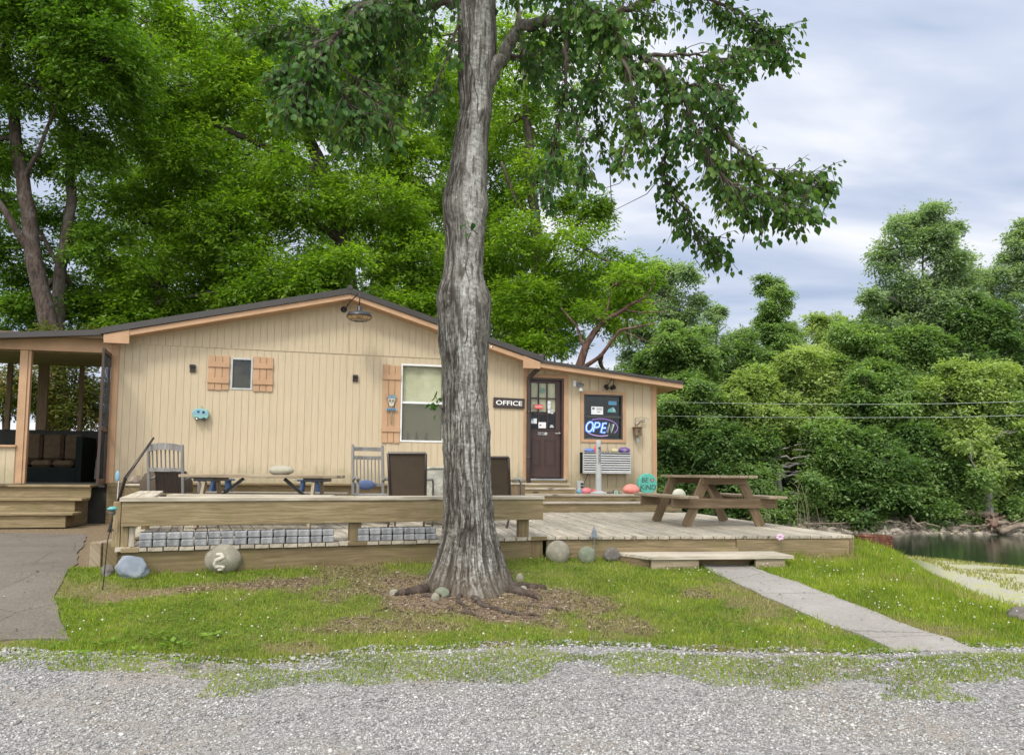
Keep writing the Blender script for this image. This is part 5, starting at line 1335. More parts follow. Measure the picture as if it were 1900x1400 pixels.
# ---- trees across the river
G2 = 'trees on the far river bank'
def profile_blobs(px, top, base, hw, D, seed, shape='oval', n=7):
    rs = np.random.RandomState(seed); out = []; H = base - top
    for i in range(n):
        t_ = (i + .5) / n; y = top + H * (1 - t_) * 1.0
        w_ = {'oval': math.sin(math.pi * min(1, (1 - t_) * .86 + .14)) ** .6, 'cone': .14 + .86 * (1 - t_), 'round': math.sqrt(max(.08, 1 - (2 * t_ - 1) ** 2)), 'tall': .12 + .88 * math.sin(math.pi * min(.62, (1 - t_) * .85 + .10))}[shape]
        out.append(blob(px + rs.uniform(-.18, .18) * hw, y, D + rs.uniform(-.6, .6), hw * w_ * .72, H / n * .85, hw * w_ / F * D * .8, .55 + .5 * w_))
        for s_ in (-1, 1):
            out.append(blob(px + s_ * hw * w_ * rs.uniform(.45, .7), y + rs.uniform(-.4, .4) * H / n, D + rs.uniform(-1.5, .5), hw * w_ * .42, H / n * .62, hw * w_ / F * D * .5, .4))
    for i in range(16):                    # loose sprigs that break up the outline
        t_ = rs.uniform(.25, 1.0); y = base - H * t_
        w_ = {'oval': math.sin(math.pi * min(1, (1 - t_) * .86 + .14)) ** .6, 'cone': .25 + .75 * (1 - t_), 'round': math.sqrt(max(.08, 1 - (2 * t_ - 1) ** 2)), 'tall': .12 + .88 * math.sin(math.pi * min(.62, (1 - t_) * .85 + .10))}[shape]
        s_ = rs.choice([-1, 1]); rr = rs.uniform(.10, .22) * hw
        out.append(blob(px + s_ * hw * w_ * rs.uniform(.8, 1.12), y + rs.uniform(-.5, .2) * rr, D + rs.uniform(-1, .5), rr, rr * rs.uniform(.8, 1.6), rr / F * D, .16))
    for i in range(5):
        rr = rs.uniform(.10, .2) * hw; out.append(blob(px + rs.uniform(-.4, .4) * hw, top + rs.uniform(-.3, .9) * rr, D, rr * .8, rr * 1.7, rr / F * D, .18))
    return out
FARG = []
def fartree(px, top, hw, D, leaf, label, shape='oval', base=955, bark='bark_grey', seed=1, nclump=17, nspray=26, L=.19, Wd=.11, thr=.34, name='tree', n=7, ground=None, lean=0, kin=None):
    g_ = atY(px, 975, D); g_.z = gzs(g_.x, g_.y)
    topP = atY(px + lean, top + (base - top) * .18, D)
    tr_ = [([(g_.x, g_.y, g_.z - .1), tuple(Vector(g_).lerp(topP, .4) + Vector((.2 * math.sin(seed), 0, 0))), tuple(topP)], [.26 * (D / 45), .18 * (D / 45), .04])]
    b_ = profile_blobs(px, top, base, hw, D, seed, shape, n)
    return tree(name, label, 'shrub' if name == 'shrub' else 'tree', tr_, b_, leaf, bark, G2, nclump=nclump, nspray=nspray, per=10, L=L, Wd=Wd, slen=.75, thr=thr, r0=.07, twigs=4, freq=.3, seed=seed, csize=.42, tilt=.38)
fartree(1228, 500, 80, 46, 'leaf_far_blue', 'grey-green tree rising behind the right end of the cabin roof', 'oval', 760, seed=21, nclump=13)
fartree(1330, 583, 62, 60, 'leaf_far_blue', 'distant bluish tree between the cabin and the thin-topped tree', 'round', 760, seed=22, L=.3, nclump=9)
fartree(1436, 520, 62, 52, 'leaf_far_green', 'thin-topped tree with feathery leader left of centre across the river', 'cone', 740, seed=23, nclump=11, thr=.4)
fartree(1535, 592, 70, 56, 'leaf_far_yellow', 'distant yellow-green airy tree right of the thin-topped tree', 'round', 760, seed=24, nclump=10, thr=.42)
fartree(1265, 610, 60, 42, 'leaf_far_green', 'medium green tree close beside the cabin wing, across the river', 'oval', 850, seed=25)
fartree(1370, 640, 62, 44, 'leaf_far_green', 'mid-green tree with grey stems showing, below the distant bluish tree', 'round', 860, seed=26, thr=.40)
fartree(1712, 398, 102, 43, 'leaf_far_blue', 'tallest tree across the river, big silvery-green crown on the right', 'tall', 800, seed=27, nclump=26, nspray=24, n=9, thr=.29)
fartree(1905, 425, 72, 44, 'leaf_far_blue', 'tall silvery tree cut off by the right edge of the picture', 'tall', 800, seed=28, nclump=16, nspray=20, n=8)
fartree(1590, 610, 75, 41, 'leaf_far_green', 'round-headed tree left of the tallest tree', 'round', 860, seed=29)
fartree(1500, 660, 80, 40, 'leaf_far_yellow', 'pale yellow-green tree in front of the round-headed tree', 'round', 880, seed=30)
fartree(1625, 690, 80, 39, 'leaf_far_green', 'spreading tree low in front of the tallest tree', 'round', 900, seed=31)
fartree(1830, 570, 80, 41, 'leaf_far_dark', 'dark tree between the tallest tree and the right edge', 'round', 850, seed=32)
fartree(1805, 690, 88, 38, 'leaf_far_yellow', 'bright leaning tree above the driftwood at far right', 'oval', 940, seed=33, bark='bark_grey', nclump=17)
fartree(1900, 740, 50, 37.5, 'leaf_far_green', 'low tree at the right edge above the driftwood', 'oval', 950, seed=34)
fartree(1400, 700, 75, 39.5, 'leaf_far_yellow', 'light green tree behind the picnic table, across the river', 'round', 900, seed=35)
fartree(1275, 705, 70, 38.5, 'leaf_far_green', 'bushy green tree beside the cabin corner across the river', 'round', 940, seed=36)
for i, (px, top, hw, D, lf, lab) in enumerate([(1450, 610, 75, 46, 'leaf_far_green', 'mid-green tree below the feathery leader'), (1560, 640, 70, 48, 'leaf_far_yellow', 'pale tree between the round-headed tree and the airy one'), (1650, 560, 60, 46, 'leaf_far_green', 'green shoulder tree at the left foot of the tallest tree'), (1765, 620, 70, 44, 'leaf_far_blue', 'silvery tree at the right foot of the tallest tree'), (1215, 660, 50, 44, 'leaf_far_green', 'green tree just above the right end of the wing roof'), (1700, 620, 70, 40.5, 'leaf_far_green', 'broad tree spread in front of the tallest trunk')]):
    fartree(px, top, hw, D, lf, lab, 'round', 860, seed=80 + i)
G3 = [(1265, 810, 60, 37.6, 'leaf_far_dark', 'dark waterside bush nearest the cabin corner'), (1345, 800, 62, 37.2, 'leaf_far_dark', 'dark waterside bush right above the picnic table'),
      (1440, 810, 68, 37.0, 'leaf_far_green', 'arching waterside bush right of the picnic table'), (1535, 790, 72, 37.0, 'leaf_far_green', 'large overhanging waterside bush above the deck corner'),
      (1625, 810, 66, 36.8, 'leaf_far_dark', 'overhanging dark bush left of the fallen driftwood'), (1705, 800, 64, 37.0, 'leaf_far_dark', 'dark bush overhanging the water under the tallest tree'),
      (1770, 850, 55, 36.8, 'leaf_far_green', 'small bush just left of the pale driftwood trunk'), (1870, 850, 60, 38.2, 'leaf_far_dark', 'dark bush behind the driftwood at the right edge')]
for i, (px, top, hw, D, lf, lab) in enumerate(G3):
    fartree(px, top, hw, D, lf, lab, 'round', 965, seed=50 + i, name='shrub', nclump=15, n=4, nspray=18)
# woods beyond, one mass
rs = np.random.RandomState(99); P = []
for i in range(680):
    px = rs.uniform(860, 2080); D = rs.uniform(52, 85); top = 690 + 30 * math.sin(px * .013) + rs.uniform(-20, 30); y = rs.uniform(top, 960)
    c = atY(px, y, D); P.append((np.array(c), rs.uniform(.9, 1.8)))
Q = np.concatenate([c + unit(rs.normal(size=(22, 3))) * r * rs.rand(22, 1) ** .4 for c, r in P]); Dq = unit(rs.normal(size=Q.shape) * [1, 1, .4])
V, Fc = spray_leaves(Q, Dq, 8, 1.0, .38, .22, rs)
tag(npmesh('distant_woods', V, Fc, 'leaf_far_dark'), 'mass of darker woods beyond the bank trees', 'woods', kind='stuff')
# ---------------------------------------------------------------- the big pale-barked tree in front
TY = TREE.y + .02
prof = [(-420, 862, 918), (-300, 858, 915), (-150, 852, 915), (0, 848, 920), (60, 849, 922), (110, 850, 921), (160, 849, 914), (200, 853, 913), (215, 852, 911), (240, 846, 907), (270, 840, 905), (310, 834, 904), (335, 831, 904), (358, 822, 904),
        (372, 820, 904), (395, 822, 903), (420, 824, 901), (450, 827, 898), (500, 824, 896), (525, 818, 899), (545, 813, 904), (570, 811, 908), (600, 811, 910), (640, 814, 908), (680, 820, 906), (730, 821, 905), (800, 820, 909), (860, 821, 911),
        (900, 822, 912), (950, 824, 917), (1000, 818, 925), (1030, 809, 933), (1055, 799, 941), (1075, 788, 950), (1092, 778, 960), (1120, 770, 968), (1180, 765, 972)]
PR = []
for y, l, r in prof:
    a = atY(l, y, TY); b = atY(r, y, TY); PR.append((a.z, (a.x + b.x) / 2, (b.x - a.x) / 2 * .985))
PR = np.array(PR)[::-1]
NTH, NZ = 240, 760
zv = np.concatenate([np.linspace(PR[0, 0] + .12, 1.0, 260)[:-1], np.linspace(1.0, PR[-1, 0], NZ - 259)])
cxv = np.interp(zv, PR[:, 0], PR[:, 1]); rv = np.interp(zv, PR[:, 0], PR[:, 2])
kk_ = np.ones(9) / 9; cxs = np.convolve(np.pad(cxv, 4, 'edge'), kk_, 'valid'); rvs = np.convolve(np.pad(rv, 4, 'edge'), kk_, 'valid')
th = np.linspace(0, 2 * math.pi, NTH, endpoint=False)
TH, ZV = np.meshgrid(th, zv); CX = cxs[:, None] + 0 * TH; RV = rvs[:, None] + 0 * TH
flare = np.clip((0.95 - ZV) / .65, 0, 1) ** 1.6
lob = 0.55 * np.maximum(0, np.sin(TH * 5 + 1.1 + .6 * np.sin(TH * 2))) + .35 * np.maximum(0, np.sin(TH * 3 - .8)) - .22
r_ = RV * (1 + flare * lob * .26)
ux, uy = np.cos(TH), np.sin(TH)
r_ = r_ * (1 + .035 * (fbm(ux * 1.4 + 5, uy * 1.4, ZV * 1.6, 3) - .5) * 2)
# bark: long vertical furrows low down, smoother pale plates higher up
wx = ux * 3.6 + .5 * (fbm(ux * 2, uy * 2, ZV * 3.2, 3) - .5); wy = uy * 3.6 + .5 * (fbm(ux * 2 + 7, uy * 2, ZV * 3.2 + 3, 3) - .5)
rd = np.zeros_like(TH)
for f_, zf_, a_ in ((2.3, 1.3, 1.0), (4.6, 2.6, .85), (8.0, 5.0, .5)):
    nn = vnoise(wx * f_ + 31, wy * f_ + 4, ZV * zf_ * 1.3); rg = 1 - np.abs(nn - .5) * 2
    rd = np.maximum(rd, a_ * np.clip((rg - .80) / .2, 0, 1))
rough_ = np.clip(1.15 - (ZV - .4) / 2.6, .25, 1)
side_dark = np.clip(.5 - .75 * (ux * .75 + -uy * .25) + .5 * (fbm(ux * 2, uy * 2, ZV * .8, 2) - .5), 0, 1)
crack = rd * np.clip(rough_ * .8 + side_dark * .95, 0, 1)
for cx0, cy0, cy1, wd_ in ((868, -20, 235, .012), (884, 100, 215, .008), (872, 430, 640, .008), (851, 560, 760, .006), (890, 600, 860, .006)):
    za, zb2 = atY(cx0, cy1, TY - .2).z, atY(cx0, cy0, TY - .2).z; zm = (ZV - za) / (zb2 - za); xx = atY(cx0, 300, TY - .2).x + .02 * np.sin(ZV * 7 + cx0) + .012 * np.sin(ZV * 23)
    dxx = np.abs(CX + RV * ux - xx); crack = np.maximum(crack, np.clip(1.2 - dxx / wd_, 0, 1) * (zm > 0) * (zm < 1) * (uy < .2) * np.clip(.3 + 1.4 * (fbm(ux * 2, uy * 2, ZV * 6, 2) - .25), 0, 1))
# eruptions: dark horizontal/vertical scabs on the pale part
sc1 = fbm(ux * 9, uy * 9, ZV * 5.5 + 20, 3); scab = np.clip((sc1 - .595) / .06, 0, 1)
knots_px = [(893, 205, .035, .07), (838, 385, .05, .12), (898, 372, .03, .10), (905, 545, .035, .16), (818, 545, .03, .15), (868, 455, .015, .06), (875, 560, .012, .04), (870, 600, .012, .05), (905, 800, .02, .1)]
kn = np.zeros_like(TH); kdark = np.zeros_like(TH)
for kx, ky, amp_, s_ in knots_px:
    p = atY(kx, ky, TY - .2); ang = math.atan2(-math.sqrt(max(.0, 1 - min(1, ((p.x - np.interp(p.z, zv, cxs)) / np.interp(p.z, zv, rvs)) ** 2))), max(-1, min(1, (p.x - np.interp(p.z, zv, cxs)) / np.interp(p.z, zv, rvs))))
    d = np.sqrt((np.angle(np.exp(1j * (TH - ang))) * .25 / s_) ** 2 + ((ZV - p.z) / s_) ** 2)
    kn += amp_ * np.exp(-d * d * 1.3); kdark = np.maximum(kdark, np.exp(-(d * 1.4) ** 2) * .8)
fine = fbm(ux * 16, uy * 16, ZV * 22, 3) - .5
r_ = r_ + kn - crack * (.020 * rough_ + .006) + scab * .006 * (1 - rough_ * .6) + fine * (.010 * rough_ + .004) + .012 * rough_ * (fbm(wx * 2.2, wy * 2.2, ZV * 2.0, 2) - .5)
X_ = CX + r_ * ux; Y_ = TY + r_ * uy * .97; Z_ = ZV + 0 * r_
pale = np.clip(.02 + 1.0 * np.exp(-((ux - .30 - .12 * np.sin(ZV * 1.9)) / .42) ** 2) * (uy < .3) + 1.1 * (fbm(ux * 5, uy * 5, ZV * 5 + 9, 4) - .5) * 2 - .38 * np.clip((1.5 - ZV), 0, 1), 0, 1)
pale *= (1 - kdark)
m, t = newmat('trunk_bark'); k = NT(t)
v = k.coord('World'); n_a = k.noise(v, 30, 5, 0.7); n_b = k.noise(k.coord('World', (1, 1, 2.2)), 15, 6, 0.8); n_c = k.noise(k.coord('World', (1, 1, .3)), 34, 4, .65)
base_ = k.mix(k.fr(n_c, .35, .62), (0.085, 0.077, 0.065), (0.235, 0.220, 0.190))
lichen = k.mix(k.fr(n_a, .35, .65), (0.30, 0.295, 0.265), (0.60, 0.60, 0.56))
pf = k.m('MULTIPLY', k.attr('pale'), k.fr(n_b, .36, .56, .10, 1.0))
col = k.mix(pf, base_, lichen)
col = k.mix(k.fr(k.noise(k.coord('World', (1, 1, .8), off=(4, 4, 4)), 9, 5, .75), .60, .70, 0, .55), col, (0.44, 0.46, 0.40))
col = k.mix(k.fr(k.noise(k.coord('World', (1, 1, .6), off=(9, 2, 4)), 7, 6, .8), .52, .60, 0, .6), col, (0.085, 0.078, 0.066)); col = k.mix(k.fr(k.noise(k.coord('World', (1, 1, 1.3), off=(1, 7, 4)), 26, 5, .8), .60, .66, 0, .8), col, (0.62, 0.62, 0.58))
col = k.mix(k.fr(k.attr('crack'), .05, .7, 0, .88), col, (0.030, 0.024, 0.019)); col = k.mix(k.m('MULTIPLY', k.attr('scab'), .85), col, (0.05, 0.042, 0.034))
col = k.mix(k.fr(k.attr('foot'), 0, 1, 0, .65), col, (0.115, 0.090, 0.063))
k.out(k.bsdf(col, .88, .15, k.bump(k.m('ADD', n_a, n_c), .7, .012))); MAT['trunk_bark'] = m
bt = thing('maple_tree', 'large pale grey-barked tree standing on the lawn in front of the deck', 'tree', (TREE.x, TY, gzs(TREE.x, TY)), 0)
idx = np.arange(TH.size).reshape(TH.shape); nx_ = np.roll(idx, -1, 1)
fc = np.stack([idx[:-1], nx_[:-1], nx_[1:], idx[1:]], -1).reshape(-1, 4)
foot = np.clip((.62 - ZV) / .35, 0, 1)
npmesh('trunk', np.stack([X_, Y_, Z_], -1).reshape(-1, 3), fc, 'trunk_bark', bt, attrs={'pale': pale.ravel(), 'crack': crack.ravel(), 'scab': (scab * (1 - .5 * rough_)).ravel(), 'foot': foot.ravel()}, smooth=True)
# surface roots
for i, (pts, r0) in enumerate([([(790, 1080), (750, 1098), (725, 1104)], .06), ([(840, 1098), (815, 1112), (770, 1110)], .045), ([(870, 1100), (890, 1130), (950, 1150), (1010, 1152)], .035), ([(930, 1092), (985, 1108), (1010, 1122)], .06), ([(945, 1080), (1000, 1085), (1020, 1092)], .05),
                                ([(855, 1100), (850, 1125), (878, 1150)], .03), ([(960, 1130), (1040, 1138), (1090, 1165)], .018), ([(830, 1140), (880, 1152), (905, 1165)], .02), ([(690, 1150), (720, 1140), (760, 1150)], .015)]):
    mb = MB(); P = []
    for j, (px, py) in enumerate(pts):
        q = atz(px, py, .30); z = gzs(q.x, q.y); q = atz(px, py, z); P.append(q)
    fineP = []; 
    for a, b in zip(P[:-1], P[1:]):
        for s_ in range(5): q = a.lerp(b, s_ / 5); q.x += .012 * math.sin(s_ * 2 + i); q.z = gzs(q.x, q.y) + r0 * .25 + .008 * math.sin(s_ * 1.7 + i); fineP.append(q)
    n_f = len(fineP); rr = [r0 * (1 - .75 * q / n_f) for q in range(n_f)]
    fineP[-1].z -= r0 * .5; mb.tube(fineP, rr, 9); mb.build('root', 'bark_trunk', bt, smooth=True, flipfix=False)
# limbs: pixel polylines with their own depths
def fp(x, y, d): p = atY(x, y, TY + d); return np.array(p)
LIMB = [([(900, 165, 0), (925, 118, -.05), (945, 80, -.1), (965, 50, -.15), (1010, 38, -.25), (1075, 48, -.35), (1140, 70, -.45), (1200, 105, -.55), (1260, 160, -.6), (1320, 220, -.6), (1370, 275, -.55), (1420, 315, -.5), (1480, 340, -.45), (1530, 325, -.4)], .085, .008, 1.0),
        ([(1075, 48, -.35), (1150, 20, -.2), (1240, -10, 0), (1330, 0, .1), (1400, 40, .2), (1452, 90, .2)], .045, .006, 1.0),
        ([(1052, 45, -.3), (1048, 110, -.4), (1050, 170, -.45), (1036, 230, -.5), (1020, 300, -.5), (1005, 370, -.5)], .03, .004, .55), ([(1050, 170, -.45), (1075, 250, -.6), (1082, 330, -.65)], .016, .004, .5),
        ([(1140, 70, -.45), (1170, 140, -.8), (1180, 220, -1.0), (1150, 300, -1.1)], .025, .004, .7), ([(1140, 70, -.45), (1110, 130, -.2), (1105, 200, 0), (1120, 290, .1)], .022, .004, .7),
        ([(1200, 105, -.55), (1232, 180, -.3), (1236, 270, -.2), (1232, 330, -.15), (1265, 385, -.1), (1298, 440, -.1), (1330, 462, -.1)], .028, .004, .8),
        ([(1260, 160, -.6), (1290, 240, -.8), (1330, 320, -.9), (1400, 370, -.9), (1460, 385, -.8), (1500, 372, -.8)], .025, .004, 1.0),
        ([(1200, 105, -.55), (1280, 100, -.3), (1350, 110, -.1), (1390, 80, .1)], .022, .004, .9), ([(1260, 160, -.6), (1330, 160, -.9), (1370, 190, -1)], .02, .004, .9), ([(1320, 220, -.6), (1340, 280, -.3), (1350, 340, -.2), (1400, 400, -.1)], .018, .004, .9),
        ([(1400, 40, .2), (1440, 60, .3), (1462, 100, .3)], .012, .003, .8),
        ([(862, 5, 0), (820, 5, -.1), (750, 25, -.3), (660, 50, -.5), (570, 90, -.7), (500, 160, -.8)], .06, .006, 1.2), ([(853, 20, 0), (835, 90, -.3), (810, 155, -.5), (785, 210, -.6)], .02, .004, .35),
        ([(860, -60, 0), (760, -30, -.8), (660, 20, -1.3), (590, 110, -1.6), (545, 210, -1.7)], .05, .005, 1.2), ([(750, 25, -.3), (700, 100, -.3), (650, 180, -.3), (620, 260, -.3)], .03, .004, 1.2), ([(660, 50, -.5), (600, 60, -.2), (540, 40, .1), (480, 60, .3)], .03, .004, 1.1),
        ([(820, 5, -.1), (760, 90, .3), (720, 170, .4), (690, 240, .5)], .025, .004, 1.0), ([(640, 130, -1.2), (690, 180, -1.3), (735, 235, -1.4)], .014, .003, 1.0), ([(590, 110, -1.6), (640, 180, -1.5), (660, 250, -1.5)], .02, .004, 1.1),
        ([(905, -40, .1), (960, -60, -.5), (1040, -40, -1), (1100, 20, -1.3), (1150, 60, -1.5)], .04, .005, 1.1), ([(930, 110, -.1), (985, 100, .5), (1040, 90, .9), (1090, 100, 1.2)], .025, .004, .8)]
rsF = np.random.RandomState(31); LP, LA = [], []
mbT = MB(); mbT2 = MB()
def put_leaves(seg, dens):
    """leaves in alternate pairs along a twig"""
    L = sum(np.linalg.norm(b - a) for a, b in zip(seg[:-1], seg[1:])); n = max(3, int(L / .038 * dens))
    for i in range(n):
        t_ = (i + rsF.rand()) / n * (len(seg) - 1); j = min(int(t_), len(seg) - 2); a, b = seg[j], seg[j + 1]; p = a + (b - a) * (t_ - j); d = (b - a) / (np.linalg.norm(b - a) + 1e-9)
        s_ = unit(rsF.normal(size=3)); s_[2] = s_[2] * .3 - .25
        o_ = p + s_ * rsF.uniform(.03, .075); LP.append(o_); LA.append(d * .35 + s_ * .7 + np.array([0, 0, -.55]))
for pts, r0, r1, dens in LIMB:
    P = [fp(*q) for q in pts]; n = len(P) - 1; line = []
    for a, b in zip(P[:-1], P[1:]):
        for s_ in range(5): line.append(a + (b - a) * s_ / 5 + rsF.normal(size=3) * .012)
    line[0] = P[0]; line.append(P[-1]); N_ = len(line); rad = [r0 + (r1 - r0) * (i / (N_ - 1)) ** .7 for i in range(N_)]
    (mbT if r0 > .08 else mbT2).tube(line, rad, 10 if r0 > .04 else 6)
    LT = sum(np.linalg.norm(b - a) for a, b in zip(line[:-1], line[1:])); nt_ = int(LT / .062 * dens * 2.8)
    s0 = .22 if r0 > .05 else .10
    for i in range(nt_):
        f_ = s0 + (1 - s0) * rsF.rand() ** .85; j = min(int(f_ * (N_ - 1)), N_ - 2); p = line[j]; d = line[j + 1] - line[j]; d /= np.linalg.norm(d) + 1e-9
        o_ = unit(rsF.normal(size=3)); o_ -= d * o_.dot(d); tw = unit(d * .55 + o_ * .9 + np.array([0, 0, -.25])); ln = rsF.uniform(.16, .50) * (1.15 - .5 * f_)
        seg = [p]; dd = tw.copy()
        for q in range(4): dd = unit(dd + np.array([0, 0, -.16]) + rsF.normal(size=3) * .12); seg.append(seg[-1] + dd * ln / 4)
        mbT2.tube(seg, [.005, .0045, .004, .003, .002], 4, caps=False); put_leaves(seg[1:], 1.0)
        if rsF.rand() < .6:
            e_ = unit(dd + rsF.normal(size=3) * .7); s2 = [seg[2], seg[2] + e_ * ln * .3, seg[2] + e_ * ln * .55 + np.array([0, 0, -.03])]; mbT2.tube(s2, [.0035, .003, .002], 4, caps=False); put_leaves(s2, 1.0)
    put_leaves(line[-4:], 1.2)
# bare hanging twigs
for pts in ([(1225, 330), (1200, 360), (1160, 380), (1120, 400)], [(1180, 300), (1150, 340), (1120, 350)], [(1300, 440), (1290, 480), (1310, 510)], [(1236, 320), (1245, 360), (1300, 420)], [(1130, 290), (1135, 380), (1140, 400)]):
    P = [fp(x, y, -.2) for x, y in pts]; mbT2.tube(P, [.005, .004, .003, .002][:len(P)], 4)
# small sprig on the trunk
for c_, n_s in (((806, 745), 12), ((862, 412), 4)):
    dd_ = -.06 if n_s > 5 else -.27
    b_ = fp(c_[0] + 10, c_[1] + 8, dd_)
    mbT2.tube([fp(c_[0] + 24, c_[1] + 22, dd_ + .02), fp(c_[0] + 8, c_[1] + 8, dd_), fp(c_[0] + 2, c_[1] - 14, dd_ - .02)], [.006, .004, .002], 5)
    for i in range(n_s): LP.append(b_ + np.array([-.03, -.02, .02]) + rsF.normal(size=3) * [.028, .02, .055]); LA.append(np.array([-.5, -.2, -.7]) + rsF.normal(size=3) * .3)
mbT.build('limb', 'trunk_bark', bt, smooth=True, flipfix=False); mbT2.build('twigs', 'bark_dark', bt, smooth=True, flipfix=False)
LP = np.array(LP); LA = np.array(LA); nr = rsF.normal(size=LP.shape) * .8 + np.array([0, -.15, .7])
V, Fc = heart_leaves(LP, LA, nr, rsF.uniform(.040, .086, len(LP)))
npmesh('crown', V, Fc, 'leaf_fore', bt)
# the crown that goes on above the picture
top_bl = [((TREE.x + x, TY + y, z), (rx, ry, rz), 1.0) for x, y, z, rx, ry, rz in ((-.8, 0, 8.6, 2.4, 2.2, 1.5), (1.4, .3, 8.2, 2.2, 2.0, 1.3), (.2, .2, 10.4, 2.0, 2.0, 1.4))]
P, Dr, cl = crown_pts(top_bl, 22, 18, .3, .6, np.random.RandomState(8)); V, Fc = spray_leaves(P, Dr, 8, .4, .12, .09, np.random.RandomState(9)); npmesh('upper_crown', V, Fc, 'leaf_fore', bt)
mb = MB(); mb.tube([(PR[-1, 1], TY, PR[-1, 0] - .05), (PR[-1, 1] + .1, TY, PR[-1, 0] + 1.2), (PR[-1, 1], TY + .1, PR[-1, 0] + 3)], [.17, .12, .04], 12); mb.build('leader', 'trunk_bark', bt, smooth=True)
# ---------------------------------------------------------------- small things
plain('slate', (0.30, 0.34, 0.39), .8, .2); plain('stone_tan', (0.40, 0.38, 0.30), .8, .2); plain('stone_green', (0.25, 0.27, 0.20), .8, .2); plain('stone_dark', (0.13, 0.12, 0.11), .85, .2)
paint('stone_pale', (0.38, 0.36, 0.285), .8, .2, var=.12, scale=5, bump=.4, bscale=30, dirt=(.30, .27, .2)); paint('stone_round', (0.27, 0.25, 0.195), .8, .2, var=.14, scale=6, bump=.4, bscale=40, dirt=(.46, .44, .38))
paint('slate', (0.22, 0.255, 0.30), .75, .25, var=.14, scale=4, bump=.5, bscale=18, dirt=(.45, .45, .46)); paint('stone_green', (0.19, 0.21, 0.15), .8, .2, var=.15, scale=6, bump=.4, bscale=30, dirt=(.35, .35, .28)); paint('stone_dark', (0.15, 0.135, 0.12), .85, .2, var=.2, scale=6, bump=.5, bscale=25, dirt=(.3, .28, .26))
plain('paint_coral', (0.78, 0.27, 0.22), .5); plain('paint_pink', (0.75, 0.22, 0.24), .5); plain('paint_teal', (0.10, 0.42, 0.33), .5); plain('paint_blue', (0.13, 0.22, 0.55), .5); plain('paint_purple', (0.13, 0.07, 0.28), .4); plain('paint_yellow', (0.55, 0.50, 0.28), .6)
plain('paint_sky', (0.20, 0.38, 0.50), .5); plain('paint_white', (0.52, 0.49, 0.40), .6); plain('pink_petal', (0.80, 0.55, 0.72), .5); plain('sling', (0.085, 0.065, 0.045), .8, .15); plain('blue_plastic', (0.03, 0.07, 0.16), .5)
paint('rust', (0.15, 0.062, 0.042), .9, .1, var=.3, scale=8, bump=.5, dirt=(.45, .30, .24)); paint('tub_stone', (0.46, 0.45, 0.38), .85, .15, var=.25, scale=7, bump=.5, dirt=(.2, .2, .15), dirtamt=.7); plain('lantern_glass', (0.3, 0.3, 0.26), .2)
paint('driftwood', (0.20, 0.16, 0.12), .9, .1, var=.25, scale=4, bump=.6, bscale=20, dirt=(.5, .47, .42)); plain('cushion_blue', (0.10, 0.14, 0.27), .9); plain('stem_dry', (0.20, 0.19, 0.11), .8); plain('camper_teal', (0.22, 0.45, 0.42), .4); plain('stem_green', (0.10, 0.16, 0.04), .6); paint('paint_pale', (0.50, 0.50, 0.40), .7, .2, var=.12, scale=9, bump=.3, dirt=(.45, .45, .12)); plain('cable_pale', (0.25, 0.30, 0.26), .5); plain('rock_bank', (0.30, 0.27, 0.23), .9)
def V3(p): return Vector(p)
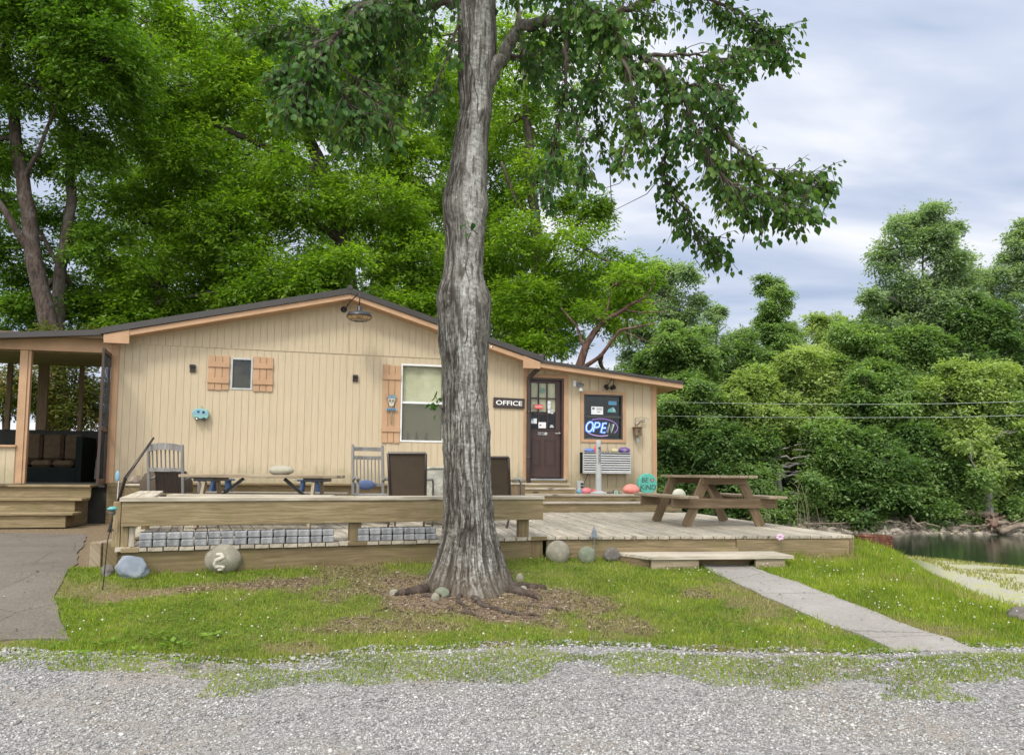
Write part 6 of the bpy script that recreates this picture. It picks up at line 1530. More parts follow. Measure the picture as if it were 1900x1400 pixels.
def rocker(name, label, loc, rz, mat, seat_mat, H=1.12, tilt=.20, nsl=8, two_rails=True, Wd=.50, grp=None):
    t_ = thing(name, label, 'rocking chair', loc, rz, grp); M = ORG[t_.name]; P = lambda x, y, z: M @ Vector((x, y, z)); hw = Wd / 2
    def bk(x, z): return P(x, -.20 - tilt * (z - .42), z)
    for s_ in (-1, 1):
        mb = MB(); mb.tube([P(s_ * hw, -.17, .07), bk(s_ * hw, .42), bk(s_ * hw, .75), bk(s_ * hw, H - .02), bk(s_ * hw, H)], [.019, .022, .022, .022, .012], 10); mb.build('back_post', mat, t_, smooth=True)
        mb = MB(); mb.tube([P(s_ * hw, .26, .06), P(s_ * hw, .26, .63)], .021, 10); mb.build('front_leg', mat, t_, smooth=True)
        mb = MB(); mb.tube([bk(s_ * hw, .60), P(s_ * (hw + .01), -.02, .645), P(s_ * (hw + .01), .15, .655), P(s_ * (hw + .01), .32, .635)], [.014, .02, .026, .024], 8); mb.build('arm', mat, t_, smooth=True)
        mb = MB(); pts = [P(s_ * hw, y, .022 + .11 * (y / .5) ** 2) for y in np.linspace(-.48, .44, 12)]
        for a, b in zip(pts[:-1], pts[1:]): mb.bar(a, b, .028, .04)
        mb.build('rocker_rail', mat, t_)
        mb = MB(); mb.tube([P(s_ * hw, -.18, .25), P(s_ * hw, .26, .22)], .011, 6); mb.build('rung', mat, t_)
    rails = [(H - .07, .06), (H - .20, .055), (.55, .05)] if two_rails else [(H - .06, .09), (.745, .05)]
    for z, h in rails:
        mb = MB(); n = 6
        for i in range(n):
            x0 = -hw + Wd * i / n; x1 = -hw + Wd * (i + 1) / n; c0 = .03 * (1 - (2 * i / n - 1) ** 2); c1 = .03 * (1 - (2 * (i + 1) / n - 1) ** 2); up = .03 if z == rails[0][0] and not two_rails else 0
            a = bk(x0, z + c0 * (up > 0)); b = bk(x1, z + c1 * (up > 0)); a = a + (M.to_3x3() @ Vector((0, -c0, 0))); b = b + (M.to_3x3() @ Vector((0, -c1, 0))); mb.bar(a, b, .022, h, up=(0, 0, 1))
        mb.build('rail', mat, t_)
    zt_, zb_ = rails[-2][0], rails[-1][0]
    for i in range(nsl):
        x = -hw + Wd * (i + 1) / (nsl + 1); mb = MB(); mb.tube([bk(x, zb_), bk(x, zt_)], .010, 6); mb.build('slat', mat, t_)
    mb = MB(); mb.box(-hw, hw, -.20, .28, .40, .425, M); mb.build('seat', seat_mat, t_, bevel=.004)
    for y, z in ((.26, .3), (.26, .17), (-.18, .3)):
        mb = MB(); mb.tube([P(-hw, y, z), P(hw, y, z)], .011, 6); mb.build('rung', mat, t_)
    return t_
c = atz(311, 925, DZ); d1 = 10.3; p = atY(311, 880, d1)
rocker('rocking_chair', 'grey wooden rocking chair at far left, seen from behind, dark seat', (p.x, p.y + .2, DZ), R(-3), 'wood_grey', 'wood_brown', H=1.09, nsl=7, two_rails=False, Wd=.475, tilt=.12, grp=None)
mb = MB()
p2_ = atY(311, 880, d1 + .55)
for i in range(9): mb.box(-.2 + i * .046, -.2 + i * .046 + .034, -.012, .012, -.30, .26, Matrix.Translation((p.x, p.y + .12, DZ + .44)) @ Matrix.Rotation(R(10), 4, 'X'))
mb.box(-.21, .22, -.016, .016, .26, .29, Matrix.Translation((p.x, p.y + .12, DZ + .44)) @ Matrix.Rotation(R(10), 4, 'X'))
_ch = [o for o in COL.objects if o.name.startswith('rocking_chair')][0]
mb.build('slatted_panel', 'brown_metal', _ch)
q = atY(309, 900, d1 + .75)
mb = MB(); mb.lathe([(.30, 0), (.345, .08), (.365, .35), (.350, .58), (.29, .69), (.15, .745), (0.02, .76)], Matrix.Translation((q.x, q.y, DZ + .0)), 32)
solo(mb, 'fire_pit', 'sling', 'dark round covered tub standing behind the grey rocking chair at far left', 'tub', (q.x, q.y, DZ), smooth=True)
p = atY(688, 880, 11.0)
rc = rocker('rocking_chair', 'grey wooden rocking chair near the long shutter, blue cushion on its seat', (p.x, p.y, DZ), R(200), 'wood_grey', 'wood_grey', H=1.15, tilt=.20, nsl=7, Wd=.44)
mb = MB(); Mx = ORG[rc.name]; 
import bmesh
cu_ = rock_mb((0, 0, 0), .13, .04, .075, 0, 4, .06, 3, 0, 1.0); cu_.v = [tuple(Mx @ (Vector((.03, -.19, .55)) + Vector(v))) for v in cu_.v]
solo(cu_, 'cushion', 'cushion_blue', 'small blue cushion on the grey rocking chair near the window', 'cushion', Mx @ Vector((.03, -.19, .45)), smooth=True)
def sling_chair(label, loc, rz, W0_=.50, W1_=.42, H=.98, tilt=.22):
    t_ = thing('patio_chair', label, 'patio chair', loc, rz, 'brown sling patio chairs'); M = ORG[t_.name]; P = lambda x, y, z: M @ Vector((x, y, z))
    bk = lambda x, z: P(x * (1 + (z - .4) * 0.12), -.22 - tilt * (z - .4), z)
    for s_ in (-1, 1):
        x = s_ * W0_ / 2
        mb = MB(); mb.tube([P(x, .30, .40), P(x, -.15, .375), bk(x, .42), bk(x, .7), bk(x, H)], .019, 8); mb.build('side_frame', 'brown_metal', t_, smooth=True)
        mb = MB(); mb.tube([P(s_ * (W0_ / 2 + .03), .30, .01), P(s_ * (W0_ / 2 + .03), .28, .60), P(s_ * (W0_ / 2 + .03), .2, .645), bk(s_ * (W0_ / 2 + .03), .64)], .014, 8); mb.build('arm', 'wood_grey', t_, smooth=True)
        mb = MB(); mb.tube([P(x, -.05, .385), P(x, -.36, .01), P(x, -.40, .01)], .014, 8); mb.build('leg', 'brown_metal', t_, smooth=True)
    mb = MB(); mb.tube([bk(-W0_ / 2, H), bk(W0_ / 2, H)], .02, 8); mb.build('top_rail', 'brown_metal', t_)
    mb = MB(); n = 8
    for i in range(n):
        z0 = .42 + (H - .42) * i / n; z1 = .42 + (H - .42) * (i + 1) / n; hx = W0_ / 2 - .012
        mb.prism8([bk(-hx, z0), bk(hx, z0), bk(hx, z0) + M.to_3x3() @ Vector((0, .004, 0)), bk(-hx, z0) + M.to_3x3() @ Vector((0, .004, 0)), bk(-hx, z1), bk(hx, z1), bk(hx, z1) + M.to_3x3() @ Vector((0, .004, 0)), bk(-hx, z1) + M.to_3x3() @ Vector((0, .004, 0))])
    mb.build('back_sling', 'sling', t_)
    mb = MB(); mb.box(-W0_ / 2 + .01, W0_ / 2 - .01, -.2, .3, .378, .384, M); mb.build('seat_sling', 'sling', t_)
p = atY(757, 880, 9.75); sling_chair('brown mesh patio chair seen square from behind, left of the pale trunk', (p.x, p.y + .3, DZ), R(-2), .455)
p = atY(921, 880, 10.4); sling_chair('brown mesh patio chair half hidden by the right side of the pale trunk', (p.x, p.y + .3, DZ), R(-14), .50, H=.95, tilt=.3)
q = atY(826, 900, 11.0); mb = MB(); mb.lathe([(.26, 0), (.31, .05), (.335, .18), (.335, .70), (.32, .78), (.27, .81), (.02, .81)], Matrix.Translation((q.x, q.y, DZ)), 32); mb.tube([(q.x + .325 * math.cos(a), q.y + .325 * math.sin(a), DZ + .80 + .006 * math.sin(a * 3)) for a in np.linspace(0, 2 * math.pi, 32, False)], .018, 8, closed=True)
solo(mb, 'stone_tub', 'tub_stone', 'weathered pale round tub between the patio chair and the trunk', 'tub', (q.x, q.y, DZ), smooth=True)
def stool(px, D, label):
    p = atY(px, 900, D); t_ = thing('stool', label, 'stool', (p.x, p.y, DZ), R(10), 'blue stools'); M = ORG[t_.name]
    for a in range(4):
        mb = MB(); x, y = math.cos(a * math.pi / 2 + .8), math.sin(a * math.pi / 2 + .8); mb.bar(M @ Vector((x * .25, y * .25, 0)), M @ Vector((x * .15, y * .15, .58)), .06, .03); mb.build('leg', 'blue_plastic', t_)
    mb = MB(); mb.box(-.19, .19, -.15, .15, .58, .61, M); mb.build('top', 'blue_plastic', t_, bevel=.006)
    mb = MB(); mb.bar(M @ Vector((-.17, -.17, .25)), M @ Vector((.17, -.17, .25)), .03, .04); mb.build('rung', 'blue_plastic', t_)
stool(410, 12.2, 'dark blue stool behind the left end of the long table'); stool(575, 12.2, 'dark blue stool behind the right end of the long table')
# stones
def stone(name, mat, label, px0, px1, py0, py1, D, seed, group=None, depth=.8, amp=.12, flat=.35, rz=0.0, on=None, cat='stone', freq=1.6, sub=4):
    if on is None:
        h_ = hit((px0 + px1) / 2, py1 - 2); D = h_.y + (px1 - px0) / 2 / F * h_.y * depth * .25
    c = atY((px0 + px1) / 2, (py0 + py1) / 2, D); sx = (px1 - px0) / 2 / F * D; sz = (py1 - py0) / (2 - flat) / F * D
    zb = gzs(c.x, D) - .02 if on is None else on
    sz += .02 if on is None else 0
    mb = rock_mb((c.x, c.y, zb + sz * (1 - flat)), sx, sx * depth, sz, rz, seed, amp, sub, flat, freq)
    return solo(mb, name, mat, label, cat, (c.x, c.y, zb), smooth=True, group=group)
tl = [o for o in COL.objects if o.name == 'picnic_table.001' or o.name == 'picnic_table'][-1]
stone('stone', 'stone_pale', 'smooth flat pale stone lying on top of the long picnic table', 499, 545, 863, 880.5, pl0.y, 1, depth=.6, amp=.04, flat=.15, on=DZ + .689)
stone('stone', 'slate', 'jagged blue-grey slate boulder at the left front corner of the deck', 212, 278, 1037, 1073, 6.75, 12, amp=.30, freq=1.5, flat=.3, depth=.5)
r2_ = stone('stone', 'stone_round', 'round grey boulder with a cream squiggle painted on it, in front of the deck', 376, 447, 1016, 1063, 7.2, 3, amp=.07, flat=.2)
sq = [(404, 1028), (411, 1028), (414, 1033), (407, 1036), (401, 1039), (398, 1046), (401, 1051), (409, 1049), (414, 1051), (412, 1055), (404, 1056)]
bpy.context.view_layer.update()
mb = MB(); P_ = []; cen = r2_.matrix_world @ (sum((v.co for v in r2_.data.vertices), Vector()) / len(r2_.data.vertices))
vv = [r2_.matrix_world @ v.co for v in r2_.data.vertices]
for x, y in sq:
    d_ = ray(x, y).normalized(); o_ = Vector((0, 0, EYE)); best = min((v for v in vv if (v - cen).dot(d_) < 0), key=lambda v: ((v - o_) - d_ * (v - o_).dot(d_)).length); tt = (best - o_).dot(d_)
    P_.append(o_ + d_ * (tt - .004))
for a, b in zip(P_[:-1], P_[1:]):
    for s_ in range(3): q = a.lerp(b, s_ / 3); Mq = Matrix.Translation(q) @ (-(q - Vector((0, 0, EYE)))).to_track_quat('Z', 'Y').to_matrix().to_4x4(); mb.lathe([(.018, -.006), (.017, .003), (.010, .006)], Mq, 10)
mb.build('painted_mark', 'paint_white', r2_, smooth=True)
stone('stone', 'stone_round', 'larger round tan boulder beside the right skirt of the deck', 1013, 1057, 1008, 1044, 8.55, 5, amp=.07, flat=.2)
stone('stone', 'stone_green', 'smaller round greenish boulder beside the tan boulder', 1072, 1105, 1019, 1045, 8.65, 6, amp=.06, flat=.2)
stone('stone', 'stone_dark', 'dark angular rock beside the left end of the broad front step', 1121, 1151, 1019, 1043, 8.7, 7, amp=.3, freq=1.2, flat=.2)
stone('stone', 'stone_dark', 'small dark rock between the slate boulder and the concrete walk', 187, 212, 1050, 1068, 6.9, 8, amp=.3, flat=.3)
stone('stone', 'stone_dark', 'flat dark rock lying in the grass at the far right edge', 1872, 1945, 1130, 1154, 6.6, 9, amp=.2, flat=.4)
# chips of stone in the bare soil by the trunk
for i, (x0, x1, y0, y1, lab) in enumerate([(722, 740, 1097, 1105, 'leftmost of the small stones by the roots'), (807, 834, 1094, 1108, 'mossy small stone against the left roots of the tree'), (800, 816, 1104, 1116, 'little tan stone below the mossy one'), (964, 979, 1091, 1101, 'small pale stone by the right roots of the tree'), (957, 972, 1068, 1080, 'small dark stone behind the right roots of the tree')]):
    q = atz((x0 + x1) / 2, y1, .3); stone('stone', 'stone_round' if i != 1 else 'stone_green', lab, x0, x1, y0, y1, q.y, 20 + i, flat=.3)
# things on the platform by the wing wall
def wstone(name, mat, label, x0, x1, y0, y1, off, z, seed, amp=.1, flat=.25, depth=.6, cat='stone', freq=1.5):
    u0, zz = W(x0, y1, off); u1, _ = W(x1, y1, off); _, zt = W(x0, y0, off); h = max(.03, zt - z); sx = (u1 - u0) / 2
    c = wp((u0 + u1) / 2, 0, off); sz = h / (2 - flat)
    mb = rock_mb((c.x, c.y, z + sz * (1 - flat)), sx, sx * depth, sz, WANG, seed, amp, 3, flat, freq)
    return solo(mb, name, mat, label, cat, (c.x, c.y, z), WANG, smooth=True)
of = .42
wstone('painted_stone', 'paint_sky', 'small blue-grey painted stone at the left end of the platform row', 1069, 1080, 907, 918, of, zpl, 1)
wstone('painted_stone', 'paint_pink', 'flat pink painted stone left of the grey ash post', 1079, 1098, 904, 918, of, zpl, 2)
wstone('painted_stone', 'red_sticker', 'dark red painted stone just behind the ash post base', 1097, 1113, 907, 918, of - .15, zpl, 3)
wstone('stone', 'stone_dark', 'small brown stone just right of the ash post base', 1126, 1137, 911, 918.5, of, zpl, 4)
ws = wstone('painted_stone', 'stone_dark', 'dark stone with white and teal painted oval on the platform', 1136, 1147, 908, 918.5, of, zpl, 5)
u_, z_ = W(1141, 913.5, of); mb = MB(); mb.lathe([(.045, 0), (.045, .004)], wmat(u_, z_, of + .055), 18, 1, 1.15); o = mb.build('painted_mark', 'paint_white', ws); mb = MB(); mb.lathe([(.026, 0), (.026, .003)], wmat(u_, z_, of + .060), 18, 1, 1.15); mb.build('painted_mark', 'paint_teal', ws)
wstone('stone', 'stone_round', 'small grey-brown stone between the white-ringed stone and the coral boulder', 1147, 1156, 911, 918, of, zpl, 6)
wstone('painted_stone', 'paint_coral', 'big coral-red painted boulder on the platform', 1156, 1187, 897, 919, of, zpl, 7, amp=.14, flat=.2)
wstone('painted_stone', 'stone_pale', 'small pale stone between the coral boulder and the green round stone', 1184, 1193, 912, 919, of + .1, zpl, 8)
wstone('painted_stone', 'paint_pale', 'upright pale rock with yellow streaks on the lower tread, behind the table seat', 1247, 1272, 906, 936, .9, ztr, 9, amp=.08, flat=.1)
# green BE KIND disc
u_, z_ = W(1202, 900, of + .05); r_u = (W(1220, 900, of + .05)[0] - W(1184, 900, of + .05)[0]) / 2; z_ = zpl + r_u * .96
gd = thing('kind_stone', 'round green painted disc lettered BE KIND with a pink heart, leaning at the wing corner', 'painted disc', wp(u_, zpl, of), WANG)
Mg = wmat(u_, z_, of); mb = MB(); mb.lathe([(r_u * .9, -.05), (r_u, -.03), (r_u, .03), (r_u * .94, .05)], Mg, 36); mb.build('disc', 'paint_teal', gd)
for tx, sx_, dx, dy in (('BE', .14, -.07, .07), ('KiND', .15, 0.0, -.08)):
    q = text_mb(tx, sx_, Mg @ Matrix.Translation((dx, dy, .052)), .001, shear=.1); q.build('lettering', 'black_letter', gd)
mb = MB(); mb.prism([Mg @ Vector((.10 + x * .05, .07 + y * .045, .0515)) for x, y in ((0, -1), (.9, .1), (.75, .7), (.35, .75), (0, .35), (-.35, .75), (-.75, .7), (-.9, .1))], WN * .003); mb.build('heart', 'black_letter', gd)
mb = MB(); mb.prism([Mg @ Vector((.10 + x * .032, .07 + y * .029, .055)) for x, y in ((0, -1), (.9, .1), (.75, .7), (.35, .75), (0, .35), (-.35, .75), (-.75, .7), (-.9, .1))], WN * .002); mb.build('heart', 'paint_pink', gd)
# ash post
u_, _ = W(1110.5, 915, .62); ztp = W(1110, 816, .62)[1]
ap = thing('ash_post', 'tall grey plastic cigarette receptacle post in front of the wing window', 'ash post', wp(u_, zpl, .62), WANG); Mp = Matrix.Translation(wp(u_, zpl, .62))
mb = MB(); mb.lathe([(.17, 0), (.175, .02), (.15, .035), (.065, .06)], Mp, 28); mb.build('base', 'grey_plastic', ap, smooth=False)
h_ = ztp - zpl; mb = MB(); mb.lathe([(.062, .05), (.058, h_ * .55), (.052, h_ * .56), (.052, h_ - .06), (.045, h_ - .015), (.025, h_)], Mp, 24); mb.build('tube', 'grey_plastic', ap, smooth=False)
Mt = wmat(u_ - .0, zpl + h_ * .53 + .20, .62 + .054) @ Matrix.Rotation(R(-90), 4, 'Z'); text_mb('SMOKERS', .085, Mt, .001).build('lettering', 'black_letter', ap)
mb = MB(); mb.lathe([(.018, 0), (.018, .004)], wmat(u_, zpl + h_ - .17, .62 + .05), 14); mb.build('opening', 'black_letter', ap)
# air conditioner
a_ = opx(1082, 839, 1171, 878, .22); ac = thing('air_conditioner', 'white louvred air conditioner below the wing window, painted stones on top', 'air conditioner', wp((a_[0] + a_[1]) / 2, a_[2], .1), WANG)
mb = MB(); mb.wbox(a_[0], a_[1], a_[2], a_[3], .0, .185); mb.build('case', 'interior_dark', ac)
mb = MB(); mb.wbox(a_[0], a_[0] + .02, a_[2], a_[3], .186, .22); mb.wbox(a_[1] - .01, a_[1], a_[2], a_[3], .186, .22); mb.wbox(a_[0] + .02, a_[1] - .01, a_[3] - .012, a_[3], .186, .22); mb.wbox(a_[0] + .02, a_[1] - .01, a_[2], a_[2] + .03, .186, .22); mb.build('frame', 'grey_plastic', ac)
for i in range(8):
    z = a_[2] + .035 + i * (a_[3] - a_[2] - .05) / 8; mb = MB(); mb.prism8([wp(a_[0] + .021, z, .22), wp(a_[1] - .011, z, .22), wp(a_[1] - .011, z + .012, .19), wp(a_[0] + .021, z + .012, .19), wp(a_[0] + .021, z + .020, .22), wp(a_[1] - .011, z + .020, .22), wp(a_[1] - .011, z + .027, .19), wp(a_[0] + .021, z + .027, .19)]); mb.build('louvre', 'white_vinyl', ac)
wstone('painted_stone', 'paint_blue', 'blue painted stone on the left end of the air conditioner', 1084, 1103, 831, 841, .12, a_[3], 11)
wstone('painted_stone', 'paint_yellow', 'tan and yellow speckled stone on the air conditioner', 1133, 1148, 831, 840, .12, a_[3], 12)
pp_ = wstone('painted_stone', 'paint_purple', 'purple stone with a white swirl on the right end of the air conditioner', 1147, 1169, 829, 841, .12, a_[3], 13, amp=.04)
u_, z_ = W(1159, 835, .18); mb = MB(); mb.tube([wp(u_ + .045 * (1 - t_ / 16) * math.cos(t_ * .9), z_ + .03 * (1 - t_ / 16) * math.sin(t_ * .9), .198 - .004 * abs(math.cos(t_))) for t_ in range(15)], .005, 5); mb.build('painted_mark', 'paint_white', pp_)
u_, z_ = W(1105, 838, .12); mb = MB(); mb.lathe([(.03, 0), (.032, .02), (.03, .10), (.012, .13), (.012, .15)], Matrix.Translation(wp(u_, a_[3], .12)), 14); solo(mb, 'bottle', 'red_sticker', 'small red bottle on the air conditioner behind the ash post', 'bottle', wp(u_, a_[3], .12))
for i, (x, s_) in enumerate(((1119, 4), (1124, 3), (1129, 3.5))): wstone('stone', 'stone_dark', ('leftmost', 'middle', 'rightmost')[i] + ' of three pebbles on the air conditioner', x - s_ / 2, x + s_ / 2, 837, 840, .12, a_[3], 30 + i)
# utility meter at the wall foot
u_, z_ = W(1076, 900, .02); mt = thing('power_outlet', 'grey outdoor socket box low on the wing wall by the steps', 'socket box', wp(u_, z_ - .1, .03), WANG)
mb = MB(); mb.wbox(u_ - .075, u_ + .075, z_ - .09, z_ + .09, .0, .07); mb.build('box', 'grey_plastic', mt, bevel=.01)
for dz_ in (-.035, .03): mb = MB(); mb.wbox(u_ - .0, u_ + .06, z_ + dz_ - .015, z_ + dz_ + .02, .0705, .085); mb.build('socket', 'black_metal', mt)
mb = MB(); mb.tube([wp(u_, z_ - .09, .03), wp(u_, zpl, .03)], .025, 8); mb.build('conduit', 'slate', mt)
mb = MB(); mb.tube([wp(u_ + .07, z_, .05), wp(u_ + .18, z_ + .25, .02), wp(u_ + .11, z_ + .45, .02), wp(u_ + .13, a_[2], .05)], .006, 5); mb.build('cord', 'black_metal', mt)
# board with blue edge on the lower tread
u0_, u1_ = W(1240, 935, 1.15)[0], W(1291, 935, 1.15)[0]; mb = MB(); mb.wbox(u0_, u1_ - .25, ztr + .002, ztr + .035, .9, 1.22); solo(mb, 'board', 'paint_blue', 'flat blue-edged board lying on the lower tread under the picnic table', 'board', wp(u0_, ztr, 1))
# birdhouse on scroll bracket
u_, z_ = W(1183.5, 800, .12); bh = thing('birdhouse', 'small brown wooden birdhouse with lantern below, hung from a scroll bracket', 'birdhouse', wp(u_, z_, .1), WANG)
mb = MB(); mb.wbox(u_ - .075, u_ + .075, z_ - .09, z_ + .08, .03, .17); mb.wbox(u_ - .09, u_ + .09, z_ + .081, z_ + .095, .01, .19); mb.build('house', 'wood_brown', bh)
mb = MB(); mb.lathe([(.02, 0), (.02, .004)], wmat(u_, z_, .171), 14); mb.build('hole', 'black_letter', bh)
mb = MB(); mb.lathe([(.045, 0), (.045, .012), (.038, .013), (.038, .11), (.048, .115), (.02, .14)], Matrix.Translation(wp(u_ + .01, z_ - .25, .1)), 14); mb.build('lantern', 'lantern_glass', bh)
mb = MB(); u2, z2 = W(1179, 790, .03); mb.tube([wp(u2, z2, .02), wp(u2, z2 + .17, .02), wp(u2 + .12, z2 + .19, .06), wp(u2 + .24, z2 + .17, .1), wp(u2 + .27, z2 + .14, .1), wp(u2 + .29, z2 + .16, .1)], .006, 6); mb.tube([wp(u2, z2 + .02, .03), wp(u2 + .08, z2 + .05, .05), wp(u2 + .13, z2 + .13, .06), wp(u2 + .2, z2 + .14, .08), wp(u2 + .19, z2 + .1, .08), wp(u2 + .12, z2 + .09, .06)], .012, 6); mb.build('scroll_bracket', 'wood_grey', bh, smooth=True)
mb = MB(); mb.tube([wp(u_ + .05, z_ + .22, .09), wp(u_, z_ + .095, .09)], .004, 4); mb.build('cord', 'black_metal', bh)
# spot lights, motion lamp, switch
u_, z_ = W(1131, 717, .1); sp_ = thing('spotlight', 'pair of small black spotlights above the wing window', 'spotlight', wp(u_, z_, .1), WANG)
for s_ in (-1, 1):
    cx_ = u_ + s_ * .065; mb = MB(); mb.lathe([(.02, -.06), (.045, -.03), (.05, .05), (.045, .055)], Matrix.Translation(wp(cx_, z_ - .02, .10)) @ Matrix.Rotation(R(65), 4, WU) @ Matrix.Rotation(R(s_ * 35), 4, 'Y'), 16); mb.build('lamp_head', 'black_metal', sp_)
    mb = MB(); mb.tube([wp(u_ + .045 + s_ * .012, z_ + .20, .25), wp(cx_, z_ + .0, .12)], .009, 6); mb.build('stem', 'black_metal', sp_)
u_, z_ = W(1075, 713, .06); ml = thing('wall_lamp', 'grey motion-sensor lamp with white bell shade left of the wing window', 'wall lamp', wp(u_, z_, .05), WANG)
mb = MB(); mb.lathe([(.055, 0), (.055, .03), (.03, .05)], wmat(u_, z_, .0), 18); mb.build('base', 'slate', ml)
mb = MB(); mb.tube([wp(u_, z_, .05), wp(u_ + .01, z_ - .03, .10), wp(u_ + .015, z_ - .08, .11)], .022, 8); mb.build('arm', 'slate', ml, smooth=True)
mb = MB(); mb.lathe([(.02, .07), (.03, .05), (.058, .0), (.05, .0)], Matrix.Translation(wp(u_ + .015, z_ - .15, .11)), 18); mb.build('shade', 'white_vinyl', ml, smooth=True)
mb = MB(); mb.tube([wp(u_ + .04, z_ + .02, .03), wp(u_ + .10, z_ + .01, .05), wp(u_ + .11, z_ - .01, .05), wp(u_ + .05, z_ - .03, .03)], .006, 5); mb.build('cord', 'black_metal', ml)
a2 = opx(1063, 706, 1068.5, 717); mb = MB(); mb.wbox(a2[0], a2[1], a2[2], a2[3], .0, .03); o = solo(mb, 'doorbell', 'white_vinyl', 'small white sensor box by the top right of the brown door', 'sensor box', wp(a2[0], a2[2], 0), bevel=.005)
# office sign
a3 = opx(915.5, 738, 973.5, 757, .03); sg = thing('office_sign', 'brown routed sign reading OFFICE in white, left of the drainpipe', 'sign', wp(a3[0], a3[2], .02), WANG)
Mx = wmat((a3[0] + a3[1]) / 2, (a3[2] + a3[3]) / 2, .035, R(-1.0)); w2, h2 = (a3[1] - a3[0]) / 2, (a3[3] - a3[2]) / 2; mb = MB(); mb.box(-w2, w2, -h2, h2, -.02, 0, Mx); mb.build('board', 'brown_metal', sg, bevel=.006)
q = text_mb('OFFICE', .132, Mx @ Matrix.Translation((0.005, -.004, .002)), .002, offset=.0022)
xs_ = [(Mx.inverted() @ Vector(v)) for v in q.v]; x0 = min(v.x for v in xs_); x1 = max(v.x for v in xs_); kx = (2 * w2 * .84) / (x1 - x0); xm = (x0 + x1) / 2
q.v = [tuple(Mx @ Vector(((v.x - xm) * kx, v.y, v.z))) for v in xs_]; q.build('lettering', 'white_letter', sg)
# solar wall lights
for (x0, x1, y0, y1, lab) in ((352, 362.5, 676, 690, 'small black square wall light left of the little shuttered window'), (654.5, 664, 695, 707.5, 'small black square wall light left of the long shutter')):
    a4 = opx(x0, y0, x1, y1, .03); t_ = thing('wall_light', lab, 'wall light', wp(a4[0], a4[2], 0), WANG, 'small square wall lights'); u0_, u1_, z0_, z1_ = a4
    mb = MB(); mb.wbox(u0_, u1_, z0_, z1_, 0, .03); mb.prism8([wp(u0_, z1_ - .05, .075), wp(u1_, z1_ - .05, .075), wp(u1_, z1_ - .05, .03), wp(u0_, z1_ - .05, .03), wp(u0_, z1_ - .035, .075), wp(u1_, z1_ - .035, .075), wp(u1_, z1_, .03), wp(u0_, z1_, .03)]); mb.build('case', 'black_metal', t_)
    mb = MB(); mb.wbox(u0_ + .02, u1_ - .02, z0_ + .02, z1_ - .075, .0305, .036); mb.build('lens', 'cushion', t_)
# camper ornament
u_, z_ = W(372.5, 769, .06); cp = thing('camper_ornament', 'small teal camper-trailer birdhouse hanging on the cream wall', 'ornament', wp(u_, z_, .04), WANG); Mx = wmat(u_, z_, .0, R(-3))
out_ = [(-.148, .0), (-.14, .06), (-.10, .10), (-.03, .117), (.06, .112), (.12, .09), (.148, .04), (.148, -.03), (.12, -.075), (-.06, -.085), (-.12, -.06)]
mb = MB(); mb.prism([Mx @ Vector((x, y, .02)) for x, y in out_], WN * .10); mb.build('body', 'camper_teal', cp, bevel=.012)
mb = MB(); mb.prism([Mx @ Vector((x, y, .121)) for x, y in [(-.135, .012), (-.11, .065), (-.04, .09), (.06, .09), (.12, .055), (.13, .01), (.05, .0), (-.05, .0)]], WN * .003); mb.build('stripe', 'paint_sky', cp)
for wx_ in (-.055, .075): mb = MB(); mb.lathe([(.034, 0), (.034, .02)], Mx @ Matrix.Translation((wx_, -.085, .11)), 18); w_o = mb.build('wheel', 'black_metal', cp); mb = MB(); mb.lathe([(.016, 0), (.016, .003)], Mx @ Matrix.Translation((wx_, -.085, .1305)), 14); wx_ < 0 and mb.build('hub', 'white_letter', w_o)
mb = MB(); mb.lathe([(.026, 0), (.026, .004)], Mx @ Matrix.Translation((.055, .045, .122)), 16); mb.build('window', 'black_letter', cp); mb = MB(); mb.box(-.055, -.015, .03, .065, .122, .127, Mx); mb.build('window', 'black_letter', cp)
mb = MB(); mb.tube([Mx @ Vector((-.02, .11, .06)), Mx @ Vector((0, .17, .01)), Mx @ Vector((.02, .11, .06))], .003, 4); mb.build('hanger', 'black_metal', cp)
# skull stake on the shutter
u_, z_ = W(726.5, 743, .05); sk = thing('skull_stake', 'painted skull face with blue hat on a stake, small blue plaque, on the long shutter', 'ornament', wp(u_, z_, .05), WANG); Mx = wmat(u_, z_, .05)
fx_ = lambda pts, zoff, th_, mat, nm, par=sk: (lambda mb: (mb.prism([Mx @ Vector((x, y, zoff)) for x, y in pts], WN * th_), mb.build(nm, mat, par))[1])(MB())
fx_([(-.075, .03), (-.065, -.02), (-.05, -.05), (-.045, -.09), (0, -.125), (.045, -.09), (.05, -.05), (.065, -.02), (.075, .03), (.03, .045), (-.03, .045)], 0, .012, 'paint_white', 'face')
fx_([(-.115, .055), (-.075, .03), (-.03, .046), (.03, .046), (.075, .03), (.10, .055), (.09, .10), (.05, .115), (0, .12), (-.05, .115), (-.08, .09)], 0, .014, 'slate', 'hat'); fx_([(.03, .06), (.09, .06), (.08, .10), (.04, .095)], .0145, .003, 'teal_sticker', 'patch')
for s_ in (-1, 1): mb = MB(); mb.lathe([(.024, 0), (.024, .003)], Mx @ Matrix.Translation((s_ * .032, -.005, .013)), 14); e_ = mb.build('eye_socket', 'black_letter', sk); mb = MB(); mb.lathe([(.010, 0), (.010, .002)], Mx @ Matrix.Translation((s_ * .032, -.005, .0165)), 10); mb.build('eye', 'paint_white', e_)
fx_([(-.01, -.05), (.01, -.05), (0, -.03)], .0125, .003, 'black_letter', 'nose')
fx_([(-.11, -.20), (.11, -.20), (.11, -.155), (-.11, -.155)], .003, .014, 'paint_sky', 'plaque')
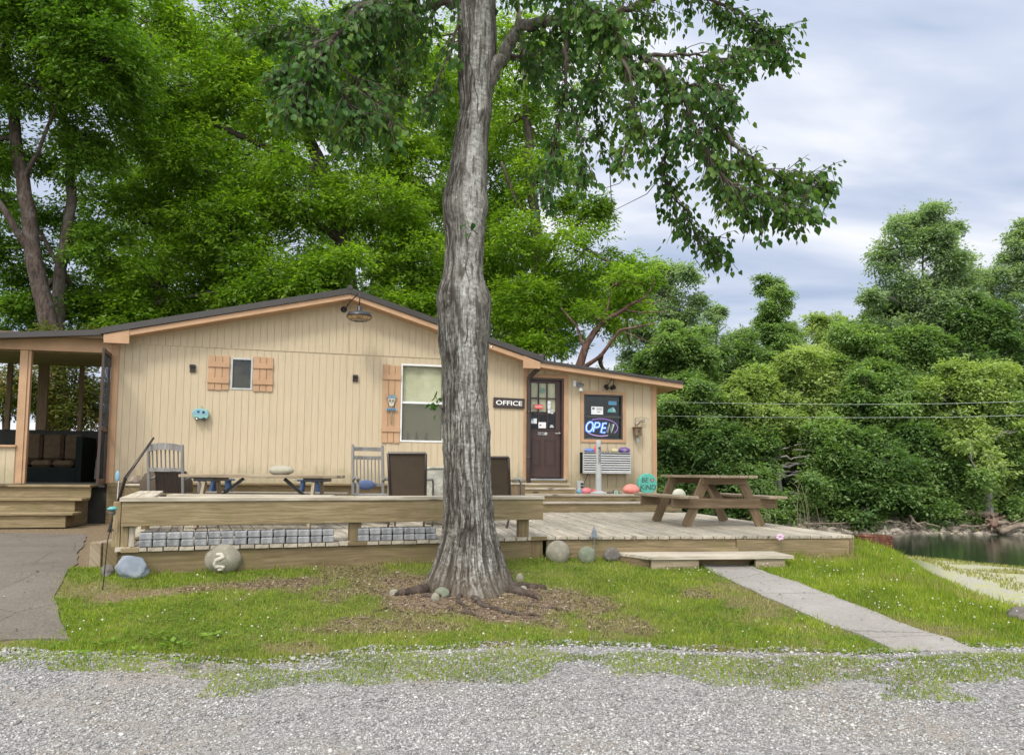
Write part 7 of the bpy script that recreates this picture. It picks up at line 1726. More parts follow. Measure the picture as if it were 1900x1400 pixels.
for i in range(5): fx_([(-.085 + i * .036, -.192), (-.058 + i * .036, -.192), (-.058 + i * .036, -.164), (-.085 + i * .036, -.164)], .0175, .002, 'blue_plastic', 'plaque_mark')
fx_([(-.012, -.46), (.012, -.46), (.014, -.10), (-.014, -.10)], -.006, .008, 'wood_table', 'stake')
# barn lamp at the ridge
u_, z_ = W(638, 574, .02); bl = thing('barn_lamp', 'black gooseneck barn lamp with wire cage under the ridge', 'lamp', wp(u_, z_, .03), WANG)
mb = MB(); mb.lathe([(.062, 0), (.062, .02), (.03, .05)], wmat(u_, z_, .0), 20); mb.build('wall_plate', 'black_metal', bl)
us_, zs_ = W(667, 571, .62); top_ = W(668, 545, .62)
mb = MB(); a0 = wp(u_, z_, .05); mb.tube([a0, a0 + WN * .10 + WU * .05 + Vector((0, 0, .02)), a0 + WN * .25 + WU * .11 + Vector((0, 0, .10)), wp(us_ - .07, top_[1] - .02, .50), wp(us_ - .03, top_[1] + .03, .58), wp(us_, top_[1] - .02, .62), wp(us_, zs_ + .05, .62)], .011, 8); mb.build('gooseneck', 'black_metal', bl, smooth=True)
zr_ = W(665, 588, .62)[1]; Ml = Matrix.Translation(wp(us_, zr_, .62))
mb = MB(); mb.lathe([(.245, 0), (.242, .02), (.21, .075), (.13, .10), (.06, .115), (.045, .13), (.045, .21), (.02, .225)], Ml, 32); mb.build('shade', 'black_metal', bl, smooth=True)
mb = MB(); mb.lathe([(.235, -.002), (.20, .004), (.02, .01)], Ml, 28); mb.build('shade_lining', 'lamp_inside', bl)
mb = MB(); mb.lathe([(.01, -.08), (.035, -.06), (.038, -.03), (.02, .0)], Ml, 14); mb.build('bulb', 'paint_white', bl, smooth=True)
mb = MB()
for k_ in range(6):
    a = k_ * math.pi / 6; mb.tube([Ml @ Vector((math.cos(a) * r_, math.sin(a) * r_, zz)) for r_, zz in ((.24, 0), (.20, -.045), (.12, -.075), (0, -.085), (-.12, -.075), (-.20, -.045), (-.24, 0))], .004, 4)
for r_, zz in ((.24, -.002), (.165, -.062)): mb.tube([Ml @ Vector((math.cos(a) * r_, math.sin(a) * r_, zz)) for a in np.linspace(0, 2 * math.pi, 24, False)], .004, 4, closed=True)
mb.build('wire_cage', 'black_metal', bl)
u_, z_ = W(910, 640, .3); t_ = thing('security_camera', 'small white camera under the eave just right of the pale trunk', 'camera', wp(u_, z_, .3), WANG)
mb = MB(); mb.tube([wp(u_ - .06, z_ - .02, .28), wp(u_ + .03, z_ - .05, .34)], .03, 12); mb.build('body', 'white_vinyl', t_); mb = MB(); mb.tube([wp(u_ + .031, z_ - .0505, .341), wp(u_ + .036, z_ - .052, .344)], .022, 12); mb.build('lens', 'black_metal', t_); mb = MB(); mb.tube([wp(u_ - .05, z_ - .02, .28), wp(u_ - .06, z_ + .1, .28)], .012, 6); mb.build('mount', 'white_vinyl', t_)
# boxes, log and rock by the wall
def wcrate(x0, x1, y0, off0, off1, name, mat, label, cat, z0=DZ):
    u0_, zt = W(x0, y0, off1); u1_, _ = W(x1, y0, off1); t_ = thing(name, label, cat, wp((u0_ + u1_) / 2, z0, off0), WANG)
    mb = MB(); mb.wbox(u0_, u1_, zt - .03, zt, off0, off1); mb.build('lid', 'wood_deck', t_, bevel=.003); mb = MB(); mb.wbox(u0_ + .02, u1_ - .02, z0, zt - .031, off0 + .02, off1 - .02); mb.build('box', mat, t_, bevel=.003); return zt
zz_ = wcrate(944, 977, 895.5, 1.35, 1.75, 'wooden_box', 'wood_brown', 'low wooden box beside the foot of the drainpipe, rock on top', 'box')
u0_, _ = W(953, 890, 1.55); u1_, _ = W(972, 890, 1.55); cc_ = wp((u0_ + u1_) / 2, 0, 1.55); mb = rock_mb((cc_.x, cc_.y, zz_ + .05), (u1_ - u0_) / 2, .09, .078, .3, 44, .16, 3, .3); solo(mb, 'stone', 'stone_round', 'speckled round rock on the low wooden box by the drainpipe', 'stone', (cc_.x, cc_.y, zz_), smooth=True)
zz_ = wcrate(229, 263, 897.5, 1.2, 2.3, 'wooden_box', 'wood_riser', 'wooden box at the left wall foot, weathered log on top', 'box')
u0_, _ = W(237, 890, 1.8); u1_, _ = W(266, 890, 1.8); mb = rock_mb(wp((u0_ + u1_) / 2, zz_ + .055, 1.8), (u1_ - u0_) / 2, .10, .085, WANG, 51, .22, 3, .3, 1.3); solo(mb, 'log', 'driftwood', 'short weathered log on the wooden box at the left wall foot', 'log', wp(u0_, zz_, 1.8), smooth=True)
# long pole, stakes, blocks on the left
def pole(name, label, cat, P, r_, mat, **k):
    mb = MB(); mb.tube(P, r_, 8); return solo(mb, name, mat, label, cat, P[0], smooth=True)
g0 = atY(206, 968, 8.6); g0.z = gzs(g0.x, g0.y); g0 = atz(203, 985, gzs(-4.6, 8.6))
pole('pole', 'long thin brown pole leaning up past the grey rocking chair at far left', 'pole', [Vector((g0.x, g0.y, g0.z)), atY(232, 888, 9.6), atY(285, 812, 10.28)], [.03, .022, .014], 'brown_metal')
gq = atY(192, 1052, 6.9); sh = thing('solar_stake', 'thin black garden stake with teal domed solar light, left of the deck corner', 'garden light', (gq.x, gq.y, gzs(gq.x, gq.y)), 0)
mb = MB(); mb.tube([Vector((gq.x, gq.y, gzs(gq.x, gq.y) - .05)), atY(200, 1000, 6.9), atY(209, 965, 6.9), atY(209, 946, 6.9)], .0045, 6); mb.tube([atY(211, 985, 6.9), atY(203, 975, 6.9)], .006, 5); mb.build('rod', 'black_metal', sh)
mb = MB(); cq = atY(208.5, 945, 6.9); mb.lathe([(.045, 0), (.042, .014), (.02, .026), (.0, .03)], Matrix.Translation(cq), 18); mb.build('light_cap', 'teal_sticker', sh, smooth=True); mb = MB(); mb.lathe([(.02, -.05), (.03, -.03), (.025, 0)], Matrix.Translation(cq), 12); mb.build('lens', 'stone_dark', sh)
cq = atY(218, 883, 11.5); fe = thing('garden_stake', 'pale blue-white oval ornament on a thin stake against the left wall corner', 'garden stake', (cq.x, cq.y, DZ - .2), 0)
mb = rock_mb(cq, .035, .012, .085, 0, 2, .05, 2, 0); mb.build('ornament', 'paint_sky', fe, smooth=True); mb = MB(); mb.tube([(cq.x, cq.y, DZ - .25), (cq.x + .02, cq.y, cq.z - .07)], .006, 5); mb.build('rod', 'white_vinyl', fe)
for i, (x0, x1, D, lab) in enumerate(((167, 190, 7.7, 'left of two squared timber blocks beside the deck corner'), (192, 221, 7.6, 'right of two squared timber blocks, touching the deck corner'))):
    a = atY(x0, 1000, D); b = atY(x1, 1000, D); zg_ = gzs(a.x, D) - .03; zt = atY(x0, 1006, D).z; mb = MB(); mb.box(0, b.x - a.x - .01, 0, .7, 0, zt - zg_); mb.v = [(v[0] + a.x, v[1] + D, v[2] + zg_) for v in mb.v]; solo(mb, 'timber_block', 'wood_riser' if i else 'wood_table', lab, 'timber', (a.x, D, zg_), group=None, bevel=.005)
cq = atz(1117, 1000, DZ); cq = B + BC * ((cq - B).dot(BC)) + BCn * .03; ah = thing('arrowhead_stake', 'grey arrowhead-shaped garden stake at the deck edge right of the boulders', 'garden stake', (cq.x, cq.y, DZ - .3), 0)
mb = MB(); mb.prism([Vector((cq.x + x, cq.y, DZ + z)) for x, z in ((-.04, -.02), (-.012, 0.0), (0, -.015), (.012, 0.0), (.04, -.02), (.03, .05), (.0, .13), (-.03, .05))], Vector((0, -.015, 0))); mb.build('arrowhead', 'slate', ah); mb = MB(); mb.tube([(cq.x, cq.y - .008, DZ - .3), (cq.x, cq.y - .008, DZ - .01)], .003, 5); mb.build('rod', 'slate', ah)
cq = atz(1469, 998, DZ); cq = B + BC * ((cq - B).dot(BC)) + BCn * .06; pf_ = thing('flower_stake', 'pink plastic flower on a thin stem in front of the deck edge', 'garden flower', (cq.x, cq.y, DZ - .3), 0)
zf = atY(1469, 996, cq.y).z
for k_ in range(6):
    a = k_ * math.pi / 3 + .3; mb = rock_mb((cq.x + .030 * math.cos(a), cq.y - .01, zf + .024 * math.sin(a)), .023, .012, .018, 0, k_, .1, 2, 0); mb.build('petal', 'pink_petal', pf_, smooth=True)
mb = MB(); mb.tube([(cq.x + .02, cq.y, DZ - .28), (cq.x + .01, cq.y, zf)], .003, 5); mb.build('stem', 'stem_green', pf_)
# fire ring, cables
q = atY(1622, 1015, 11.9); zb_ = gzs(q.x, q.y) - .02; ztq = atY(1622, 1008, 11.9).z; mb = MB(); hq = max(.2, ztq - zb_); prf = []
for i in range(17): prf.append((.27 + .012 * math.cos(i * math.pi * .75), hq * i / 16))
mb.lathe(prf + [(.25, hq), (.25, .02)], Matrix.Translation((q.x, q.y, zb_)), 36); solo(mb, 'fire_ring', 'rust', 'rusty ribbed steel fire ring in the grass behind the deck corner', 'fire ring', (q.x, q.y, zb_), smooth=True)
for (ya, yb, yc, lab) in ((744, 750, 745, 'upper of two pale overhead cables running right from behind the wing'), (770, 774.5, 771, 'lower of two pale overhead cables running right from behind the wing')):
    P = [atY(1150, ya, 24), atY(1400, (ya + yb) / 2 + 1.5, 21.5), atY(1580, yb, 20), atY(1750, (yb + yc) / 2 + 1, 19), atY(2000, yc - 3, 18)]; mb = MB(); mb.tube(P, .007, 6); solo(mb, 'overhead_cable', 'cable_pale', lab, 'cable', P[0])
# driftwood and bank
def log(pts, r_, lab, mat='driftwood', br=()):
    P = [Vector((atY(x, y, D))) for x, y, D in pts]; mb = MB(); fine = []
    rl = random.Random(len(lab))
    for a, b in zip(P[:-1], P[1:]):
        for s_ in range(4): q = a.lerp(b, s_ / 4); q.z += rl.uniform(-.03, .03); q.y += rl.uniform(-.03, .03); fine.append(q)
    fine.append(P[-1]); n = len(fine); mb.tube(fine, [r_ * (1 - .6 * i / n) * rl.uniform(.9, 1.1) for i in range(n)], 10)
    for b_ in br: Q = [atY(x, y, D) for x, y, D in b_]; mb.tube(Q, [r_ * .35, r_ * .12][:len(Q)] if len(Q) == 2 else [r_ * .35, r_ * .25, r_ * .1], 6)
    return solo(mb, 'driftwood_log', mat, lab, 'driftwood', P[0], smooth=True)
log([(1845, 958, 35.5), (1800, 950, 35.8), (1775, 954, 36)], .22, 'thick grey fallen trunk left of the pale standing trunk on the bank', br=[[(1805, 952, 35.7), (1790, 945, 35.6)]])
log([(1780, 974, 35.2), (1835, 975, 35)], .05, 'thin pale stick lying level on the bank rocks')
log([(1850, 968, 34.8), (1880, 972, 34.8), (1930, 968, 34.9)], .10, 'long pale log at the right edge of the bank')
log([(1855, 985, 34.6), (1885, 975, 34.8), (1935, 972, 35)], .17, 'thick brown log on the bank at the right edge', br=[[(1870, 975, 34.8), (1895, 962, 34.6)]])
log([(1688, 955, 35.4), (1696, 966, 35), (1712, 978, 34.8)], .07, 'forked dead branch dipping to the water', br=[[(1693, 962, 35.1), (1690, 978, 35)]])
log([(1690, 975, 35.1), (1715, 969, 35.1), (1745, 978, 34.9)], .06, 'thin bowed branch on the bank right of the forked one')
log([(1490, 972, 35.5), (1560, 970, 35.3), (1600, 968, 35.2)], .05, 'long thin dead branch on the rocks above the deck corner')
log([(1620, 970, 35.3), (1650, 966, 35.2), (1685, 972, 35)], .05, 'short curved dead branch at the middle of the bank')
q = atY(1842, 968, 35); mb = rock_mb(q, .32, .3, .30, 0, 77, .35, 3, 0, 2.2); 
for i in range(9): a = i * .7; mb.tube([q, q + Vector((math.cos(a) * .45, -.25, math.sin(a) * .4)), q + Vector((math.cos(a) * .55, -.3, math.sin(a) * .45))], [.07, .05, .02], 5)
solo(mb, 'root_ball', 'bark_brown', 'brown upturned root ball beside the pale trunk on the bank', 'root ball', q, smooth=True)
bk_ = tree('tree', 'pale double-trunked leaning tree standing at the water on the right', 'tree', [([pz(1838, 985, 35.6), pz(1834, 930, 35.6), pz(1838, 890, 35.6), pz(1832, 850, 35.8), pz(1825, 815, 36.2)], [.22, .17, .12, .08, .03]), ([pz(1834, 930, 35.6), pz(1822, 890, 35.4), pz(1800, 850, 35.2)], [.10, .07, .03])],
     [blob(1850, 860, 35.2, 45, 22, .8, .4), blob(1800, 820, 35.3, 45, 30, 1, .5), blob(1870, 800, 35.4, 40, 30, 1, .4)], 'leaf_far_yellow', 'bark_grey', G2, nclump=12, nspray=14, L=.2, Wd=.1, seed=70)
rs = np.random.RandomState(4)
def scatter_rocks(name, pts, sizes, mat, label, cat, kind='stuff', sq=.65):
    ico = [(0, 0, 1), (.9, 0, .35), (.3, .85, .3), (-.75, .5, .4), (-.7, -.6, .35), (.35, -.85, .4), (.7, .5, -.4), (-.2, .9, -.4), (-.9, 0, -.4), (-.2, -.9, -.4), (.7, -.55, -.4), (0, 0, -.9)]
    fc = [(0, 1, 2), (0, 2, 3), (0, 3, 4), (0, 4, 5), (0, 5, 1), (1, 6, 2), (2, 7, 3), (3, 8, 4), (4, 9, 5), (5, 10, 1), (2, 6, 7), (3, 7, 8), (4, 8, 9), (5, 9, 10), (1, 10, 6), (11, 7, 6), (11, 8, 7), (11, 9, 8), (11, 10, 9), (11, 6, 10)]
    b = np.array(ico); n = len(pts); V = b[None] * (1 + rs.uniform(-.28, .28, (n, 12, 1))) * sizes[:, None, None] * np.stack([rs.uniform(.8, 1.4, n), rs.uniform(.7, 1.1, n), rs.uniform(.5, .9, n) * sq / .65], -1)[:, None]
    a = rs.uniform(0, 6.28, n); ca, sa = np.cos(a)[:, None], np.sin(a)[:, None]; X = V[..., 0] * ca - V[..., 1] * sa; Y = V[..., 0] * sa + V[..., 1] * ca; V = np.stack([X, Y, V[..., 2]], -1) + np.array(pts)[:, None]
    Fc = (np.array(fc)[None] + (np.arange(n) * 12)[:, None, None]).reshape(-1, 3)
    return tag(npmesh(name, V.reshape(-1, 3), Fc, mat), label, cat, kind=kind)
def stonemat(name, stops, rough=.9):
    m, t = newmat(name); k = NT(t); isl = k.island(); n_ = k.noise(k.coord('World'), 60, 3, .6); col = k.ramp(isl, stops)
    col = k.mix(k.fr(n_, .4, .7, 0, .25), col, (.2, .19, .17)); k.out(k.bsdf(col, rough, .25, k.bump(n_, .4, .003))); MAT[name] = m
stonemat('gravel_stone', [(0, (.15, .145, .14)), (.25, (.235, .23, .225)), (.6, (.315, .31, .305)), (.88, (.40, .395, .38)), (1, (.56, .545, .52))])
stonemat('bank_stone', [(0, (.08, .065, .05)), (.5, (.18, .15, .12)), (1, (.40, .36, .30))])
n = 2600; x = rs.uniform(5, 30, n); y = 34.6 + rs.rand(n) ** 1.4 * 2.6; z = gz(x, y); scatter_rocks('bank_rocks', np.stack([x, y, z], -1), rs.uniform(.06, .24, n), 'bank_stone', 'tumbled grey-brown rocks along the far waterline', 'rocks')
# gravel
def inpoly(x, y, P):
    r_ = np.zeros(len(x), bool); n = len(P)
    for i in range(n):
        x1, y1 = P[i]; x2, y2 = P[(i + 1) % n]
        c_ = ((y1 > y) != (y2 > y)) & (x < (x2 - x1) * (y - y1) / (y2 - y1 + 1e-12) + x1); r_ ^= c_
    return r_
def stripmask(x, y):
    re = road_edge(x); tn = fbm(x * 2.2, y * 5, 7, 4); c_ = re - .33 - .01 * x; hw = .10 + .035 * np.maximum(0, x + 1)
    a = (x > -1.9) & (tn > .36 + 1.1 * np.maximum(0, np.abs(y - c_) - hw)) & (y < re - .12)
    b = (x < .3) & (y > re - .30) & (tn > .40)
    return (a | b) & (y < re)
n = 88000; y = 3.35 + rs.rand(n * 2) ** 1.15 * 2.9; x = rs.uniform(-1, 1, n * 2) * (y * .72 + .25); ok = (y < road_edge(x) + .08 + .10 * vnoise(x * 4, y * 4)) ; x, y = x[ok][:n], y[ok][:n]
ok = ~(inpoly(x, y, WALK2[0] + WALK2[1][::-1]) & (rs.rand(len(x)) > .05 + .5 * (y < 5.75))) & ~(inpoly(x, y, WALK1[0] + WALK1[1][::-1]) & (rs.rand(len(x)) > .06)); x, y = x[ok], y[ok]
size = rs.uniform(.0040, .0095, len(x)) * (1 + .35 * (y > 5.3)); tann = fbm(x * .55 + 3, y * 1.3, 1, 3)
keepg = (tann < .55) | (rs.rand(len(x)) < .40); size = size * np.where(rs.rand(len(x)) < .05, 1.7, 1); x, y, size = x[keepg], y[keepg], size[keepg]
scatter_rocks('gravel', np.stack([x, y, gz(x, y) + .006 + size * .25], -1), size, 'gravel_stone', 'loose pale grey crushed-stone gravel of the drive', 'gravel', sq=.6)
# ---------------------------------------------------------------- grass
def inpoly(x, y, P):
    r_ = np.zeros(len(x), bool); n = len(P)
    for i in range(n):
        x1, y1 = P[i]; x2, y2 = P[(i + 1) % n]
        c_ = ((y1 > y) != (y2 > y)) & (x < (x2 - x1) * (y - y1) / (y2 - y1 + 1e-12) + x1); r_ ^= c_
    return r_
W1P = WALK1[0] + WALK1[1][::-1]; W2P = WALK2[0] + WALK2[1][::-1]
m, t = newmat('grass_blade'); k = NT(t); isl = k.island(); nn = k.noise(k.coord('World'), 1.7, 4, .6); f = k.m('ADD', k.m('MULTIPLY', isl, .45), k.m('MULTIPLY', k.fr(nn, .3, .7), .55))
col = k.ramp(f, [(.08, (.080, .130, .015)), (.35, (.170, .250, .022)), (.62, (.275, .360, .034)), (.85, (.390, .450, .060)), (1, (.44, .41, .14))])
dry = k.ramp(isl, [(0, (.22, .19, .07)), (1, (.42, .36, .18))]); col = k.mix(k.attr('dry'), col, dry)
b = k.bsdf(col, .55, .25); tl = k.n('ShaderNodeBsdfTranslucent'); k.l(k.mix(1.0, col, (1.2, 1.3, .6), 'MULTIPLY'), tl.inputs[0]); mx = k.n('ShaderNodeMixShader'); mx.inputs[0].default_value = .4; k.l(b, mx.inputs[1]); k.l(tl.outputs[0], mx.inputs[2]); k.out(mx.outputs[0]); MAT['grass_blade'] = m
def blades(x, y, h, wdt, dry):
    n = len(x); z = gz(x, y); a = rs.uniform(0, 6.28, n); lean = rs.uniform(.1, .75, n) * h; la = rs.uniform(0, 6.28, n)
    sx, sy = np.cos(a) * wdt / 2, np.sin(a) * wdt / 2; lx, ly = np.cos(la) * lean, np.sin(la) * lean; P0 = np.stack([x, y, z - .004], -1)
    s_ = np.stack([sx, sy, 0 * sx], -1); l_ = np.stack([lx, ly, 0 * lx], -1); up = np.stack([0 * h, 0 * h, h], -1)
    V = np.stack([P0 - s_, P0 + s_, P0 + s_ * .7 + l_ * .35 + up * .6, P0 - s_ * .7 + l_ * .35 + up * .6, P0 + l_ + up], 1)
    b = np.arange(n)[:, None] * 5; Fc = np.concatenate([b + np.array([[0, 1, 2]]), b + np.array([[0, 2, 3]]), b + np.array([[3, 2, 4]])], 0)
    return V.reshape(-1, 3), Fc, np.repeat(dry, 5)
n = 420000; x = rs.uniform(-5.2, 7.2, n); y = rs.uniform(5.0, 12.0, n)
jx = rs.normal(size=n) * .035; jy = rs.normal(size=n) * .035; fr = np.abs(x) < y * .71 + .3; re = road_edge(x); tn = fbm(x * 2.6, y * 4.5, 7, 4)
onroad = y < re
strip = onroad & (x > -1.6) & (tn > .41 + 1.3 * np.maximum(0, np.abs(y - re + .30 + .015 * x) - .10 - .03 * x)) & (y < re - .13) & (rs.rand(n) < .8)
strip |= onroad & (x < .5) & (y > re - .28) & (tn > .43) & (rs.rand(n) < .7)
deckm = (y > yedge(x) - .02) & (x < C.x) & (x > A.x - .1)
side = (x > C.x) | ((x < A.x - .12) & (y < 9.3) & (x > -5.2))
ok = fr & ((~onroad & ((~deckm) | side)) | strip) & ~inpoly(x + jx, y + jy, W1P) & ~inpoly(x + jx, y + jy, W2P) & (x < crest_x(y) + 1.4)
far = (y > 9.6) & (x < C.x + .2); ok &= ~((y > 7.7) & (x < A.x - .1)) & ~far  # no grass over the soil patch that stands in for shade
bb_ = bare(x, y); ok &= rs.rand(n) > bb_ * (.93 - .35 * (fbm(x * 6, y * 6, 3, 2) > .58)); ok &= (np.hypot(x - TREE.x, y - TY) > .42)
sparse = np.clip((x + 3.2) / 1.5, 0, 1) * np.clip((2.2 - x) / 1.5, 0, 1); ok &= rs.rand(n) > sparse * .35
ok &= rs.rand(n) < np.clip(1.25 - (y - 5.5) * .12, .45, 1)
x, y, bb_, onr = x[ok], y[ok], bb_[ok], onroad[ok]
right = sstep(2.6, 4.2, x); h = rs.uniform(.018, .048, len(x)) * (1 + .9 * right * sstep(6.0, 8.2, y)) * (.75 + .7 * fbm(x * 3, y * 3, 4, 3)); h = np.where(onr, h * .7, h)
near = np.clip(1 - (yedge(x) - y) / .25, 0, 1) * (x < C.x) * (x > A.x); h *= 1 + near * 1.0 * (fbm(x * 5, y * 5, 8, 2) > .45)
dryp = np.clip(bb_ * 1.2 + (rs.rand(len(x)) < .07) + sparse[ok] * .35 * (rs.rand(len(x)) < .5), 0, 1)
V, Fc, dr = blades(x, y, h, rs.uniform(.0035, .0075, len(x)), dryp)
tag(npmesh('grass', V, Fc, 'grass_blade', attrs={'dry': dr}), 'short bright green lawn grass with drier patches', 'grass', kind='stuff')
n = 90000; x = rs.uniform(-4.6, 5.2, n); y = rs.uniform(4.6, 6.0, n); ok = stripmask(x, y) & (np.abs(x) < y * .71 + .3) & ~inpoly(x, y, W2P) & ~inpoly(x, y, W1P); x, y = x[ok], y[ok]
V, Fc, dr = blades(x, y, rs.uniform(.018, .042, len(x)), rs.uniform(.004, .008, len(x)), (rs.rand(len(x)) < .12) * 1.0)
tag(npmesh('verge_grass', V, Fc, 'grass_blade', attrs={'dry': dr}), 'ragged strips of grass growing through the edge of the gravel', 'grass', kind='stuff')
# taller tufts on the bank crest and beside the deck
n = 5200; x = rs.uniform(3.4, 6.6, n); y = rs.uniform(6.6, 11.5, n); e_ = x - crest_x(y); ok = (e_ > -.5) & (e_ < .55) | ((x > C.x) & (x < C.x + .5) & (y > 8.8)) ; ok &= ~inpoly(x, y, W2P); ok &= ~((x < C.x + .03) & (y > 9.0)); ok &= fbm(x * 4, y * 4, 1, 2) > .42
x, y = x[ok], y[ok]; V, Fc, dr = blades(x, y, rs.uniform(.05, .17, len(x)), rs.uniform(.006, .011, len(x)), (rs.rand(len(x)) < .06) * 1.0)
tag(npmesh('tall_grass', V, Fc, 'grass_blade', attrs={'dry': dr}), 'taller tufts of grass on the crest above the beach', 'grass', kind='stuff')
# sparse tufts on the beach
n = 60000; x = rs.uniform(6, 19, n); y = rs.uniform(11, 26, n); s_ = y - shore_y(x); ok = (s_ < -.1) & (x > crest_x(y) + 1.2) & (rs.rand(n) < .5) & ((fbm(x * .7, y * 1.4, 3, 3) > .58) | (s_ > -.8)); x, y = x[ok], y[ok]
V, Fc, dr = blades(x, y, rs.uniform(.03, .10, len(x)), rs.uniform(.02, .03, len(x)), rs.uniform(.3, 1, len(x))); tag(npmesh('beach_grass', V, Fc, 'grass_blade', attrs={'dry': dr}), 'thin dry yellow-green grass growing on the pale beach', 'grass', kind='stuff')
# arching reeds beyond the deck
q0_ = atY(1470, 985, 14); mb = MB(); rl = random.Random(6)
for i in range(15):
    bx, by = q0_.x + rl.uniform(-.6, .7), 14 + rl.uniform(-.5, .8); bz = gzs(bx, by); hh = rl.uniform(.5, 1.15) + max(0, .3 - bz) ; d_ = rl.uniform(-.6, .1)
    mb.tube([(bx, by, bz), (bx + d_ * .2, by, bz + hh * .6), (bx + d_ * .55, by, bz + hh * .92), (bx + d_ * .95, by, bz + hh)], [.006, .005, .004, .002], 4)
tag(mb.build('reeds', 'stem_dry', None), 'dry arching reed stems beyond the back edge of the deck', 'reeds', kind='stuff')
# clover flowers
n = 5200; x = rs.uniform(-4.5, 6.3, n); y = rs.uniform(5.7, 11.5, n); ok = (np.abs(x) < y * .7 + .2) & (y > road_edge(x) + .05) & ((y < yedge(x) - .1) | (x > C.x + .05)) & (bare(x, y) < .3) & ~inpoly(x, y, W2P) & ~inpoly(x, y, W1P) & (x < crest_x(y) + .3) & (x > -4.4); ok &= (fbm(x * 1.2, y * 1.2, 12, 2) > .50 - .12 * (x > 2.8)) & (rs.rand(n) < np.where(x > 2.8, .30, .24)) & ~((x < A.x) & (y > 7.3)) & ~((y > 9.6) & (x < C.x + .2)); x, y = x[ok], y[ok]
stonemat('clover_white', [(0, (.45, .43, .33)), (1, (.66, .66, .58))]); hz = rs.uniform(.035, .065, len(x)) * (1 + .6 * (x > 3.2))
scatter_rocks('clover_flowers', np.stack([x, y, gz(x, y) + hz], -1), rs.uniform(.005, .009, len(x)), 'clover_white', 'small white clover heads dotted through the lawn', 'clover', sq=.9)
# low broad leaves: clover leaves in the lawn, plantain rosettes along the gravel
n = 26000; x = rs.uniform(-4.4, 6.0, n); y = rs.uniform(5.5, 9.6, n); ok = (np.abs(x) < y * .7 + .2) & (y > road_edge(x) - .02) & ((y < yedge(x) - .06) | (x > C.x)) & (bare(x, y) < .35) & ~inpoly(x, y, W2P) & ~inpoly(x, y, W1P) & (x < crest_x(y)) & (fbm(x * 1.6, y * 1.6, 2, 3) > .47) & ~((x < A.x) & (y > 7.3)); x, y = x[ok], y[ok]
P = np.stack([x, y, gz(x, y) + rs.uniform(.012, .03, len(x))], -1); P = np.repeat(P, 3, 0); a = np.tile([0, 2.09, 4.19], len(x)) + np.repeat(rs.uniform(0, 6, len(x)), 3)
ax_ = np.stack([np.cos(a), np.sin(a), 0 * a + .15], -1); V1, F1 = leaf_quads(P, ax_, np.array([0, 0, 1.0]) + rs.normal(size=P.shape) * .25, rs.uniform(.010, .018, len(P)), rs.uniform(.010, .015, len(P)), .1)
ro = []
for px, py, s_ in ((930 / 2.714, 1236, 1.0), (360 / 2.714 + 0, 1225, 1.), (560 / 2.714, 1205, 1), (870 / 2.714, 1208, 1.3), (900 / 2.714, 1212, 1), (1080 / 2.714, 1198, 1.2), (690 / 2.714, 1218, .9), (800 / 2.714, 1196, 1)): ro.append((px, py, s_))
PP, AA, LL = [], [], []
for px, py, s_ in ro:
    q = atz(px, py, .13)
    for j in range(22):
        a = rs.uniform(0, 6.28); r_ = rs.uniform(0, .10) * s_; PP.append((q.x + r_ * math.cos(a), q.y + r_ * math.sin(a), gzs(q.x, q.y) + .02 + rs.uniform(0, .02))); AA.append((math.cos(a), math.sin(a), rs.uniform(0, .4))); LL.append(rs.uniform(.03, .06) * s_)
V2, F2 = leaf_quads(np.array(PP), np.array(AA), np.array([0, 0, 1.0]) + rs.normal(size=(len(PP), 3)) * .2, np.array(LL), np.array(LL) * .55, .08)
tag(npmesh('clover_leaves', np.concatenate([V1, V2]), np.concatenate([F1, F2 + len(V1)]), 'leaf_mid'), 'low clover and plantain leaves in the lawn and along the gravel', 'ground cover', kind='stuff')
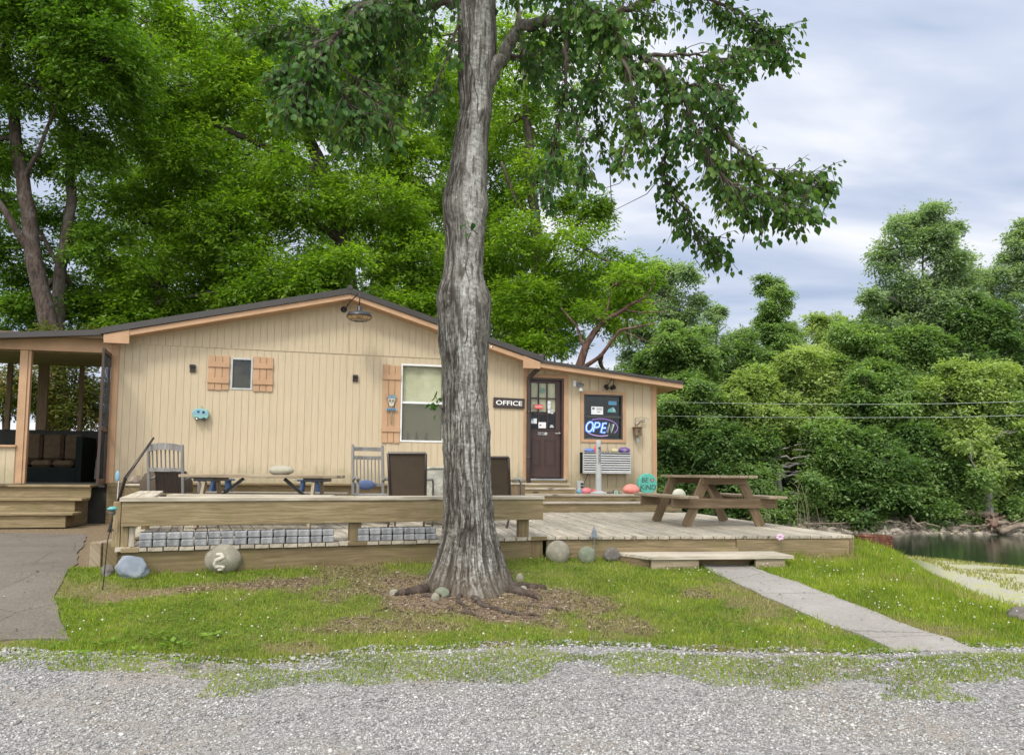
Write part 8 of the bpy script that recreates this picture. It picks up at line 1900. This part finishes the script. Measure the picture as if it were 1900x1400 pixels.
# litter: bark chips and dead leaves round the tree
n = 26000; x = rs.uniform(TREE.x - 2.6, TREE.x + 2.4, n); y = rs.uniform(5.7, 8.4, n); ok = (bare(x, y) > .35) & (y < yedge(x) - .03) & (y > road_edge(x)); x, y = x[ok], y[ok]
a = rs.uniform(0, 6.28, len(x)); V, Fc = leaf_quads(np.stack([x, y, gz(x, y) + .006], -1), np.stack([np.cos(a), np.sin(a), rs.uniform(-.1, .3, len(x))], -1), np.array([0, 0, 1.0]) + rs.normal(size=(len(x), 3)) * .35, rs.uniform(.010, .055, len(x)) * (.6 + .8 * rs.rand(len(x)) ** 3), rs.uniform(.004, .020, len(x)), .08)
stonemat('litter', [(0, (.07, .045, .03)), (.45, (.17, .12, .08)), (.85, (.30, .235, .165)), (1, (.48, .43, .35))]); tag(npmesh('leaf_litter', V, Fc, 'litter'), 'dead leaves and bark chips scattered on the bare soil', 'litter', kind='stuff')
# ---------------------------------------------------------------- porch furniture
sz = PF; u0_, u1_ = W(30, 840, -2.6)[0], W(150, 840, -2.6)[0]; sf = thing('sofa', 'brown cushioned sofa in the shade of the screened porch', 'sofa', wp((u0_ + u1_) / 2, sz, -2.6), WANG)
mb = MB(); mb.wbox(u0_, u1_ + .05, sz, sz + .30, -3.1, -2.2); mb.build('base', 'interior_dark', sf); mb = MB(); mb.wbox(u1_ + .02, u1_ + .14, sz, sz + .95, -3.1, -2.2); mb.build('arm', 'interior_dark', sf)
nn_ = 3; wq = (u1_ - u0_) / nn_
for i in range(nn_):
    mb = MB(); mb.wbox(u0_ + i * wq + .01, u0_ + (i + 1) * wq - .01, sz + .45, sz + 1.02, -3.05, -2.82); mb.build('back_cushion', 'cushion', sf, bevel=.06); mb = MB(); mb.wbox(u0_ + i * wq + .01, u0_ + (i + 1) * wq - .01, sz + .31, sz + .45, -2.82, -2.16); mb.build('seat_cushion', 'cushion', sf, bevel=.05)

# dead leaves and twigs blown over the drive and the walks
n = 900; x = rs.uniform(-4.6, 5.4, n); y = rs.uniform(3.5, 9.0, n); ok = (np.abs(x) < y * .7 + .2) & ((y < road_edge(x)) & (rs.rand(n) < .35) | inpoly(x, y, W1P) | inpoly(x, y, W2P)); x, y = x[ok], y[ok]
a = rs.uniform(0, 6.28, len(x)); V, Fc = leaf_quads(np.stack([x, y, gz(x, y) + .022], -1), np.stack([np.cos(a), np.sin(a), 0 * a + .1], -1), np.array([0, 0, 1.0]) + rs.normal(size=(len(x), 3)) * .25, rs.uniform(.015, .045, len(x)), rs.uniform(.008, .022, len(x)), .1)
tag(npmesh('dead_leaves', V, Fc, 'litter'), 'scattered dead leaves on the gravel and concrete', 'litter', kind='stuff')
